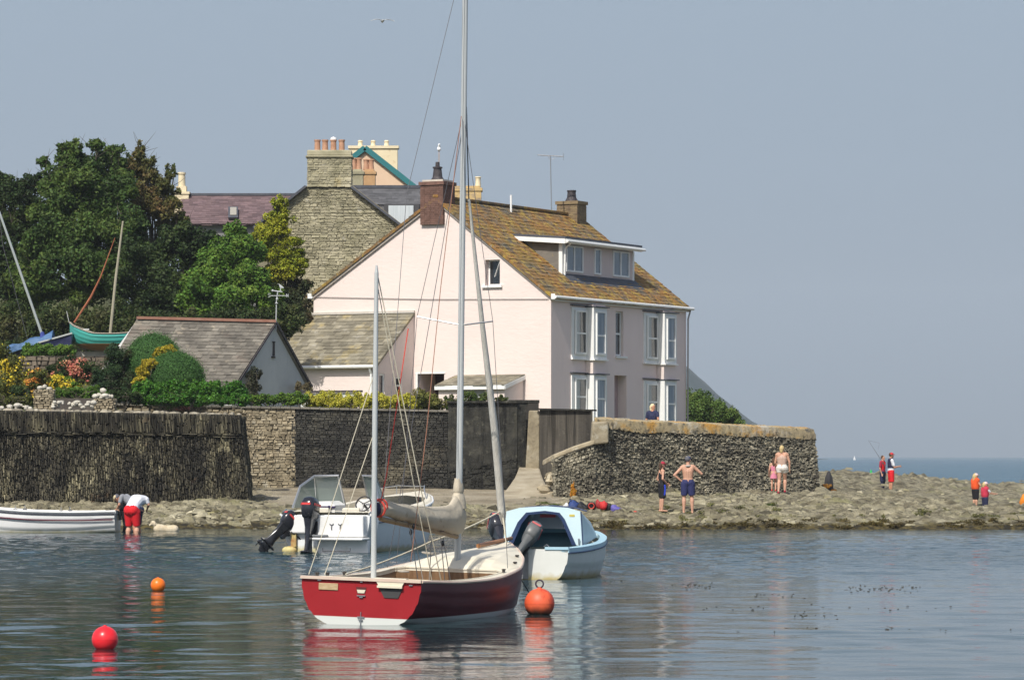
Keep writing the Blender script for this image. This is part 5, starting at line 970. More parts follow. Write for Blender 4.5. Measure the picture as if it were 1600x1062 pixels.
alu = M('aluminium_mast', (.50, .52, .51), rough=.45, metal=.1); rope = M('cream_rope', (.6, .55, .42), rough=.9); wire = M('rigging_wire', (.10, .10, .11), rough=.6, metal=.2)
steel = M('steel_fitting', (.5, .5, .5), rough=.3, metal=.8); black = M('black_plastic', [(.012, .012, .014), (.025, .025, .028)], scale=8, rough=.25, spec=.6)
redp = M('red_mark', (.55, .03, .03), rough=.4); redrope = M('red_rope', (.55, .07, .05), rough=.9)
cream_gel = M('cream_gelcoat', [(.66, .60, .46), (.74, .69, .56)], scale=3, rough=.45, lay=[((.5, .44, .32), 4, .6, .72)])
white_gel = M('white_gelcoat', [(.74, .74, .72), (.80, .80, .78)], scale=2, rough=.3, lay=[((.62, .60, .54), 2.5, .6, .75)])
# --- red dayboat
TH = R(-20); rb = thing('sailing_dinghy', 'red open sailing dayboat with two masts and a folded sail, nearest the camera', 'sailing boat', (-2.03, 47.05, 0), TH); rb.rotation_euler.y = R(1.5)
st = [(0, .86, .60, -.05), (1.2, .95, .56, -.2), (2.6, .98, .57, -.28), (3.8, .87, .66, -.28), (4.7, .60, .77, -.22), (5.3, .30, .87, -.08), (5.7, .03, .95, .22)]
redm = zband(M('red_hull_paint', [(.29, .016, .02), (.34, .02, .026)], scale=1.5, rough=.5, spec=.2, lay=[((.30, .05, .045), 3, .62, .74, (1, 1, 1), .5), ((.55, .25, .22), 9, .72, .78, (1, 1, 1), .4)]), .095, (.62, .64, .60))
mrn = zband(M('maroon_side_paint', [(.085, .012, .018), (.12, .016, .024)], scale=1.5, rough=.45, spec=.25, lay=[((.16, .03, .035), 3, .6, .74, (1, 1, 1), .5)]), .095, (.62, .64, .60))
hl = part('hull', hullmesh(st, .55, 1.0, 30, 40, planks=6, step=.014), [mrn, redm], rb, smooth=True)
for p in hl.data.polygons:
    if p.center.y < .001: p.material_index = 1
dk = MB(); NN = 44; outer, inner, floorr = [], [], []
for i in range(NN+1):
    y = 5.66*i/NN; hb, sz, kz = interp_st(st, y); iw = 0 if (y < .42 or y > 3.35) else min(hb-.11, .82)*min(1, ((y-.42)/.12+.75))*min(1, (3.35-y)/.25+.82)
    outer.append((hb, y, sz)); inner.append((iw, y, sz))
rows = []
for (hb, y, sz), (iw, _, _) in zip(outer, inner):
    cam_ = .005+.16*min(1, max(0, (y-3.3)/.4))*min(1, max(0, (5.8-y)/1.6)); xs = [hb, hb*.6+iw*.4, iw]
    r = [(x, y, sz+.012+cam_*(1-(x/hb)**2 if hb > .02 else 0)) for x in xs]; rows.append(r+[(-p[0], p[1], p[2]) for p in r[::-1]])
n = 6
for i in range(NN):
    for j in range(5):
        if j == 2 and inner[i][0] > 0 and inner[i+1][0] > 0: continue
        dk.add([rows[i][j], rows[i][j+1], rows[i+1][j+1], rows[i+1][j]], [(0, 1, 2, 3)])
deck = part('deck', dk, cream_gel, rb, smooth=True)
co = MB(); idx = [i for i in range(NN+1) if inner[i][0] > 0]
loop = [Vector(rows[i][2]) for i in idx]+[Vector(rows[i][3]) for i in idx[::-1]]
n = len(loop)
for k in range(n):
    a, c = loop[k], loop[(k+1) % n]; co.add([a+V(0,0,.01), c+V(0,0,.01), V(c.x*.985, c.y, c.z-.045), V(a.x*.985, a.y, a.z-.045)], [(0, 1, 2, 3)]); co.bar(a+V(0,0,.0), c+V(0,0,.0), .025, .02)
part('coaming', co, cream_gel, deck)
fl = MB()
for k in range(n):
    a, c = loop[k], loop[(k+1) % n]; fl.add([V(a.x*.985, a.y, a.z-.045), V(c.x*.985, c.y, c.z-.045), V(c.x*.8, c.y, .02), V(a.x*.8, a.y, .02)], [(0, 1, 2, 3)])
fl.add([V(p.x*.8, p.y, .02) for p in loop], [tuple(range(n))]); fl.box((0, 1.7, .22), (1.0, .22, .03)); fl.box((0, 2.0, .2), (.06, 1.1, .3))
part('cockpit_lining', fl, M('cockpit_wood', [(.13, .07, .03), (.24, .14, .07)], scale=3, st=(5, .6, 1), rough=.6), rb)
b = MB()
for s_ in (1, -1): b.tube([at_sheer(st, 5.69*i/30, -.008, .0, s_) for i in range(31)], .022, 6)
b.bar((-.87, -.012, .605), (.87, -.012, .605), .05, .04); part('rubbing_strake', b, M('pink_cream_strake', [(.58, .42, .34), (.66, .55, .44)], scale=3, rough=.5), rb)
b = MB(); b.prism([(.20, -.03, .635), (.66, -.03, .635), (.58, -.03, .50), (.28, -.03, .50)], (0, .1, 0)); b.box((.43, -.04, .52), (.36, .03, .03)); part('motor_notch', b, cream_gel, rb, fixn=True)
b = MB(); b.prism([(.27, -.012, .495), (.60, -.012, .495), (.54, -.012, .37), (.34, -.012, .37)], (0, .008, 0)); part('motor_pad', b, M('dark_rubber', (.05, .05, .05), rough=.7), rb, fixn=True)
b = MB(); b.box((-.47, -.008, .49), (.28, .012, .09)); part('name_plate', b, M('varnished_plate', [(.40, .27, .14), (.55, .42, .26)], scale=14, st=(1, 1, 4), rough=.4), rb, bevel=.003)
b = MB(); b.prism([(-.07, -.006, .50), (.08, -.006, .50), (.06, -.006, .41), (-.05, -.006, .41)], (0, .004, 0)); part('rudder_hatch', b, M('hatch_dark', (.1, .02, .02)), rb, fixn=True)
b = MB(); b.prism([(-.055, -.012, .465), (.07, -.012, .465), (.05, -.012, .42), (-.04, -.012, .42)], (0, .004, 0)); part('hatch_lip', b, cream_gel, rb, fixn=True)
b = MB()
for z, w_ in ((.385, .12), (.365, .05), (.1, .1), (.06, .06), (.57, .03)): b.box((.01, -.012, z), (w_, .02, .014))
b.tube([(.01, -.014, .17), (.01, -.014, -.1)], .007, 5); b.box((-.6, -.01, .57), (.05, .02, .014)); b.box((.72, -.01, .55), (.05, .02, .014)); part('rudder_fittings', b, steel, rb)
clm = M('dark_cleat', (.08, .07, .06), rough=.5)
for (x, y) in ((.9, 3.2), (.88, 4.0), (.70, 4.6), (-.9, 1.5), (-.86, .35), (-.84, .8)):
    hb, sz, kz = interp_st(st, y); x = math.copysign(hb-.09, x); b = MB(); b.box((x, y, sz+.045), (.03, .05, .05)); b.bar((x, y-.07, sz+.06), (x, y+.07, sz+.06), .015, .015); part('cleat', b, clm, deck)
b = MB(); lean = .012
b.tube([(0, 3.6, .12), (.02, 3.6, 2), (.09, 3.6, 9.4)], [.047, .047, .040], 14); b.tube([(.0, 3.548, .6), (.09, 3.55, 9.3)], .012, 6); mm = part('main_mast', b, alu, rb, smooth=True)
b = MB(); b.tube([(-.60, 3.5, 4.23), (.04, 3.6, 4.12), (.56, 3.5, 4.18)], .012, 6); part('spreaders', b, steel, mm)
b = MB(); b.tube([(-.0, .45, .2), (0, .45, 3), (.015, .45, 4.72)], [.039, .037, .028], 14); b.tube([(.015, .45, 4.7), (.015, .45, 4.82)], [.03, .012], 10); mz = part('mizzen_mast', b, alu, rb, smooth=True)
# folded sail under its cover
rings = []
for (y, z0, z1, w_) in ((.60, 1.45, 1.62, .03), (.66, 1.42, 1.66, .075), (.9, 1.40, 1.655, .085), (1.3, 1.34, 1.61, .09), (1.6, 1.31, 1.60, .10), (1.9, 1.27, 1.575, .10), (2.2, 1.24, 1.57, .11), (2.5, 1.20, 1.555, .11), (2.8, 1.165, 1.555, .115), (3.1, 1.135, 1.56, .12), (3.3, 1.11, 1.585, .12), (3.42, 1.10, 1.66, .125), (3.5, 1.09, 1.70, .12), (3.66, 1.09, 1.70, .10), (3.70, 1.10, 1.66, .05)):
    z0 += .025; z1 -= .015; c = (z0+z1)/2; h = (z1-z0)/2; k = 24; row = []
    for i in range(k):
        a = 2*math.pi*i/k; t = math.sin(a); wv = 1+.10*math.sin(y*11+t*3)+.06*math.sin(y*23-t*5)
        row.append((w_*math.cos(a)*(1-.42*max(0, t))*wv, y, c+h*t+.008*math.sin(y*17)*(t < -.5)))
    rings.append(row)
b = MB(); b.loft(rings); b.loft([[(.0+.09*s_*math.cos(a)*(1+.08*math.sin(3*a)), 3.6+.10*s_*math.sin(a), z) for a in [2*math.pi*i/14 for i in range(14)]] for z, s_ in ((1.5, 1.25), (1.62, 1.1), (1.69, .92), (1.72, .74), (1.75, .90), (1.84, .76), (1.93, .60))])
sc = part('sail_cover', b, M('sail_canvas', [(.47, .41, .31), (.55, .49, .38)], scale=2.5, rough=.9, bump=.03, bscale=3, st=(1, 1, 1), lay=[((.36, .29, .2), 5, .6, .7)]), rb, smooth=True)
b = MB(); b.tube([(.0, .66, 1.4), (0, 3.55, 1.10)], .035, 8); part('boom', b, M('spar_wood', (.30, .20, .10), rough=.5), rb)
b = MB()
tcd = M('tie_cord', (.2, .16, .12))
for y in (1.1, 1.6, 2.2, 2.8): b = MB(); b.box((.0, y, 1.36-(y-1.1)*.10), (.2, .012, .02)); part('tie', b, tcd, sc)
b = MB(); b.ball((-.02, .56, 1.53), (.07, .06, .10), 12); part('end_fender', b, M('navy_fender', (.01, .012, .05), rough=.5), rb, smooth=True)
b = MB(); b.torus((-.02, .62, 1.54), .11, .016, (.2, 1, .1), 18, 6); b.torus((0, .66, 1.58), .09, .014, (-.3, 1, .3), 16, 6); b.tube([(0, .66, 1.62), (.03, .8, 2.0), (.05, 1.1, 2.9), (.06, 1.5, 4.0)], .008, 5); part('red_topping_lift', b, redrope, rb)
# furled jib and bowsprit
b = MB(); b.tube([(.02, 3.95, 5.95), (.04, 4.45, 4.2), (.03, 5.0, 2.7), (.0, 5.42, 1.42)], [.02, .036, .055, .058], 10); b.tube([(0, 5.42, 1.42), (0, 5.5, 1.25)], [.06, .03], 8); part('furled_jib', b, M('furled_sail', [(.52, .50, .44), (.66, .64, .58)], scale=2, st=(6, 6, 1.2), rough=.9, bump=.012, bscale=8), rb, smooth=True)
b = MB(); b.tube([(-.12, 4.75, .93), (-.02, 5.9, 1.02)], [.035, .028], 8); part('bowsprit', b, M('varnished_wood', [(.26, .11, .04), (.36, .17, .07)], scale=3, st=(4, .4, 4), rough=.35), rb, smooth=True)
b = MB(); b.tube([(.08, 3.68, 7.25), (.05, 3.82, 6.5), (.02, 3.95, 5.9)], .009, 5); part('forestay', b, black, rb)
def line(name, pts, r, mat, sag=0):
    pts = [Vector(p) for p in pts]; q = []
    for a, c in zip(pts, pts[1:]):
        for k in range(8):
            t = k/8; q.append(a.lerp(c, t)-V(0, 0, sag*4*t*(1-t)))
    q.append(pts[-1]); b = MB(); b.tube(q, r, 5); return part(name, b, mat, rb)
line('shroud', [(.07, 3.58, 7.15), (-.60, 3.5, 4.23), (-.86, 3.4, .68)], .0045, wire); line('shroud', [(.07, 3.58, 7.15), (.56, 3.5, 4.18), (.84, 3.4, .68)], .0045, wire)
line('shroud', [(.07, 3.58, 7.0), (-.84, 3.0, .64)], .005, wire)
line('topping_lift', [(.085, 3.5, 9.3), (-.25, 2.2, 5.9), (.0, .75, 1.62)], .0045, wire, .0)
line('backstay', [(.07, 3.5, 7.1), (.07, 2.7, 4.6), (.1, 2.1, 2.6), (.15, 1.4, .8)], .006, M('brown_line', (.28, .13, .08)))
line('mizzen_stay', [(0, .45, 3.4), (-.78, .04, .64)], .006, rope); line('mizzen_stay', [(0, .45, 2.6), (-.55, .04, .64)], .006, rope)
line('mizzen_halyard', [(.02, .5, 4.65), (.35, 1.2, 1.9), (.42, 1.9, .5)], .008, rope); line('mizzen_halyard', [(.02, .5, 4.5), (.28, 1.1, 2.0), (.36, 1.7, .5)], .007, rope)
line('jib_sheet', [(0, 5.42, 1.44), (-.3, 3.3, 1.02), (-.6, .9, .62)], .012, rope, .03); line('tack_line', [(0, 5.45, 1.4), (.12, 5.3, .95)], .011, rope)
line('bow_line', [(.02, 5.62, .98), (.05, 5.9, .55), (.28, 6.3, .0)], .008, black)
for x, y, z1 in ((.16, 1.6, 1.28), (.2, 1.68, 1.28), (.08, 2.85, 1.1), (.14, 2.9, 1.1), (-.05, 2.6, 1.12)): line('mainsheet', [(x*.3, y, z1), (x*1.3, y+.05, .32)], .007, M('grey_cord', (.3, .28, .25)))
b = MB()
for x, y, z in ((.06, 1.62, 1.2), (.1, 1.62, 1.28), (.05, 2.87, 1.02), (.18, 1.66, .36), (.2, 2.9, .4)): b = MB(); b.ball((x, y, z), (.025, .02, .045), 8); part('block', b, black, rb)
b = MB(); rd = random.Random(2)
for k in range(4): b.torus((.42+.02*k, 2.95, .45-.02*k), .05+.01*k, .008, (1, .4, .2*k), 14, 5)
b.torus((.35, .65+.0, .70), .07, .01, (0, 0, 1), 14, 5); b.torus((-.62, 4.0, .83), .08, .012, (.1, 0, 1), 14, 5); part('coiled_lines', b, M('grey_rope', (.35, .32, .27), rough=.9), rb)
# the rig stands nearly upright over the slightly heeled hull
for o in rb.children_recursive:
    if o.type == 'MESH':
        for v in o.data.vertices:
            if v.co.z > .95: v.co.x -= (v.co.z-.95)*math.tan(R(1.3))
# --- generic outboard motor, pivot at the transom clamp, local +y forward
def outboard(parent, loc, sc, tilt, cowl_col, band=None, yaw=0, roll=0, legcol=None, prop=None, label=None):
    m = Matrix.Translation(Vector(loc)) @ Matrix.Rotation(yaw, 4, 'Z') @ Matrix.Rotation(roll, 4, 'Y') @ Matrix.Rotation(-tilt, 4, 'X') @ Matrix.Scale(sc, 4)
    def tr(mb): mb.v = [tuple(m @ Vector(p)) for p in mb.v]; return mb
    b = MB(); rings = []
    for z, w_, y0, y1 in ((.08, .10, -.34, -.02), (.14, .15, -.42, .03), (.30, .17, -.46, .05), (.46, .165, -.46, .03), (.56, .13, -.40, -.02), (.60, .07, -.32, -.1)):
        k = 20; yc, yr = (y0+y1)/2, (y1-y0)/2
        rings.append([(w_*math.copysign(abs(math.cos(a))**.6, math.cos(a)), yc+yr*math.copysign(abs(math.sin(a))**.6, math.sin(a)), z) for a in [2*math.pi*i/k for i in range(k)]])
    b.loft(rings); t = part('outboard_motor', tr(b), cowl_col, parent, smooth=True, label=label)
    b = MB(); b.loft([[(x*w_, -.2+y*l_, z) for x, y in ((-1, -1), (-.5, -1.3), (.5, -1.3), (1, -1), (1, 1), (.4, 1.4), (-.4, 1.4), (-1, 1))] for z, w_, l_ in ((.1, .10, .13), (-.1, .07, .10), (-.45, .05, .09), (-.62, .05, .12), (-.66, .12, .2), (-.68, .12, .2), (-.70, .045, .11), (-.86, .03, .10), (-1.0, .012, .06))])
    b.loft([[(.055*s_*math.cos(a), y, -.82+.055*s_*math.sin(a)) for a in [2*math.pi*i/12 for i in range(12)]] for y, s_ in ((.0, .2), (-.08, .8), (-.2, 1), (-.38, .9), (-.42, .5))]); lg = part('leg', tr(b), legcol or cowl_col, t, smooth=True)
    b = MB()
    for k in range(3):
        a = 2*math.pi*k/3+.4; d = V(math.cos(a), 0, math.sin(a)); q = V(-math.sin(a), 0, math.cos(a)); c = V(0, -.42, -.82)
        b.hexa([c+d*.03-q*.03+V(0, .02, 0), c+d*.03+q*.03-V(0, .02, 0), c+d*.15+q*.07-V(0, .03, 0), c+d*.15-q*.06+V(0, .03, 0)]+[p_+V(0, -.006, 0) for p_ in (c+d*.03-q*.03+V(0, .02, 0), c+d*.03+q*.03-V(0, .02, 0), c+d*.15+q*.07-V(0, .03, 0), c+d*.15-q*.06+V(0, .03, 0))])
    b.ball(tuple(V(0, -.44, -.82)), (.04, .06, .04), 10); part('propeller', tr(b), prop or black, lg, smooth=True)
    b = MB(); b.box((0, .0, -.08), (.24, .1, .3)); b.box((0, .06, -.02), (.2, .1, .06)); b.tube([(.1, .05, .1), (.12, .5, .16)], .02, 6); part('clamp_and_tiller', tr(b), black, t)
    if band:
        b = MB()
        for s_ in (-1, 1): b.box((s_*.172, -.2, .42), (.006, .34, .05))
        b.box((0, -.462, .42), (.22, .008, .05)); part('band', tr(b), band, t)
    return t
# --- white motorboat
mb2 = thing('motorboat', 'white open motorboat with windscreen and two black outboards, behind the red sailing boat', 'motorboat', (-4.35, 82, 0), R(-22))
s2 = [(0, 1.14, .88, -.1), (1.2, 1.20, .93, -.3), (2.8, 1.18, 1.0, -.35), (4.0, .98, 1.12, -.3), (5.0, .55, 1.24, -.15), (5.5, .2, 1.30, .25), (5.7, .03, 1.32, .6)]
wm2 = zband(M('motorboat_hull', [(.72, .74, .74), (.78, .80, .80)], scale=2, rough=.25), .12, (.55, .50, .30), .05, .12)
part('hull', hullmesh(s2, .38, 1.3, 24, 34), wm2, mb2, smooth=True)
dk = MB(); rows = []; NN = 38
for i in range(NN+1):
    y = 5.66*i/NN; hb, sz, kz = interp_st(s2, y); iw = 0 if (y < .35 or y > 4.6) else (min(hb-.2, .85))
    rows.append(([(hb, y, sz+.02), (hb-.06, y, sz+.06), (iw, y, sz+.06+(.03 if iw == 0 else 0))], iw))
for i in range(NN):
    for s_ in (1, -1):
        for j in range(2): dk.add([(s_*p[0], p[1], p[2]) for p in (rows[i][0][j], rows[i][0][j+1], rows[i+1][0][j+1], rows[i+1][0][j])], [(0, 1, 2, 3)])
for i in range(NN):
    if rows[i][1] > 0 and rows[i+1][1] > 0:
        for s_ in (1, -1): a, c = rows[i][0][2], rows[i+1][0][2]; dk.add([(s_*a[0], a[1], a[2]), (s_*c[0], c[1], c[2]), (s_*c[0]*.96, c[1], .35), (s_*a[0]*.96, a[1], .35)], [(0, 1, 2, 3)])
dk.box((0, 2.45, .34), (1.66, 4.2, .04)); dk.box((0, .33, .62), (1.9, .06, .62)); dk.box((0, 4.6, .66), (1.2, .06, .66))
deck2 = part('deck', dk, cream_gel, mb2, smooth=True)
b = MB()
for s_ in (1, -1): b.tube([at_sheer(s2, 5.66*i/24, -.012, .0, s_) for i in range(25)], .028, 6)
part('rubbing_strake', b, white_gel, mb2)
b = MB()
for s_ in (1, -1): b.tube([at_sheer(s2, 5.4*i/24+.3, -.014-.0, -.2, s_) for i in range(20)], .012, 5)
part('side_stripe', b, M('navy_stripe', (.03, .06, .14)), mb2)
# moulded stern with swim step
b = MB(); b.box((.45, -.10, .62), (1.25, .28, .5)); b.box((.45, -.22, .33), (1.4, .45, .06)); b.box((-.75, -.05, .66), (.62, .2, .42)); b.box((.5, -.06, .13), (1.3, .14, .34)); part('moulded_stern', b, white_gel, mb2, bevel=.05)
b = MB(); b.box((.02, -.28, .40), (.34, .34, .05)); part('step_pad', b, M('grey_pad', (.18, .19, .20), rough=.6), mb2, bevel=.02)
b = MB()
for x in (.28, .5): b.tube([(x, -.25, .66), (x, -.26, .54)], .012, 5); b.tube([(x-.05, -.26, .68), (x, -.25, .64), (x+.05, -.26, .68)], .01, 5)
b.tube([(.15, -.46, .12), (.15, -.47, .05), (.85, -.47, .05), (.85, -.46, .12)], .014, 5); part('stern_hooks', b, wire, mb2)
# windscreen halves
gl2 = glass('windscreen_glass', (.45, .6, .58), .75, .12, (.17, .21, .205))
def wscreen(x0, x1, lab):
    yb_, yt_ = 3.35, 2.95; zt = 1.82; zb2 = 1.05; fr2 = MB(); g = MB(); s_ = 1 if x1 > 0 else -1
    xi, xo = (x0, x1); A = [V(xi, yb_, zb2+.05), V(xo*.82, yb_-.1, zb2+.05), V(xo, yb_-1.0, zb2), V(xo*.88, yt_-.45, zt-.25), V(xo*.72, yt_-.05, zt-.02), V(xi, yt_, zt)]
    g.add([A[0], A[1], A[4], A[5]], [(0, 1, 2, 3)]); g.add([A[1], A[2], A[3], A[4]], [(0, 1, 2, 3)])
    fr2.tube([A[0], A[5], A[4], A[3], A[2]], .03, 6); fr2.tube([A[1], A[4]], .014, 6)
    o = part('windscreen', fr2, steel, mb2, label=lab); part('glass', g, gl2, o)
wscreen(-.18, -1.08, 'port half of the windscreen'); wscreen(.46, 1.14, 'starboard half of the windscreen')
b = MB()
b.loft([[(x, y, z) for x, z in ((-1.0, .4), (-.15, .4), (-.15, 1.12), (-.3, 1.22), (-.85, 1.2), (-1.0, 1.0))] for y in (2.7, 3.3)]); part('port_console', b, white_gel, mb2, fixn=True)
b = MB(); b.loft([[(x, y, z) for x, z in ((.35, .4), (1.0, .4), (1.0, 1.05), (.9, 1.25), (.5, 1.27), (.35, 1.1))] for y in (2.75, 3.3)]); cs = part('helm_console', b, white_gel, mb2, fixn=True)
b = MB(); b.torus((.68, 2.5, 1.16), .19, .018, (0, -1, .5), 24, 6); b.tube([(.68, 2.5, 1.16), (.68, 2.72, 1.04)], .03, 6)
for k in range(3): a = k*2.1+.5; b.tube([(.68, 2.5, 1.16), (.68+.19*math.cos(a), 2.5+.08*math.sin(a), 1.16+.17*math.sin(a))], .012, 5)
part('steering_wheel', b, black, cs)
b = MB(); b.box((.85, 2.74, 1.12), (.10, .01, .02)); b.box((.85, 2.74, 1.07), (.022, .01, .10)); part('letter_mark', b, black, cs)
b = MB(); b.box((-.38, 2.68, 1.08), (.5, .04, .04)); b.torus((-.28, 2.66, 1.05), .045, .02, (0, -1, 0), 14, 6); part('dashboard_strip', b, M('purple_black', (.03, .02, .08)), mb2)
for x in (.15+.1, -.55):
    b = MB(); b.box((x+.15, 2.0, .62), (.46, .42, .12)); b.box((x+.15, 1.78, .86), (.46, .1, .42), rx=-.15); b.box((x+.15, 2.0, .46), (.36, .3, .22)); part('seat', b, M('cream_vinyl', (.58, .54, .44), rough=.5), mb2, bevel=.04)
b = MB(); b.box((-.0, .44, .56), (1.7, .14, .3)); part('stern_bench', b, M('beige_vinyl', [(.5, .46, .36), (.58, .54, .45)], scale=3, rough=.5), mb2, bevel=.04)
b = MB()
for s_ in (1, -1): b.tube([V(s_*.75, 4.2, 1.2), V(s_*.62, 4.35, 1.45), V(s_*.35, 5.0, 1.52), V(s_*.12, 5.45, 1.5), V(0, 5.55, 1.5)], .014, 6); b.tube([V(s_*.38, 4.95, 1.28), V(s_*.37, 4.95, 1.52)], .012, 6)
part('bow_rail', b, steel, mb2)
b = MB(); b.tube([(1.0, .5, .95), (1.12, .2, .98), (1.12, -.02, .9)], .02, 6); b.tube([(-1.0, .5, .95), (-1.1, .2, 1.0), (-1.1, -.02, .92)], .02, 6); part('grab_rails', b, steel, mb2)
glossb = M('black_cowl', [(.012, .012, .016), (.03, .03, .036)], scale=3, rough=.18, coat=.6); reds = M('red_lettering', (.6, .05, .05), rough=.4)
outboard(mb2, (-.20, -.22, .66), 1.02, .14, glossb, reds, label='large black outboard motor')
outboard(mb2, (-.92, -.16, .46), .78, .80, glossb, reds, yaw=-.75, legcol=black, label='small black auxiliary outboard tilted out of the water')
b = MB(); b.ball((-.88, -.1, .05), (.2, .12, .1), 10); b.box((-.78, -.07, .3), (.14, .06, .36)); part('auxiliary_bracket', b, M('ochre_bracket', [(.35, .16, .05), (.6, .55, .25)], scale=5), mb2, bevel=.02)
b = MB(); b.prism([(1.18, .2, .82), (1.18, .45, .82), (1.22, .1, .32), (1.22, -.05, .32)], (.01, 0, 0)); part('hull_flash', b, white_gel, mb2, fixn=True)
# consoles and screens stand well aft, seats just behind them
for o in mb2.children_recursive:
    k = o.name.split('.')[0]; dy = {'windscreen': -1.85, 'glass': -1.85, 'port_console': -1.85, 'helm_console': -1.85, 'steering_wheel': -1.85, 'letter_mark': -1.85, 'dashboard_strip': -1.85, 'seat': -1.22}.get(k)
    if dy:
        for v in o.data.vertices: v.co.y += dy; v.co.z -= .03
# --- pale blue cuddy boat
bc = thing('cuddy_boat', 'small white boat with pale blue cabin and gunwale, beside the red boat bow', 'motorboat', (.28, 64, 0), R(-15))
s3 = [(0, .76, .56, -.08), (1.0, .84, .57, -.2), (2.2, .87, .62, -.25), (3.2, .70, .70, -.2), (3.9, .38, .78, -.05), (4.3, .03, .82, .2)]
h3 = zband(M('cuddy_hull', [(.64, .65, .60), (.72, .73, .69)], scale=2, rough=.4, lay=[((.5, .48, .38), 2, .58, .7, (1, 1, .6), .6)]), .08, (.48, .40, .18), .06, .16)
part('hull', hullmesh(s3, .42, 1.2, 22, 30, planks=3, step=.02), h3, bc, smooth=True)
pb = M('pale_blue_paint', [(.36, .56, .66), (.42, .62, .70)], scale=2, rough=.4); cb = M('cabin_pale_blue', [(.56, .72, .76), (.62, .77, .80)], scale=2, rough=.45, lay=[((.5, .62, .62), 3, .6, .72)])
navy = M('navy_trim', [(.015, .03, .09), (.025, .05, .12)], scale=3, rough=.5); deepteal = M('deep_teal', [(.012, .075, .10), (.02, .10, .13)], scale=3, rough=.5)
b = MB(); rows = []
for i in range(31):
    y = 4.28*i/30; hb, sz, kz = interp_st(s3, y); rows.append([(hb+.02, y, sz-.06), (hb+.02, y, sz+.02), (max(0, hb-.12), y, sz+.03), (max(0, hb-.12), y, sz-.05)])
for s_ in (1, -1): b.loft([[(s_*p[0], p[1], p[2]) for p in r] for r in rows])
b.box((.55, .03, .575), (.44, .1, .05)); b.box((-.58, .03, .575), (.4, .1, .05)); part('gunwale', b, pb, bc, fixn=True)
b = MB()
for s_ in (1, -1): b.tube([at_sheer(s3, 4.28*i/20, -.026, -.07, s_) for i in range(21)], .014, 5)
part('navy_band', b, navy, bc)
b = MB(); b.loft([[(-.72*k, y, .1), (.72*k, y, .1), (.72*k, y, .14), (-.72*k, y, .14)] for y, k in ((.05, .8), (1.4, 1), (2.4, .95))]); b.box((.0, .7, .34), (1.2, .28, .04)); b.box((0, .04, .33), (1.1, .05, .4)); part('cockpit', b, navy, bc)
# cabin: aft frame with trapezoid opening, sides, roof, foredeck
Ya = 1.35; O = [V(-.82, Ya, .58), V(-.76, Ya, 1.22), V(-.5, Ya, 1.29), V(0, Ya, 1.32), V(.42, Ya, 1.29), V(.66, Ya, 1.22), V(.70, Ya, .58)]; I = [V(-.74, Ya, .60), V(-.54, Ya, 1.02), V(-.38, Ya, 1.20), V(-.02, Ya, 1.235), V(.26, Ya, 1.20), V(.36, Ya, 1.08), V(.58, Ya, .60)]
b = MB(); th = V(0, .05, 0)
for k in range(6): b.hexa([O[k], O[k+1], I[k+1], I[k], O[k]+th, O[k+1]+th, I[k+1]+th, I[k]+th])
fw = [V(-.60, 3.0, .72), V(-.54, 2.8, 1.0), V(-.40, 2.75, 1.13), V(0, 2.8, 1.18), V(.36, 2.75, 1.13), V(.50, 2.8, 1.0), V(.58, 3.0, .72)]
b.loft([O, fw], False, False, closed=False); b.loft([[p*.97+V(0, .04, .02) for p in O], [p*.97+V(0, .06, .02) for p in fw]], False, False, closed=False)
cab = part('cabin', b, cb, bc, fixn=False)
b = MB(); b.hexa([fw[0]+V(0,.01,0), fw[6]+V(0,.01,0), V(.02, 4.2, .82), V(-.02, 4.2, .82), fw[0]+V(0,.01,.05), fw[6]+V(0,.01,.05), V(.02, 4.2, .86), V(-.02, 4.2, .86)]); part('foredeck', b, cb, bc)
b = MB(); I2 = [V(p.x*.86, Ya+.02, .60+(p.z-.60)*.93) for p in I]
for k in range(6): b.hexa([I[k]+V(0,-.012,0), I[k+1]+V(0,-.012,0), I2[k+1]+V(0,-.03,0), I2[k]+V(0,-.03,0), I[k]+th*.6, I[k+1]+th*.6, I2[k+1]+th*.6, I2[k]+th*.6])
part('opening_trim', b, navy, cab)
b = MB(); b.hexa([V(-.55, 2.0, .55), V(.56, 2.0, .55), V(.56, 2.02, .55), V(-.55, 2.02, .55), V(-.55, 2.1, .82), V(.55, 2.1, .82), V(.55, 2.12, .82), V(-.55, 2.12, .82)]); b.prism([V(-.6, 1.85, .82), V(.6, 1.85, .82), V(.58, 1.85, .89), V(-.58, 1.85, .89)], (0, .05, 0))
for s_ in (-1, 1): b.hexa([V(s_*.60-.06, 1.42, .58), V(s_*.64-.06, 1.42, .58), V(s_*.60, 2.2, .58), V(s_*.56, 2.2, .58), V(s_*.38-.06, 1.42, 1.17), V(s_*.42-.06, 1.42, 1.17), V(s_*.42, 2.2, 1.15), V(s_*.38, 2.2, 1.15)])
part('cabin_lining', b, deepteal, cab)
b = MB(); b.add([V(-.52, 1.9, .88), V(.52, 1.9, .88), V(.36, 1.9, 1.17), V(-.36, 1.9, 1.17)], [(0, 1, 2, 3)]); part('windscreen', b, M('hazy_pane', [(.42, .47, .48), (.52, .56, .56)], scale=2, rough=.25), cab)
b = MB(); b.box((-.1, 1.88, 1.13), (.30, .012, .055)); part('red_strip', b, M('red_strip', (.75, .12, .12)), cab)
b = MB(); b.tube([(.19, 1.87, .9), (.19, 1.87, 1.04)], .007, 5); b.tube([(.25, 1.87, .9), (.25, 1.87, 1.04)], .007, 5); b.prism([V(.02, 1.875, .885), V(.42, 1.875, .885), V(.25, 1.875, .92), V(.16, 1.875, .92)], (0, .005, 0)); part('wiper_frame', b, steel, cab)
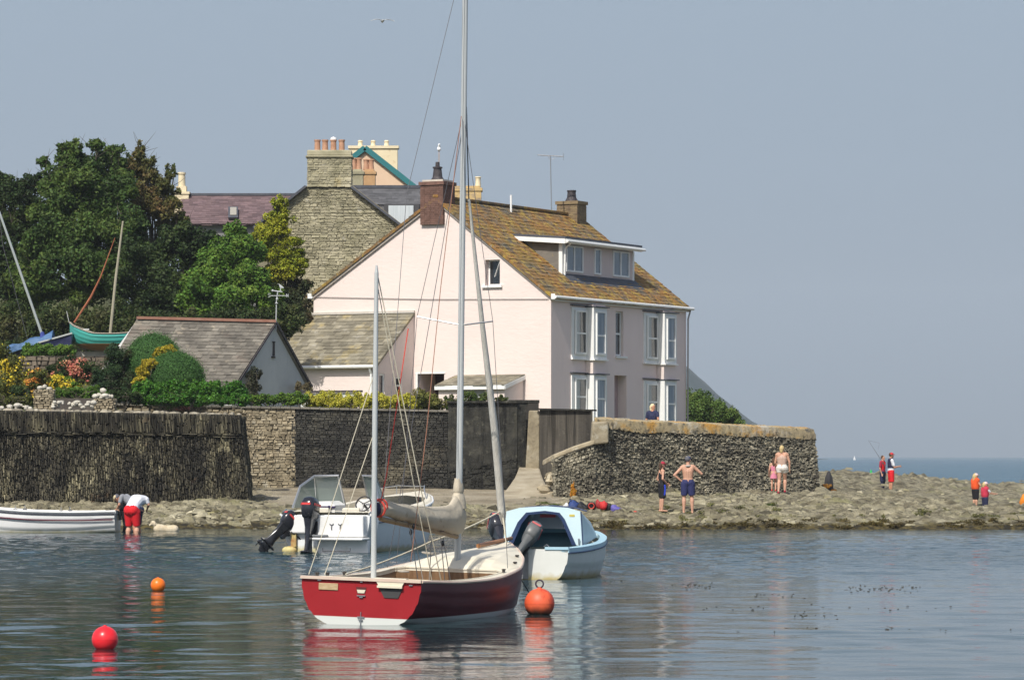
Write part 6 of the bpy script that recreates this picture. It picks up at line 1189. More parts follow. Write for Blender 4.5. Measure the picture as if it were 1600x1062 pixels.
b = MB(); b.bar(O[5]+V(.01, -.01, 0), O[6]+V(.01, -.01, 0), .02, .02); b.tube([O[k]+V(0, .5, .0) for k in range(1, 6)], .015, 5); part('roof_edge', b, navy, cab)
b = MB(); b.box((.50, Ya-.006, 1.15), (.10, .004, .04)); part('yellow_sticker', b, M('yellow_sticker', (.6, .5, .12)), cab)
b = MB(); b.tube([(.64, Ya-.03, .6), (.64, Ya-.04, .70)], .014, 6); b.ball((.64, Ya-.04, .71), .02, 8); b.tube([(.28, .1, .60), (.34, .1, .64), (.38, .1, .60)], .01, 5); part('fittings', b, steel, bc)
greyc = M('grey_cowl', [(.09, .095, .095), (.15, .155, .15)], scale=3, rough=.4); redw = M('pink_red_band', (.5, .12, .12))
outboard(bc, (-.06, -.05, .58), .80, .85, greyc, redw, yaw=.1, roll=.5, prop=M('white_prop', (.75, .75, .75)), label='grey outboard motor tilted up at the middle of the stern')
outboard(bc, (-.56, -.02, .70), .8, .9, glossb, redw, yaw=.5, label='small black outboard tilted up at the port quarter')
b = MB(); b.hexa([(-.30, -.03, .02), (.02, -.03, .02), (.02, -.002, .02), (-.30, -.002, .02), (-.30, -.03, .5), (.02, -.03, .5), (.02, -.002, .5), (-.30, -.002, .5)]); part('transom_pad', b, M('grey_transom_pad', [(.2, .2, .2), (.3, .3, .29)], scale=4), bc)
# --- white rowing boat on the left
wb = thing('rowing_boat', 'long white open boat with dark red stripe at the left edge', 'boat', P(184, 830, 104.0)*1.0, R(88)); wb.location.z = 0
s4 = [(0, .68, .62, -.05), (1.2, .80, .60, -.15), (2.6, .82, .63, -.2), (3.8, .62, .72, -.15), (4.6, .28, .82, 0), (5.0, .03, .88, .3)]
part('hull', hullmesh(s4, .42, 1.15, 24, 30, planks=4, step=.035), zband(M('rowboat_white', [(.66, .66, .64), (.74, .74, .73)], scale=2, rough=.4), .05, (.42, .39, .25), .05, .1), wb, smooth=True)
b = MB(); c_ = MB(); d_ = MB()
for s_ in (1, -1):
    b.tube([at_sheer(s4, 4.98*i/24, -.02, .0, s_) for i in range(25)], .03, 6); c_.tube([at_sheer(s4, 4.98*i/24, -.025, -.075, s_) for i in range(25)], .018, 5)
    d_.tube([at_sheer(s4, 4.5*i/24+.05, -.024, -.24, s_) for i in range(25)], .02, 5)
b.box((0, 0, .6), (1.3, .06, .1)); part('gunwale', b, white_gel, wb); part('black_band', c_, M('black_band', (.03, .03, .04)), wb); part('red_stripe', d_, M('maroon_stripe', (.10, .015, .03)), wb)
b = MB(); b.box((0, 1.2, .42), (1.4, .25, .04)); b.box((0, 2.8, .45), (1.4, .25, .04)); b.box((0, 2.3, .05), (1.1, 4, .04)); part('thwarts', b, M('thwart_wood', (.3, .2, .1)), wb)
for y in (1.55, 2.9):
    b = MB()
    for s_ in (1, -1): q_ = at_sheer(s4, y, 0, .02, s_); b.box(tuple(q_), (.07, .1, .06)); b.torus(tuple(q_+V(0, 0, .08)), .035, .008, (0, 1, 0), 12, 5)
    part('rowlock', b, steel, wb)
outboard(wb, (0, -.06, .55), .85, .12, black, label='black outboard motor')
# ---------------------------------------------------------------- laid-up boats
tb = thing('laid_up_boat', 'teal clinker double-ended boat laid up on the bank with a bare wooden mast', 'boat', P(150, 548, 137), R(88))
# bow to the left: local y forward is world -x
s5 = [(-3.2, .05, 1.0, .6), (-2.6, .42, .86, .25), (-1.2, .88, .66, .02), (0, .92, .66, 0), (.55, .72, .84, .12), (.85, .40, .98, .32), (1.02, .03, 1.10, .62)]
tl = zband(M('teal_paint_hull', [(.05, .31, .27), (.07, .38, .33)], scale=2, rough=.4, lay=[((.2, .45, .4), 5, .64, .72)]), .26, (.24, .12, .05), .01)
part('hull', hullmesh(s5, .6, 1.05, 30, 34, planks=6, step=.028, transom=False), tl, tb, smooth=True)
b = MB()
for s_ in (1, -1): b.tube([at_sheer(s5, -3.15+4.16*i/24, -.02, .01, s_) for i in range(25)], .025, 6)
b.tube([(0, 1.03, 1.12), (0, .82, .55), (0, .62, .15), (0, .4, .0)], .03, 6); part('gunwale', b, M('weathered_wood', [(.3, .26, .2), (.42, .37, .3)], scale=5), tb)
b = MB(); b.loft([[(-h, y, z), (h, y, z), (h, y, z+.02), (-h, y, z+.02)] for y, h, z in ((-2.8, .3, .7), (-1, .75, .55), (.5, .5, .7), (.9, .1, .9))]); part('inner_boards', b, M('inner_board', (.12, .08, .05)), tb)
q1, q2 = V(0, -.55, .6), V(0, -1.05, 5.0); b = MB(); b.tube([q1, q1.lerp(q2, .5)+V(0, .03, 0), q2], [.06, .055, .035], 8); b.ball(q2, .045, 8); part('mast', b, M('grey_wood', [(.30, .27, .19), (.40, .37, .28)], scale=3, st=(3, 3, .4)), tb, smooth=True)
b = MB(); b.tube([(0, .85, 1.1), (0, .2, 2.1), (-.05, -.2, 2.9), (-.05, -.75, 4.4)], [.04, .045, .03, .012], 7); part('furled_red_sail', b, M('tan_sail', [(.30, .09, .04), (.38, .14, .07)], scale=4), tb)
b = MB(); b.tube([(.0, 1.05, 1.1), (0, 1.15, 1.55)], .012, 5); b.box((.66, .55, .86), (.005, .36, .05)); part('bow_fittings', b, M('white_bits', (.6, .6, .58)), tb)
b = MB(); b.tube([(.6, .6, .55), (.75, .45, -.35)], .03, 6); b.tube([(.7, -1.2, .1), (.8, -1.2, -.4)], .035, 6); b.box((0, -.4, -.15), (.25, 2.4, .25)); b.box((0, -.4, -.4), (1.2, .2, .3)); b.tube([(.7, .2, -.25), (.7, -2.2, -.35)], .03, 6); part('cradle', b, M('cradle_grey', [(.3, .28, .25), (.45, .43, .4)], scale=4), tb)
nb = thing('laid_up_boat', 'small navy blue dinghy with leaning aluminium mast and blue cover, left of the teal boat', 'dinghy', P(65, 548, 136), 0)
h0, h1, h2, h3_ = [P(px, py, 136)-nb.location for px, py in ((112, 521), (58, 538), (10, 549), (108, 545))]
b = MB(); fwd = V(0, 1.1, 0)
b.loft([[h0, h0+V(-.02, 0, -.55), h0+V(-.05, .5, -.6), h0+V(0, 1.0, 0)], [h1+V(.25, -.12, .06), h1+V(.25, -.05, -.35), h1+V(.2, .6, -.42), h1+V(.3, 1.3, .1)], [h2+V(.3, .3, .05), h2+V(.3, .35, -.1), h2+V(.3, .7, -.12), h2+V(.3, 1.1, .1)]])
part('hull', b, M('navy_hull', [(.012, .015, .05), (.03, .035, .09)], scale=3, rough=.4), nb, fixn=True)
b = MB(); b.bar(h0+V(.02, -.02, .02), h1+V(.05, -.14, .06), .05, .06); part('gunwale', b, M('pale_gunwale', (.42, .44, .42)), nb)
b = MB(); k = 9; rings = []
for i in range(k):
    t = i/(k-1); c = h0.lerp(h2, .3+.72*t)+V(0, .35, .12-.1*t); rings.append([c+V(0, -.5*(1-.5*t), -.12), c+V(0, -.3, .10+.05*math.sin(i*2.3)), c+V(0, 0, .18+.06*math.cos(i*1.7)), c+V(0, .35, .08), c+V(0, .5, -.12)])
b.loft(rings); part('cover', b, M('blue_tarp', [(.04, .10, .22), (.10, .19, .34)], scale=4, rough=.6, bump=.03), nb, smooth=True)
m0, m1 = P(66, 528, 136)-nb.location+V(0, .3, 0), P(-3, 330, 136)-nb.location+V(0, .3, 0); b = MB(); b.tube([m0, m1], [.055, .045], 8); ms_ = part('mast', b, M('pale_mast', (.45, .48, .46), rough=.4, metal=.3), nb, smooth=True)
b = MB(); b.tube([m0+V(.0, 0, -.1), m0+V(-.05, 0, .25)], [.14, .07], 8); part('mast_boot', b, M('blue_boot', (.04, .06, .25)), ms_)
b = MB(); b.tube([m1, P(2, 380, 136)-nb.location+V(0, .3, 0), P(42, 530, 136)-nb.location+V(0, .2, 0)], .01, 5); part('stay', b, wire, nb)
# ---------------------------------------------------------------- buoys
def buoy(label, px, py, r, mat, ring=None, ob=(1, 1, 1)):
    Y = CH*F/(py-HY); x = (px-800)/F*Y; t = thing('mooring_buoy', label, 'buoy', (x, Y, 0))
    b = MB(); b.ball((0, 0, r*.72), (r*ob[0], r*ob[1], r*ob[2]), 28); bd = part('float', b, mat, t, smooth='all')
    b = MB(); b.lathe((0, 0, r*1.68), [(r*.16, 0), (r*.13, r*.1), (.001, r*.1)], 10); b.torus((0, 0, r*.72), r*1.003, r*.012, (0, 0, 1), 32, 5); part('seam', b, mat, bd, smooth=True)
    if ring: b = MB(); b.torus((0, 0, r*1.75+ring), ring, .012, (.2, 1, 0), 20, 6); b.tube([(0, 0, r*1.2), (0, 0, r*1.75)], .02, 6); part('ring', b, M('rusty_ring', (.05, .04, .06), rough=.6), t)
    return t
ored = M('red_float', [(.78, .02, .03), (.82, .03, .04)], scale=2, rough=.3); oor = M('orange_float', [(.85, .16, .01), (.88, .20, .02)], scale=2, rough=.35)
big = zband(M('faded_orange_float', [(.72, .10, .04), (.80, .15, .06)], scale=3, rough=.5, lay=[((.45, .04, .02), 2.5, .55, .62, (3, 3, .3), .7)]), .07, (.06, .035, .02), .06, .14)
buoy('bright red round buoy at the lower left, nearest of the buoys', 164, 1013, .155, ored); buoy('small plain orange buoy further out, above and right of the red one', 247, 922, .125, oor); buoy('big faded orange buoy with iron ring and weedy base, right of the red boat', 843, 959, .215, big, .055)
b = MB(); x, Y = (174-800)/F*41.3, 41.2; b.ball((x, Y, .03), (.04, .04, .05), 8); single('buoy_tag', b, black, 'tiny black rope float against the right side of the red buoy', 'float', (x, Y, 0), smooth=True)
# distant sail and marker
sp_ = P(1335, 712, 1500); ts = thing('distant_yacht', 'tiny pale sailing yacht far out on the horizon', 'yacht', (sp_.x, 1500, 0))
b = MB(); b.loft([[(x*k, y*k*3, z) for x, y, z in ((-1, 0, 0), (0, -1, 0), (1, 0, 0), (0, 1, 0))] for k, z in ((.6, 0), (.8, .7))]); part('hull', b, white, ts, fixn=True); ts.scale = (.5, .5, .5)
b = MB(); b.prism([(-.1, 0, 1), (1.1, 0, 1), (-.1, 0, 5.2)], (0, .06, 0)); b.prism([(-.2, 0, 1), (-1.0, 0, 1), (-.2, 0, 4.6)], (0, .06, 0)); part('sails', b, white, ts, fixn=True)
q = P(1361, 742, 172); b = MB(); b.lathe((0, 0, 0), [(.07, -.6), (.07, .0), (.05, .2), (.01, .28)], 10); o = part('channel_marker', b, M('green_marker', (.04, .40, .10)), smooth=True); o.location = q; o['label'] = 'small green marker post just beyond the rocks'; o['category'] = 'marker'
# ---------------------------------------------------------------- aerial, weather vane, birds
ta = thing('tv_aerial', 'television aerial on a thin pole beside the far chimney', 'aerial', H(fu_at(862, AW), AW, AZ)); base = ta.location.copy()
ax = P(860, 243, base.y); b = MB(); b.tube([base-V(0,0,.2), V(ax.x, base.y, ax.z)], .028, 6); part('pole', b, steel, ta, True)
b = MB(); l, r_ = V(ax.x-.55, base.y, ax.z+.02), V(ax.x+.55, base.y+.1, ax.z-.04); b.tube([l, r_], .02, 5); b.tube([V(ax.x-.12, base.y, ax.z), V(ax.x, base.y, ax.z-.2), V(ax.x+.2, base.y, ax.z-.12)], .01, 5)
for k in range(9): c = l.lerp(r_, k/8); b.tube([c+V(0, -.22-.01*k, 0), c+V(0, .22+.01*k, 0)], .008, 4)
for k in range(4): b.tube([r_+V(.02, -.3, .12-.08*k), r_+V(.02, .3, .12-.08*k)], .008, 4)
part('antenna', b, M('pale_metal', (.5, .5, .5), rough=.4, metal=.4), ta, True)
vb = P(431, 505, 130.3); tv_ = thing('weather_vane', 'grey metal weather vane with a bird and compass letters on the outbuilding gable', 'weather vane', vb); vm = M('vane_metal', (.5, .52, .52), rough=.5, metal=.2)
pv_ = lambda px, py: P(px, py, 130.3)
b = MB(); b.tube([vb-V(0, 0, .3), pv_(432, 470), pv_(434, 456)], .022, 6); b.lathe(pv_(432, 475), [(.02, 0), (.07, .03), (.02, .06)], 8); b.ball(pv_(433, 467), .05, 8); part('rod', b, vm, tv_, True)
b = MB(); b.tube([pv_(425, 454), pv_(441, 456)], .022, 5); b.ball(pv_(426, 454), .045, 8); b.tube([pv_(438, 456), pv_(438.5, 450)], .018, 5)
b.loft([[pv_(x, y)+V(0, -.02, 0), pv_(x, y)+V(0, .02, 0), pv_(x2, y2)+V(0, .02, 0), pv_(x2, y2)+V(0, -.02, 0)] for x, y, x2, y2 in ((433.5, 444, 434, 443), (435, 443, 436.5, 445.5), (436, 443.5, 437, 449), (438, 444.5, 439, 450), (440, 446, 441, 450), (443, 448.5, 443.5, 450))]); part('bird_arrow', b, vm, tv_, True, fixn=True)
b = MB(); b.tube([pv_(422, 462), pv_(449, 462)], .012, 5); c = pv_(433.5, 462); b.tube([c+V(0, -.35, 0), c+V(0, .35, 0)], .012, 5); part('compass_arms', b, vm, tv_, True)
b = MB()
for a, c in (((447.5, 464), (447.5, 459)), ((447.5, 459), (450.5, 464)), ((450.5, 464), (450.5, 459))): b.tube([pv_(*a), pv_(*c)], .012, 4)
part('letter', b, vm, tv_, True)
b = MB(); b.tube([pv_(*p_) for p_ in ((422.5, 459), (420, 458.5), (419, 460), (420.5, 461.2), (422.5, 462.2), (421.8, 464), (419, 464))], .012, 4); part('letter', b, vm, tv_, True)
gc = P(598, 33, 120); tg = thing('seagull', 'gull gliding high in the sky at the upper left of the mast', 'bird', gc, R(10)); gwht = M('gull_white', [(.75, .76, .76), (.8, .8, .8)], scale=5)
b = MB()
for s_ in (-1, 1): b.loft([[(s_*x, y-w_, z), (s_*x, y, z+.012), (s_*x, y+w_, z), (s_*x, y, z-.008)] for x, y, w_, z in ((.0, 0, .09, 0), (.15, .04, .08, .06), (.28, .02, .06, .04), (.42, -.06, .015, -.02))])
bd = MB(); bd.cap((0, -.15, 0), .03, (0, .12, 0), .055); bd.cap((0, .12, 0), .05, (0, .19, .02), .035); bd.cap((0, .2, .02), .015, (0, .25, .01), .005); bd.prism([(-.03, -.15, 0), (.03, -.15, 0), (.07, -.27, 0), (-.07, -.27, 0)], (0, 0, .01)); bd.add(b.v, b.f)
part('body', blob(bd, .008, 2), gwht, tg, smooth='all')
gp = H(.48, cw, 14.62); tq = thing('perched_gull', 'white gull perched on the cowl of the brick chimney pot, under the boat rigging', 'bird', gp)
b = MB(); b.cap((0, 0, .07), .085, (0, .05, .14), .07); b.cap((0, 0, .17), .05, (.01, -.03, .25), .05); b.cap((0, -.07, .25), .015, (0, -.11, .24), .006); b.cap((0, .1, .06), .04, (0, .2, .0), .02); part('body', blob(b, .01, 3), gwht, tq, smooth='all')
b = MB(); b.tube([(.02, 0, 0), (.02, 0, -.46)], .008, 5); b.tube([(-.02, 0, 0), (-.02, 0, -.46)], .008, 5); part('legs', b, M('gull_leg', (.5, .35, .25)), tq)
# ---------------------------------------------------------------- kit on the rocks
def G3z(px, Y, dz=0): x = (px-800)/F*Y; return V(x, Y, ground_z(x, Y)+dz)
def matc(c, r=.7): return M('kit_cloth', [tuple(k*.8 for k in c), c], scale=6, rough=r)
k_ = G3z(846, 110.0, -.12); b = MB(); b.loft([[(x, h*math.cos(a), .16+h*.8*math.sin(a)) for a in [2*math.pi*i/10 for i in range(10)]] for x, h in ((-1.0, .02), (-.8, .14), (-.3, .22), (.4, .22), (.9, .13), (1.1, .02))])
tk = thing('kayak', 'navy kayak lying on the rocks, just showing above the pale blue cabin roof', 'kayak', k_); part('hull', b, matc((.02, .03, .12), .4), tk, smooth=True); b = MB(); b.torus((0, 0, .33), .2, .02, (0, 0, 1), 16, 5); part('cockpit_rim', b, black, tk)
def bag(px, Y, w_, h, c, label, name='kit_bag', cat='bag', strap=True, sd=0):
    w_ *= 1.1; h *= 1.15
    q = G3z(px, Y, .0); t = thing(name, label, cat, q+V(0, 0, -.01)); b = MB(); rd = random.Random(sd+px)
    b.ball((0, 0, h*.45), (w_/2, w_*.4, h*.55), 14); b.v = [tuple(Vector(v)*(1+.55*mnoise.noise(Vector(v)*9+V(px, 0, 0)))) for v in b.v]; part('bag', b, matc(c), t, smooth='all')
    if strap: b = MB(); b.torus((0, 0, h*.5), w_*.42, .015, (.3, 1, .2), 14, 5); part('strap', b, black, t)
bag(884, 111.6, .16, .2, (.75, .74, .7), 'white cloth bag at the left end of the kit pile'); bag(896, 111.8, .4, .24, (.03, .06, .2), 'navy and white crumpled kit bag in the pile'); bag(909, 111.6, .3, .22, (.03, .03, .035), 'black kit bag with pale patches in the pile'); bag(936, 111.6, .2, .24, (.35, .03, .03), 'dark red bag in the middle of the kit pile'); bag(943, 111.4, .22, .22, (.6, .03, .03), 'bright red bag right of the dark red one'); bag(950, 111.5, .2, .2, (.03, .03, .03), 'small black bag right of the bright red bag'); bag(962, 111.5, .34, .16, (.14, .12, .4), 'blue and violet folded cloth at the right of the kit pile', 'folded_cloth', 'cloth', False); bag(993, 110.9, .16, .09, (.65, .08, .05), 'small red and purple cloth lying apart from the kit pile', 'cloth_scrap', 'cloth', False)
q = G3z(924, 111.5); t = thing('coiled_line', 'coiled red line on a black bag in the kit pile', 'rope', q); b = MB()
for k in range(4): b.torus((0, -.05*k*.3, .13), .08+.012*(k % 2), .014, (.1, 1, .1*k), 18, 6)
part('coil', b, redrope, t); b = MB(); b.ball((0, .08, .12), (.15, .1, .14), 12); part('black_backing', b, black, t, smooth=True)
q = G3z(1389, 134, .02); b = MB(); b.ball((0, 0, .04), (.28, .12, .05), 10); b.ball((.2, .02, .05), (.14, .1, .05), 8); b.ball((.05, 0, .12), (.07, .06, .06), 8); o = part('towel', b, M('white_towel', [(.55, .55, .5), (.7, .7, .66)], scale=8), smooth='all'); o.location = q; o['label'] = 'white towel dropped on the rocks below the standing pair'; o['category'] = 'towel'
q = G3z(1604, 131, .0); bag(1601, 131, .3, .42, (.8, .25, .02), 'orange buoyancy aid cut off by the right edge of the picture', 'buoyancy_aid', 'buoyancy aid')
q = G3z(1295, 124.3, .0); b = MB(); b.loft([[(x*k, y*k, z) for x, y in ((-.16, 0), (0, -.12), (.16, 0), (0, .12))] for k, z in ((1, 0), (1.1, .25), (.9, .5), (.3, .72))]); o = part('dark_boulder', b, M('black_boulder', [(.02, .02, .022), (.05, .05, .055)], scale=4, rough=.8), smooth=True, bevel=.03); o.location = q+V(0, 0, -.05); o['label'] = 'upright black rock at the far foot of the sea wall'; o['category'] = 'rock'
# ---------------------------------------------------------------- people
skin = M('skin', [(.50, .27, .18), (.58, .33, .225)], scale=8, rough=.6); skin2 = M('tanned_skin', [(.42, .20, .12), (.52, .27, .17)], scale=8, rough=.6)
def hand(b, wr, d, side, sc, curl=.6):
    """palm, four fingers and a thumb beyond the wrist, d = forearm direction, side = thumb direction"""
    d = d.normalized(); side = (side-d*side.dot(d)).normalized(); nrm = d.cross(side)
    pc = wr+d*.05*sc; b.cap(wr, .022*sc, pc, .030*sc, 8); b.cap(pc-side*.018*sc, .017*sc, pc+side*.018*sc+d*.03*sc, .017*sc, 8)
    for k, (o, L_) in enumerate(((.028, .068), (.010, .076), (-.009, .070), (-.027, .055))):
        a = wr+d*.085*sc+side*o*sc; m_ = a+(d*math.cos(curl*.5)+nrm*math.sin(curl*.5))*L_*.5*sc; e_ = m_+(d*math.cos(curl*1.4)+nrm*math.sin(curl*1.4))*L_*.5*sc; b.cap(a, .0095*sc, m_, .009*sc, 6); b.cap(m_, .009*sc, e_, .0075*sc, 6)
    a = wr+d*.03*sc+side*.028*sc; m_ = a+(d*.6+side*.8)*.032*sc; e_ = m_+(d*.9+side*.3+nrm*.3).normalized()*.03*sc; b.cap(a, .012*sc, m_, .0105*sc, 6); b.cap(m_, .0105*sc, e_, .009*sc, 6)
BASE = dict(head=(0, .02, 1.64), neck=(0, 0, 1.47), chest=(0, 0, 1.30), waist=(0, .0, 1.10), pelvis=(0, 0, .95), shL=(-.18, 0, 1.42), shR=(.18, 0, 1.42), elL=(-.24, -.03, 1.13), elR=(.24, -.03, 1.13), wrL=(-.25, .06, .89), wrR=(.25, .06, .89),
            hpL=(-.09, 0, .92), hpR=(.09, 0, .92), knL=(-.10, .02, .50), knR=(.10, .02, .50), anL=(-.10, -.02, .09), anR=(.10, -.02, .09), look=(0, 1, 0))
def person(label, loc, rz, H_=1.75, pose=None, build=1.0, sk=None, hair=None, clothes=(), cap_=None, female=False, group=None, big_head=1.0):
    sc = H_/1.75; J = {k: Vector(v)*(sc if k != 'look' else 1) for k, v in {**BASE, **(pose or {})}.items()}; t = thing('person', label, 'person', loc, rz, group=group); s_ = sc
    sk = sk or skin; hs = big_head*sc; b = MB(); B_ = build; lk = J['look'].normalized(); upv = (J['head']-J['neck']).normalized(); upv = (upv-lk*upv.dot(lk)); upv = upv.normalized() if upv.length > .1 else V(0, 0, 1); sd = lk.cross(upv)
    hd = J['head']; m3 = Matrix((sd, lk, upv)).transposed()
    b.ball(hd+upv*.02*hs, (.075*hs, .095*hs, .10*hs), 14, rot=m3); b.ball(hd-upv*.045*hs+lk*.02*hs, (.058*hs, .072*hs, .065*hs), 12, rot=m3); b.cap(hd+lk*.088*hs-upv*.0*hs, .012*hs, hd+lk*.108*hs-upv*.022*hs, .014*hs, 6)
    b.cap(hd+lk*.088*hs-upv*.062*hs-sd*.014*hs, .010*hs, hd+lk*.088*hs-upv*.062*hs+sd*.014*hs, .010*hs, 6); b.cap(hd+lk*.085*hs-upv*.098*hs, .016*hs, hd+lk*.07*hs-upv*.098*hs, .02*hs, 6)
    for q in (-1, 1): b.ball(hd+sd*q*.078*hs-upv*.01*hs, (.012*hs, .02*hs, .03*hs), 8, rot=m3)
    b.cap(J['neck'], .058*s_*B_, hd-upv*.05*hs-lk*.01*hs, .050*s_, 10)
    dn = (J['shR']-J['shL']).normalized(); tw = (.145 if not female else .13)*s_*B_
    ax = J['neck']-J['pelvis']
    for q in (-1, 1):
        sh = J['shR'] if q > 0 else J['shL']; b.cap(J['neck']-upv*.01, .045*s_, sh, .058*s_*B_, 10); b.cap(sh.lerp(J['neck'], .35)-ax*.04, .085*s_*B_, J['chest']+dn*q*.06*s_, .105*s_*B_, 12); b.cap(J['chest']+dn*q*.06*s_, .105*s_*B_, J['waist']+dn*q*.045*s_, .09*s_*B_, 12); b.cap(J['waist']+dn*q*.045*s_, .09*s_*B_, J['pelvis']+dn*q*.06*s_, .105*s_*B_*(1.1 if female else 1), 12)
    b.cap(J['chest'], .11*s_*B_, J['waist'], .095*s_*B_, 12); b.cap(J['waist'], .095*s_*B_, J['pelvis'], .11*s_*B_, 12)
    R_ = dict(ua=(.050, .042), fa=(.041, .026), th=(.088, .058), ca=(.057, .036))
    for q, c in ((-1, 'L'), (1, 'R')):
        b.cap(J['sh'+c], R_['ua'][0]*s_*B_, J['el'+c], R_['ua'][1]*s_, 10); b.cap(J['el'+c], R_['fa'][0]*s_, J['wr'+c], R_['fa'][1]*s_, 10)
        b.cap(J['hp'+c], R_['th'][0]*s_*B_, J['kn'+c], R_['th'][1]*s_, 12); kn, an = J['kn'+c], J['an'+c]; b.cap(kn, R_['ca'][0]*s_, kn.lerp(an, .3)+V(0, -.012*s_, 0), .058*s_*B_, 10); b.cap(kn.lerp(an, .3)+V(0, -.012*s_, 0), .056*s_*B_, an, R_['ca'][1]*s_, 10)
        ft = J.get('ft'+c, an+V(0, .15*s_, -.055*s_)); b.cap(an+V(0, -.03*s_, -.05*s_), .034*s_, ft, .030*s_, 10); b.cap(ft+V(0, -.04*s_, 0), .036*s_, ft+V(q*.012, .03*s_, -.008*s_), .024*s_, 8)
        w_ = J['wr'+c]; hand(b, w_, w_-J['el'+c], J.get('thumb'+c, V(-q*.3, 1, 0)), s_, J.get('curl', V(.6, 0, 0)).x)
    part('body', blob(b, .0085*max(.8, sc), 3), sk, t, smooth='all')
    b = MB()
    for q in (-1, 1): b.ball(hd+lk*.088*hs+sd*q*.03*hs+upv*.01*hs, (.010*hs, .006*hs, .006*hs), 8, rot=m3)
    part('eyes', b, M('eye_dark', (.03, .02, .02), rough=.3), t)
    if hair:
        mat, ln = hair; b = MB(); b.ball(hd+upv*.035*hs-lk*.018*hs, (.087*hs, .098*hs, .096*hs), 14, rot=m3)
        if ln > 0: b.cap(hd-lk*.05*hs, .085*hs, hd-lk*.065*hs-V(0, 0, ln*hs), .06*hs, 12)
        hm_ = blob(b, .01, 3); part('hair', hm_, mat, t, smooth='all')
        # keep the face clear: hair is pushed back behind the brow
        o = t.children[-1]
        for v in o.data.vertices:
            dv = v.co-hd; f = dv.dot(lk); u = dv.dot(upv)
            if f > .03*hs and u < .065*hs: v.co -= lk*(f-.03*hs)
    if cap_:
        mat, bd, bk = cap_; b = MB(); b.ball(hd+upv*.05*hs, (.093*hs, .106*hs, .082*hs), 14, rot=m3); o = part('cap', blob(b, .01, 2), mat, t, smooth='all')
        for v in o.data.vertices:
            u = (v.co-hd).dot(upv)
            if u < .035*hs: v.co += upv*(.035*hs-u)
        pk = MB(); pd = lk if bk == 0 else (-lk if bk == 2 else sd*bk); s2_ = pd.cross(upv); c0 = hd+upv*.04*hs+pd*.075*hs
        pk.loft([[c0-s2_*w_*hs+pd*f*hs+upv*z*hs, c0+s2_*w_*hs+pd*f*hs+upv*z*hs, c0+s2_*w_*hs+pd*f*hs+upv*(z+.012)*hs, c0-s2_*w_*hs+pd*f*hs+upv*(z+.012)*hs] for f, w_, z in ((-.02, .07, 0), (.04, .065, -.004), (.085, .035, -.018))]); part('peak', pk, bd or mat, o, smooth=True, fixn=True)
    for c in clothes:
        kind, mat = c[0], c[1]; k = c[2] if len(c) > 2 else 1; e_ = .014*s_; b = MB()
        if kind in ('shorts', 'trousers', 'swim_shorts'):
            wz = J['pelvis'].lerp(J['waist'], .35 if kind != 'swim_shorts' else .2)
            for q, s__ in ((-1, 'L'), (1, 'R')):
                b.cap(wz+dn*q*.055*s_, .10*s_*B_+e_, J['pelvis']+dn*q*.06*s_, .112*s_*B_*(1.08 if female else 1)+e_, 14); hp, kn, an = J['hp'+s__], J['kn'+s__], J['an'+s__]
                endr = .078*s_+e_; b.cap(J['pelvis']+dn*q*.06*s_, .11*s_*B_+e_, hp, .10*s_*B_+e_, 14); e1 = hp.lerp(kn, min(1, k)); b.lathe(hp, [(.001, 0), (.1*s_*B_+e_, .001), (endr+(.01*s_), (e1-hp).length), (.001, (e1-hp).length+.001)], 16, ax=(e1-hp).normalized())
                if k > 1: e2 = kn.lerp(an, k-1); b.cap(kn, .075*s_, e2, .062*s_, 12)
        elif kind == 'skirt':
            b.loft([[c_+dn*r_*math.cos(a)+(V(0, 1, 0))*r_*.8*math.sin(a) for a in [2*math.pi*i/16 for i in range(16)]] for c_, r_ in ((J['waist'], .11*s_*B_), (J['pelvis'], .15*s_*B_), (J['pelvis']-V(0, 0, .22*s_*k), .2*s_))])
        elif kind in ('shirt', 'vest', 'top', 'swimsuit', 'jacket'):
            ex = {'shirt': .016, 'vest': .02, 'top': .008, 'swimsuit': .008, 'jacket': .055}[kind]*s_
            top = J['neck']-ax*.06 if kind in ('shirt', 'vest', 'jacket') else J['chest']+ax*.06
            for q, s__ in ((-1, 'L'), (1, 'R')):
                sh = J['sh'+s__]
                if kind in ('shirt', 'vest', 'jacket'): b.cap(J['neck']-ax*.05, .05*s_+ex, sh.lerp(J['neck'], .1 if kind == 'shirt' else .3), .056*s_*B_+ex, 10); b.cap(sh.lerp(J['neck'], .35)-ax*.04, .086*s_*B_+ex, J['chest']+dn*q*.06*s_, .106*s_*B_+ex, 12)
                b.cap(J['chest']+dn*q*.06*s_, .106*s_*B_+ex, J['waist']+dn*q*.045*s_, .092*s_*B_+ex*1.3, 12)
                if kind in ('shirt', 'swimsuit'): b.cap(J['waist']+dn*q*.045*s_, .092*s_*B_+ex*1.3, J['pelvis']+dn*q*.055*s_, .106*s_*B_+ex, 12)
                if kind == 'shirt': e1 = sh.lerp(J['el'+s__], .7*k); b.cap(sh, .056*s_*B_+ex, e1, .052*s_+ex*.8, 12)
            b.cap(J['chest'], .11*s_*B_+ex, J['waist'], .095*s_*B_+ex, 12)
        elif kind == 'towel':
            b.torus(J['neck']-upv*.0+V(0, .0, -.01), .085*s_, .03*s_, upv, 18, 8)
            for q in (-1, 1): b.cap(J['neck']+dn*q*.08*s_+V(0, .06, 0), .03*s_, J['chest']+dn*q*.09*s_+V(0, .13*s_, 0), .03*s_, 8)
        elif kind == 'shoes':
            for q, s__ in ((-1, 'L'), (1, 'R')): an = J['an'+s__]; ft = J.get('ft'+s__, an+V(0, .15*s_, -.055*s_)); b.cap(an+V(0, -.03*s_, -.05*s_), .044*s_, ft, .040*s_, 10)
        elif kind == 'hung_towel':
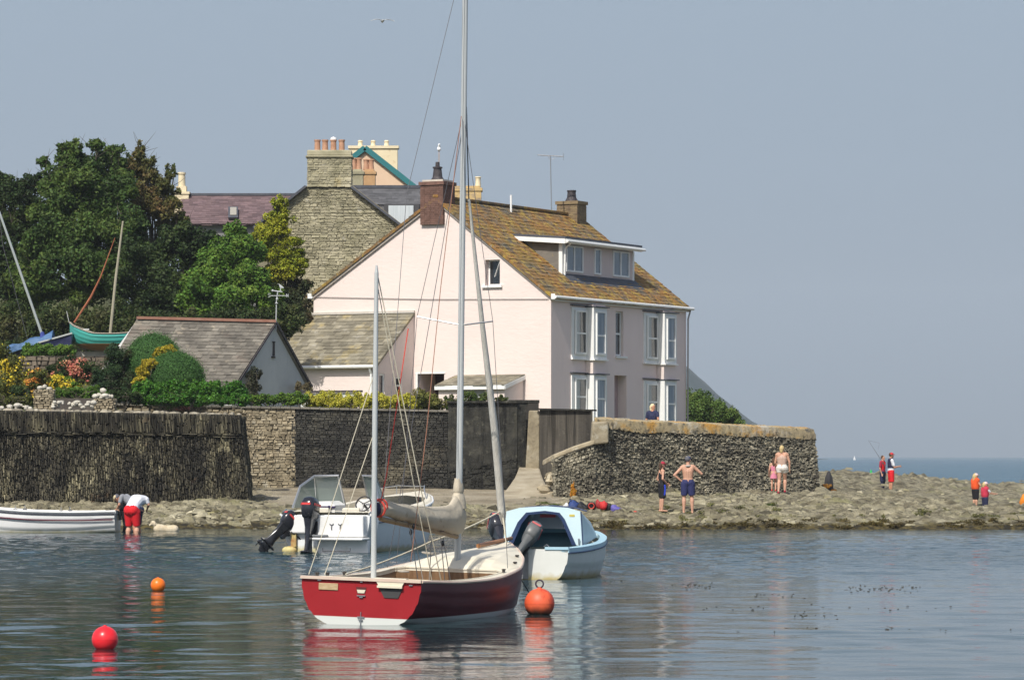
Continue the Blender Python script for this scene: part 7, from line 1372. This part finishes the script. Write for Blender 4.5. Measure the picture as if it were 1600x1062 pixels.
            b.loft([[q_+V(-.09, .02, 0), q_+V(.09, .02, 0), q_+V(.09, -.03, 0), q_+V(-.09, -.03, 0)] for q_ in (J['pelvis']+V(.12*s_, .05, 0), J['pelvis']+V(.13*s_, .06, -.15), J['pelvis']+V(.12*s_, .04, -.34))])
        nm = {'towel': 'towel', 'hung_towel': 'blue_towel', 'jacket': 'life_jacket', 'vest': 'life_vest', 'swim_shorts': 'shorts'}.get(kind, kind)
        part(nm, blob(b, .0105, 3), mat, t, smooth='all')
    return t
cl = lambda n, c, r=.85: M(n, [tuple(x*.85 for x in c), c], scale=7, rough=r, bump=.006, bscale=9)
blond = cl('blond_hair', (.55, .42, .2)); paleblond = cl('pale_blond_hair', (.72, .62, .38)); brown = cl('brown_hair', (.09, .05, .03)); greyh = cl('grey_hair', (.12, .12, .14))
navyc = cl('navy_cloth', (.02, .025, .07)); blackc = cl('black_cloth', (.012, .012, .016)); redc = cl('red_cloth', (.68, .012, .02)); whitec = cl('white_cloth', (.72, .74, .80)); creamc = cl('cream_cloth', (.62, .52, .32)); greyc2 = cl('grey_cloth', (.25, .26, .28)); pinkc = cl('pink_cloth', (.68, .24, .34)); orangec = cl('orange_cloth', (.80, .10, .02)); maroon = cl('maroon_cloth', (.35, .02, .05)); palepink = cl('pale_pink_cloth', (.78, .55, .52)); bluec = cl('blue_towel_cloth', (.02, .05, .55)); darkred = cl('dark_red_cap', (.42, .03, .06)); yellowc = cl('lime_cloth', (.5, .55, .05)); whites = cl('white_shorts_cloth', (.74, .70, .64))
def gp3(px, Y, dz=0): x = (px-800)/F*Y; return V(x, Y, ground_z(x, Y)+dz)
# shirtless man, hands on hip and to face, seen from behind
person('shirtless man in navy shorts, towel round his neck, hand on hip, facing away', gp3(1075, 111, -.0), R(0), 1.80,
       dict(elL=(-.42, -.05, 1.18), wrL=(-.20, -.02, 1.0), elR=(.42, .02, 1.22), wrR=(.24, .12, 1.42), look=(.5, .85, 0), hpL=(-.10, 0, .92), anL=(-.13, -.02, .09), anR=(.13, -.02, .09), knL=(-.12, .02, .5), knR=(.12, .02, .5)),
       1.12, skin, (greyh, 0), (('swim_shorts', cl('navy_shorts', (.025, .03, .11)), .85), ('towel', cl('grey_towel', (.42, .40, .36)))), (cl('navy_cap', (.05, .06, .13)), None, 0))
# woman with dark red cap beside him
person('woman in dark red cap and black wetsuit rolled to the waist, holding a blue towel', gp3(1034, 111.6), R(-75), 1.58,
       dict(elL=(-.26, -.08, 1.14), wrL=(-.16, .12, .98), elR=(.27, -.05, 1.15), wrR=(.16, .14, 1.0)), .92, skin, (brown, .12), (('shorts', blackc, 1.02), ('swimsuit', blackc), ('hung_towel', bluec)), (darkred, darkred, 0), True)
person('blonde woman in white shorts and strapless cream top, walking away along the rocks', gp3(1222, 120), R(-8), 1.64,
       dict(elL=(-.25, .03, 1.13), wrL=(-.24, .18, .93), elR=(.27, 0, 1.14), wrR=(.27, .06, .89), knR=(.10, .14, .52), anR=(.10, .05, .14), knL=(-.10, -.02, .5), anL=(-.12, -.2, .10), look=(.3, .9, 0)), 1.22, skin, (blond, .10), (('shorts', whites, .35), ('top', cl('cream_top', (.55, .38, .30))), ('shoes', maroon)), None, True)
person('small child in a pink dress walking beside the woman in white shorts', gp3(1209, 120.4), R(-5), 1.12, dict(knR=(.10, .12, .52)), 1.05, skin, (brown, .22), (('top', pinkc), ('skirt', pinkc, 1.3), ('shoes', redc)), None, True, big_head=1.25)
person('man in red cap, navy life vest and long red shorts on the far rocks', gp3(1392, 146), R(-80), 1.68, dict(elR=(.22, .1, 1.12), wrR=(.1, .34, 1.16), elL=(-.22, .1, 1.12), wrL=(-.1, .34, 1.16)), 1.1, skin2, (brown, 0), (('shorts', redc, 1.0), ('shirt', whitec), ('vest', navyc)), (cl('red_cap', (.6, .04, .05)), None, 0), group=None)
person('dark-haired boy in red top and navy trousers, beside the man in red cap', gp3(1379, 146.5), R(-120), 1.50, dict(), 1.02, skin, (brown, 0), (('trousers', navyc, 1.7), ('shirt', maroon), ('vest', redc)), None)
person('child in bright orange life jacket and pale pink sun hat, standing behind the other child', gp3(1524, 130.5, -.05), R(-60), 1.26, dict(elL=(-.34, .05, 1.2), wrL=(-.22, .22, 1.16), elR=(.30, .1, 1.18), wrR=(.15, .2, 1.2)), 1.3, skin, (blond, .12), (('trousers', blackc, 1.2), ('jacket', orangec)), (palepink, palepink, 0), big_head=1.4)
person('child in red life jacket and pink cap, holding one arm out over the rocks', gp3(1539, 129, -.25), R(-70), 1.2, dict(elR=(.2, .26, 1.22), wrR=(.16, .52, 1.18), elL=(-.2, .24, 1.2), wrL=(-.1, .5, 1.16)), 1.3, skin, (blond, .05), (('trousers', navyc, 1.4), ('shirt', whitec), ('jacket', cl('red_jacket', (.55, .04, .08)))), (palepink, palepink, 0), big_head=1.4)
pw = P(1018, 650, 121.5)
person('woman with long pale blond hair and navy top, head and shoulders above the sea wall', V(pw.x, 120.6, 2.42), R(-20), 1.60, dict(look=(.6, -.2, -.1), elR=(.26, -.12, 1.18), wrR=(.18, .06, 1.3)), 1.0, skin2, (paleblond, .16), (('shirt', navyc, .8), ('trousers', navyc, 1.7)), None, True)
# pair bent over the outboard
wz = V((207-800)/F*102.2, 102.2, -.30)
bend = dict(pelvis=(0, -.08, .98), waist=(0, .06, 1.13), chest=(0, .28, 1.27), neck=(0, .50, 1.31), head=(0, .66, 1.22), shL=(-.22, .43, 1.28), shR=(.22, .43, 1.28), elL=(-.29, .46, 1.14), elR=(.30, .44, 1.14), wrL=(-.12, .64, 1.0), wrR=(.14, .64, 1.0), hpL=(-.10, -.02, .92), hpR=(.10, -.02, .92), knL=(-.13, .03, .5), knR=(.13, .03, .5), anL=(-.15, -.04, .08), anR=(.15, -.04, .08), look=(0, .3, -1))
person('person in white shirt and bright red shorts bending over in the shallows', wz, R(-22), 1.74, bend, 1.42, skin, (greyh, 0), (('shorts', redc, .95), ('shirt', whitec, .8)), None)
b2 = dict(bend); b2.update(head=(0, .68, 1.34), neck=(0, .50, 1.40), shL=(-.2, .42, 1.38), shR=(.2, .42, 1.38), look=(.1, .6, -.8))
person('person in grey shirt and cream cap leaning over the outboard behind the red shorts', V((214-800)/F*103.6, 103.6, -.28), R(68), 1.68, b2, 1.05, skin2, (greyh, 0), (('shorts', navyc, .9), ('shirt', greyc2, .9)), (creamc, creamc, 0))
# dog lying in the shallows
dg = thing('dog', 'cream dog standing low in the shallows beside the bending pair', 'dog', ((259-800)/F*105.3, 105.3, -.07), R(6)); b = MB()
b.cap((-.22, 0, .14), .15, (.02, .02, .12), .13, 14); b.cap((.02, .02, .12), .13, (.26, 0, .13), .13, 14); b.cap((-.24, 0, .16), .09, (-.34, -.02, .28), .07, 12); b.cap((-.34, -.02, .28), .075, (-.38, -.03, .32), .07, 12); b.cap((-.42, -.05, .29), .04, (-.48, -.07, .25), .028, 10)
for x, y in ((-.22, -.08), (-.22, .08), (.24, -.07), (.24, .07)): b.cap((x, y, .06), .045, (x, y, -.16), .025, 8)
b.cap((.34, 0, .12), .045, (.42, .02, -.02), .03, 8)
for s_ in (-1, 1): b.cap((-.33, .06*s_-.02, .35), .022, (-.31, .085*s_-.02, .26), .016, 8)
part('body', blob(b, .012, 3), M('cream_fur', [(.52, .42, .27), (.68, .60, .45)], scale=6, rough=.95, bump=.01, bscale=20), dg, smooth='all')
b = MB(); b.ball((-.50, -.075, .25), .014, 8); b.ball((-.42, -.085, .335), .01, 6); part('nose', b, black, dg)
# fishing rod held by the boy
b = MB(); a_, c_ = P(1383, 728, 145.6), P(1357, 688, 145.6); b.tube([a_, a_.lerp(c_, .3), c_], [.014, .010, .004], 6); b.tube([c_, c_+V(.45, 0, -.1), P(1372, 702, 145.6)], .003, 4); b.lathe(a_.lerp(c_, .12), [(.03, -.03), (.03, .03)], 8)
single('fishing_rod', b, M('rod_dark', (.10, .10, .11), rough=.4), 'thin fishing rod slanting up to the left above the pair on the far rocks', 'fishing rod', a_)
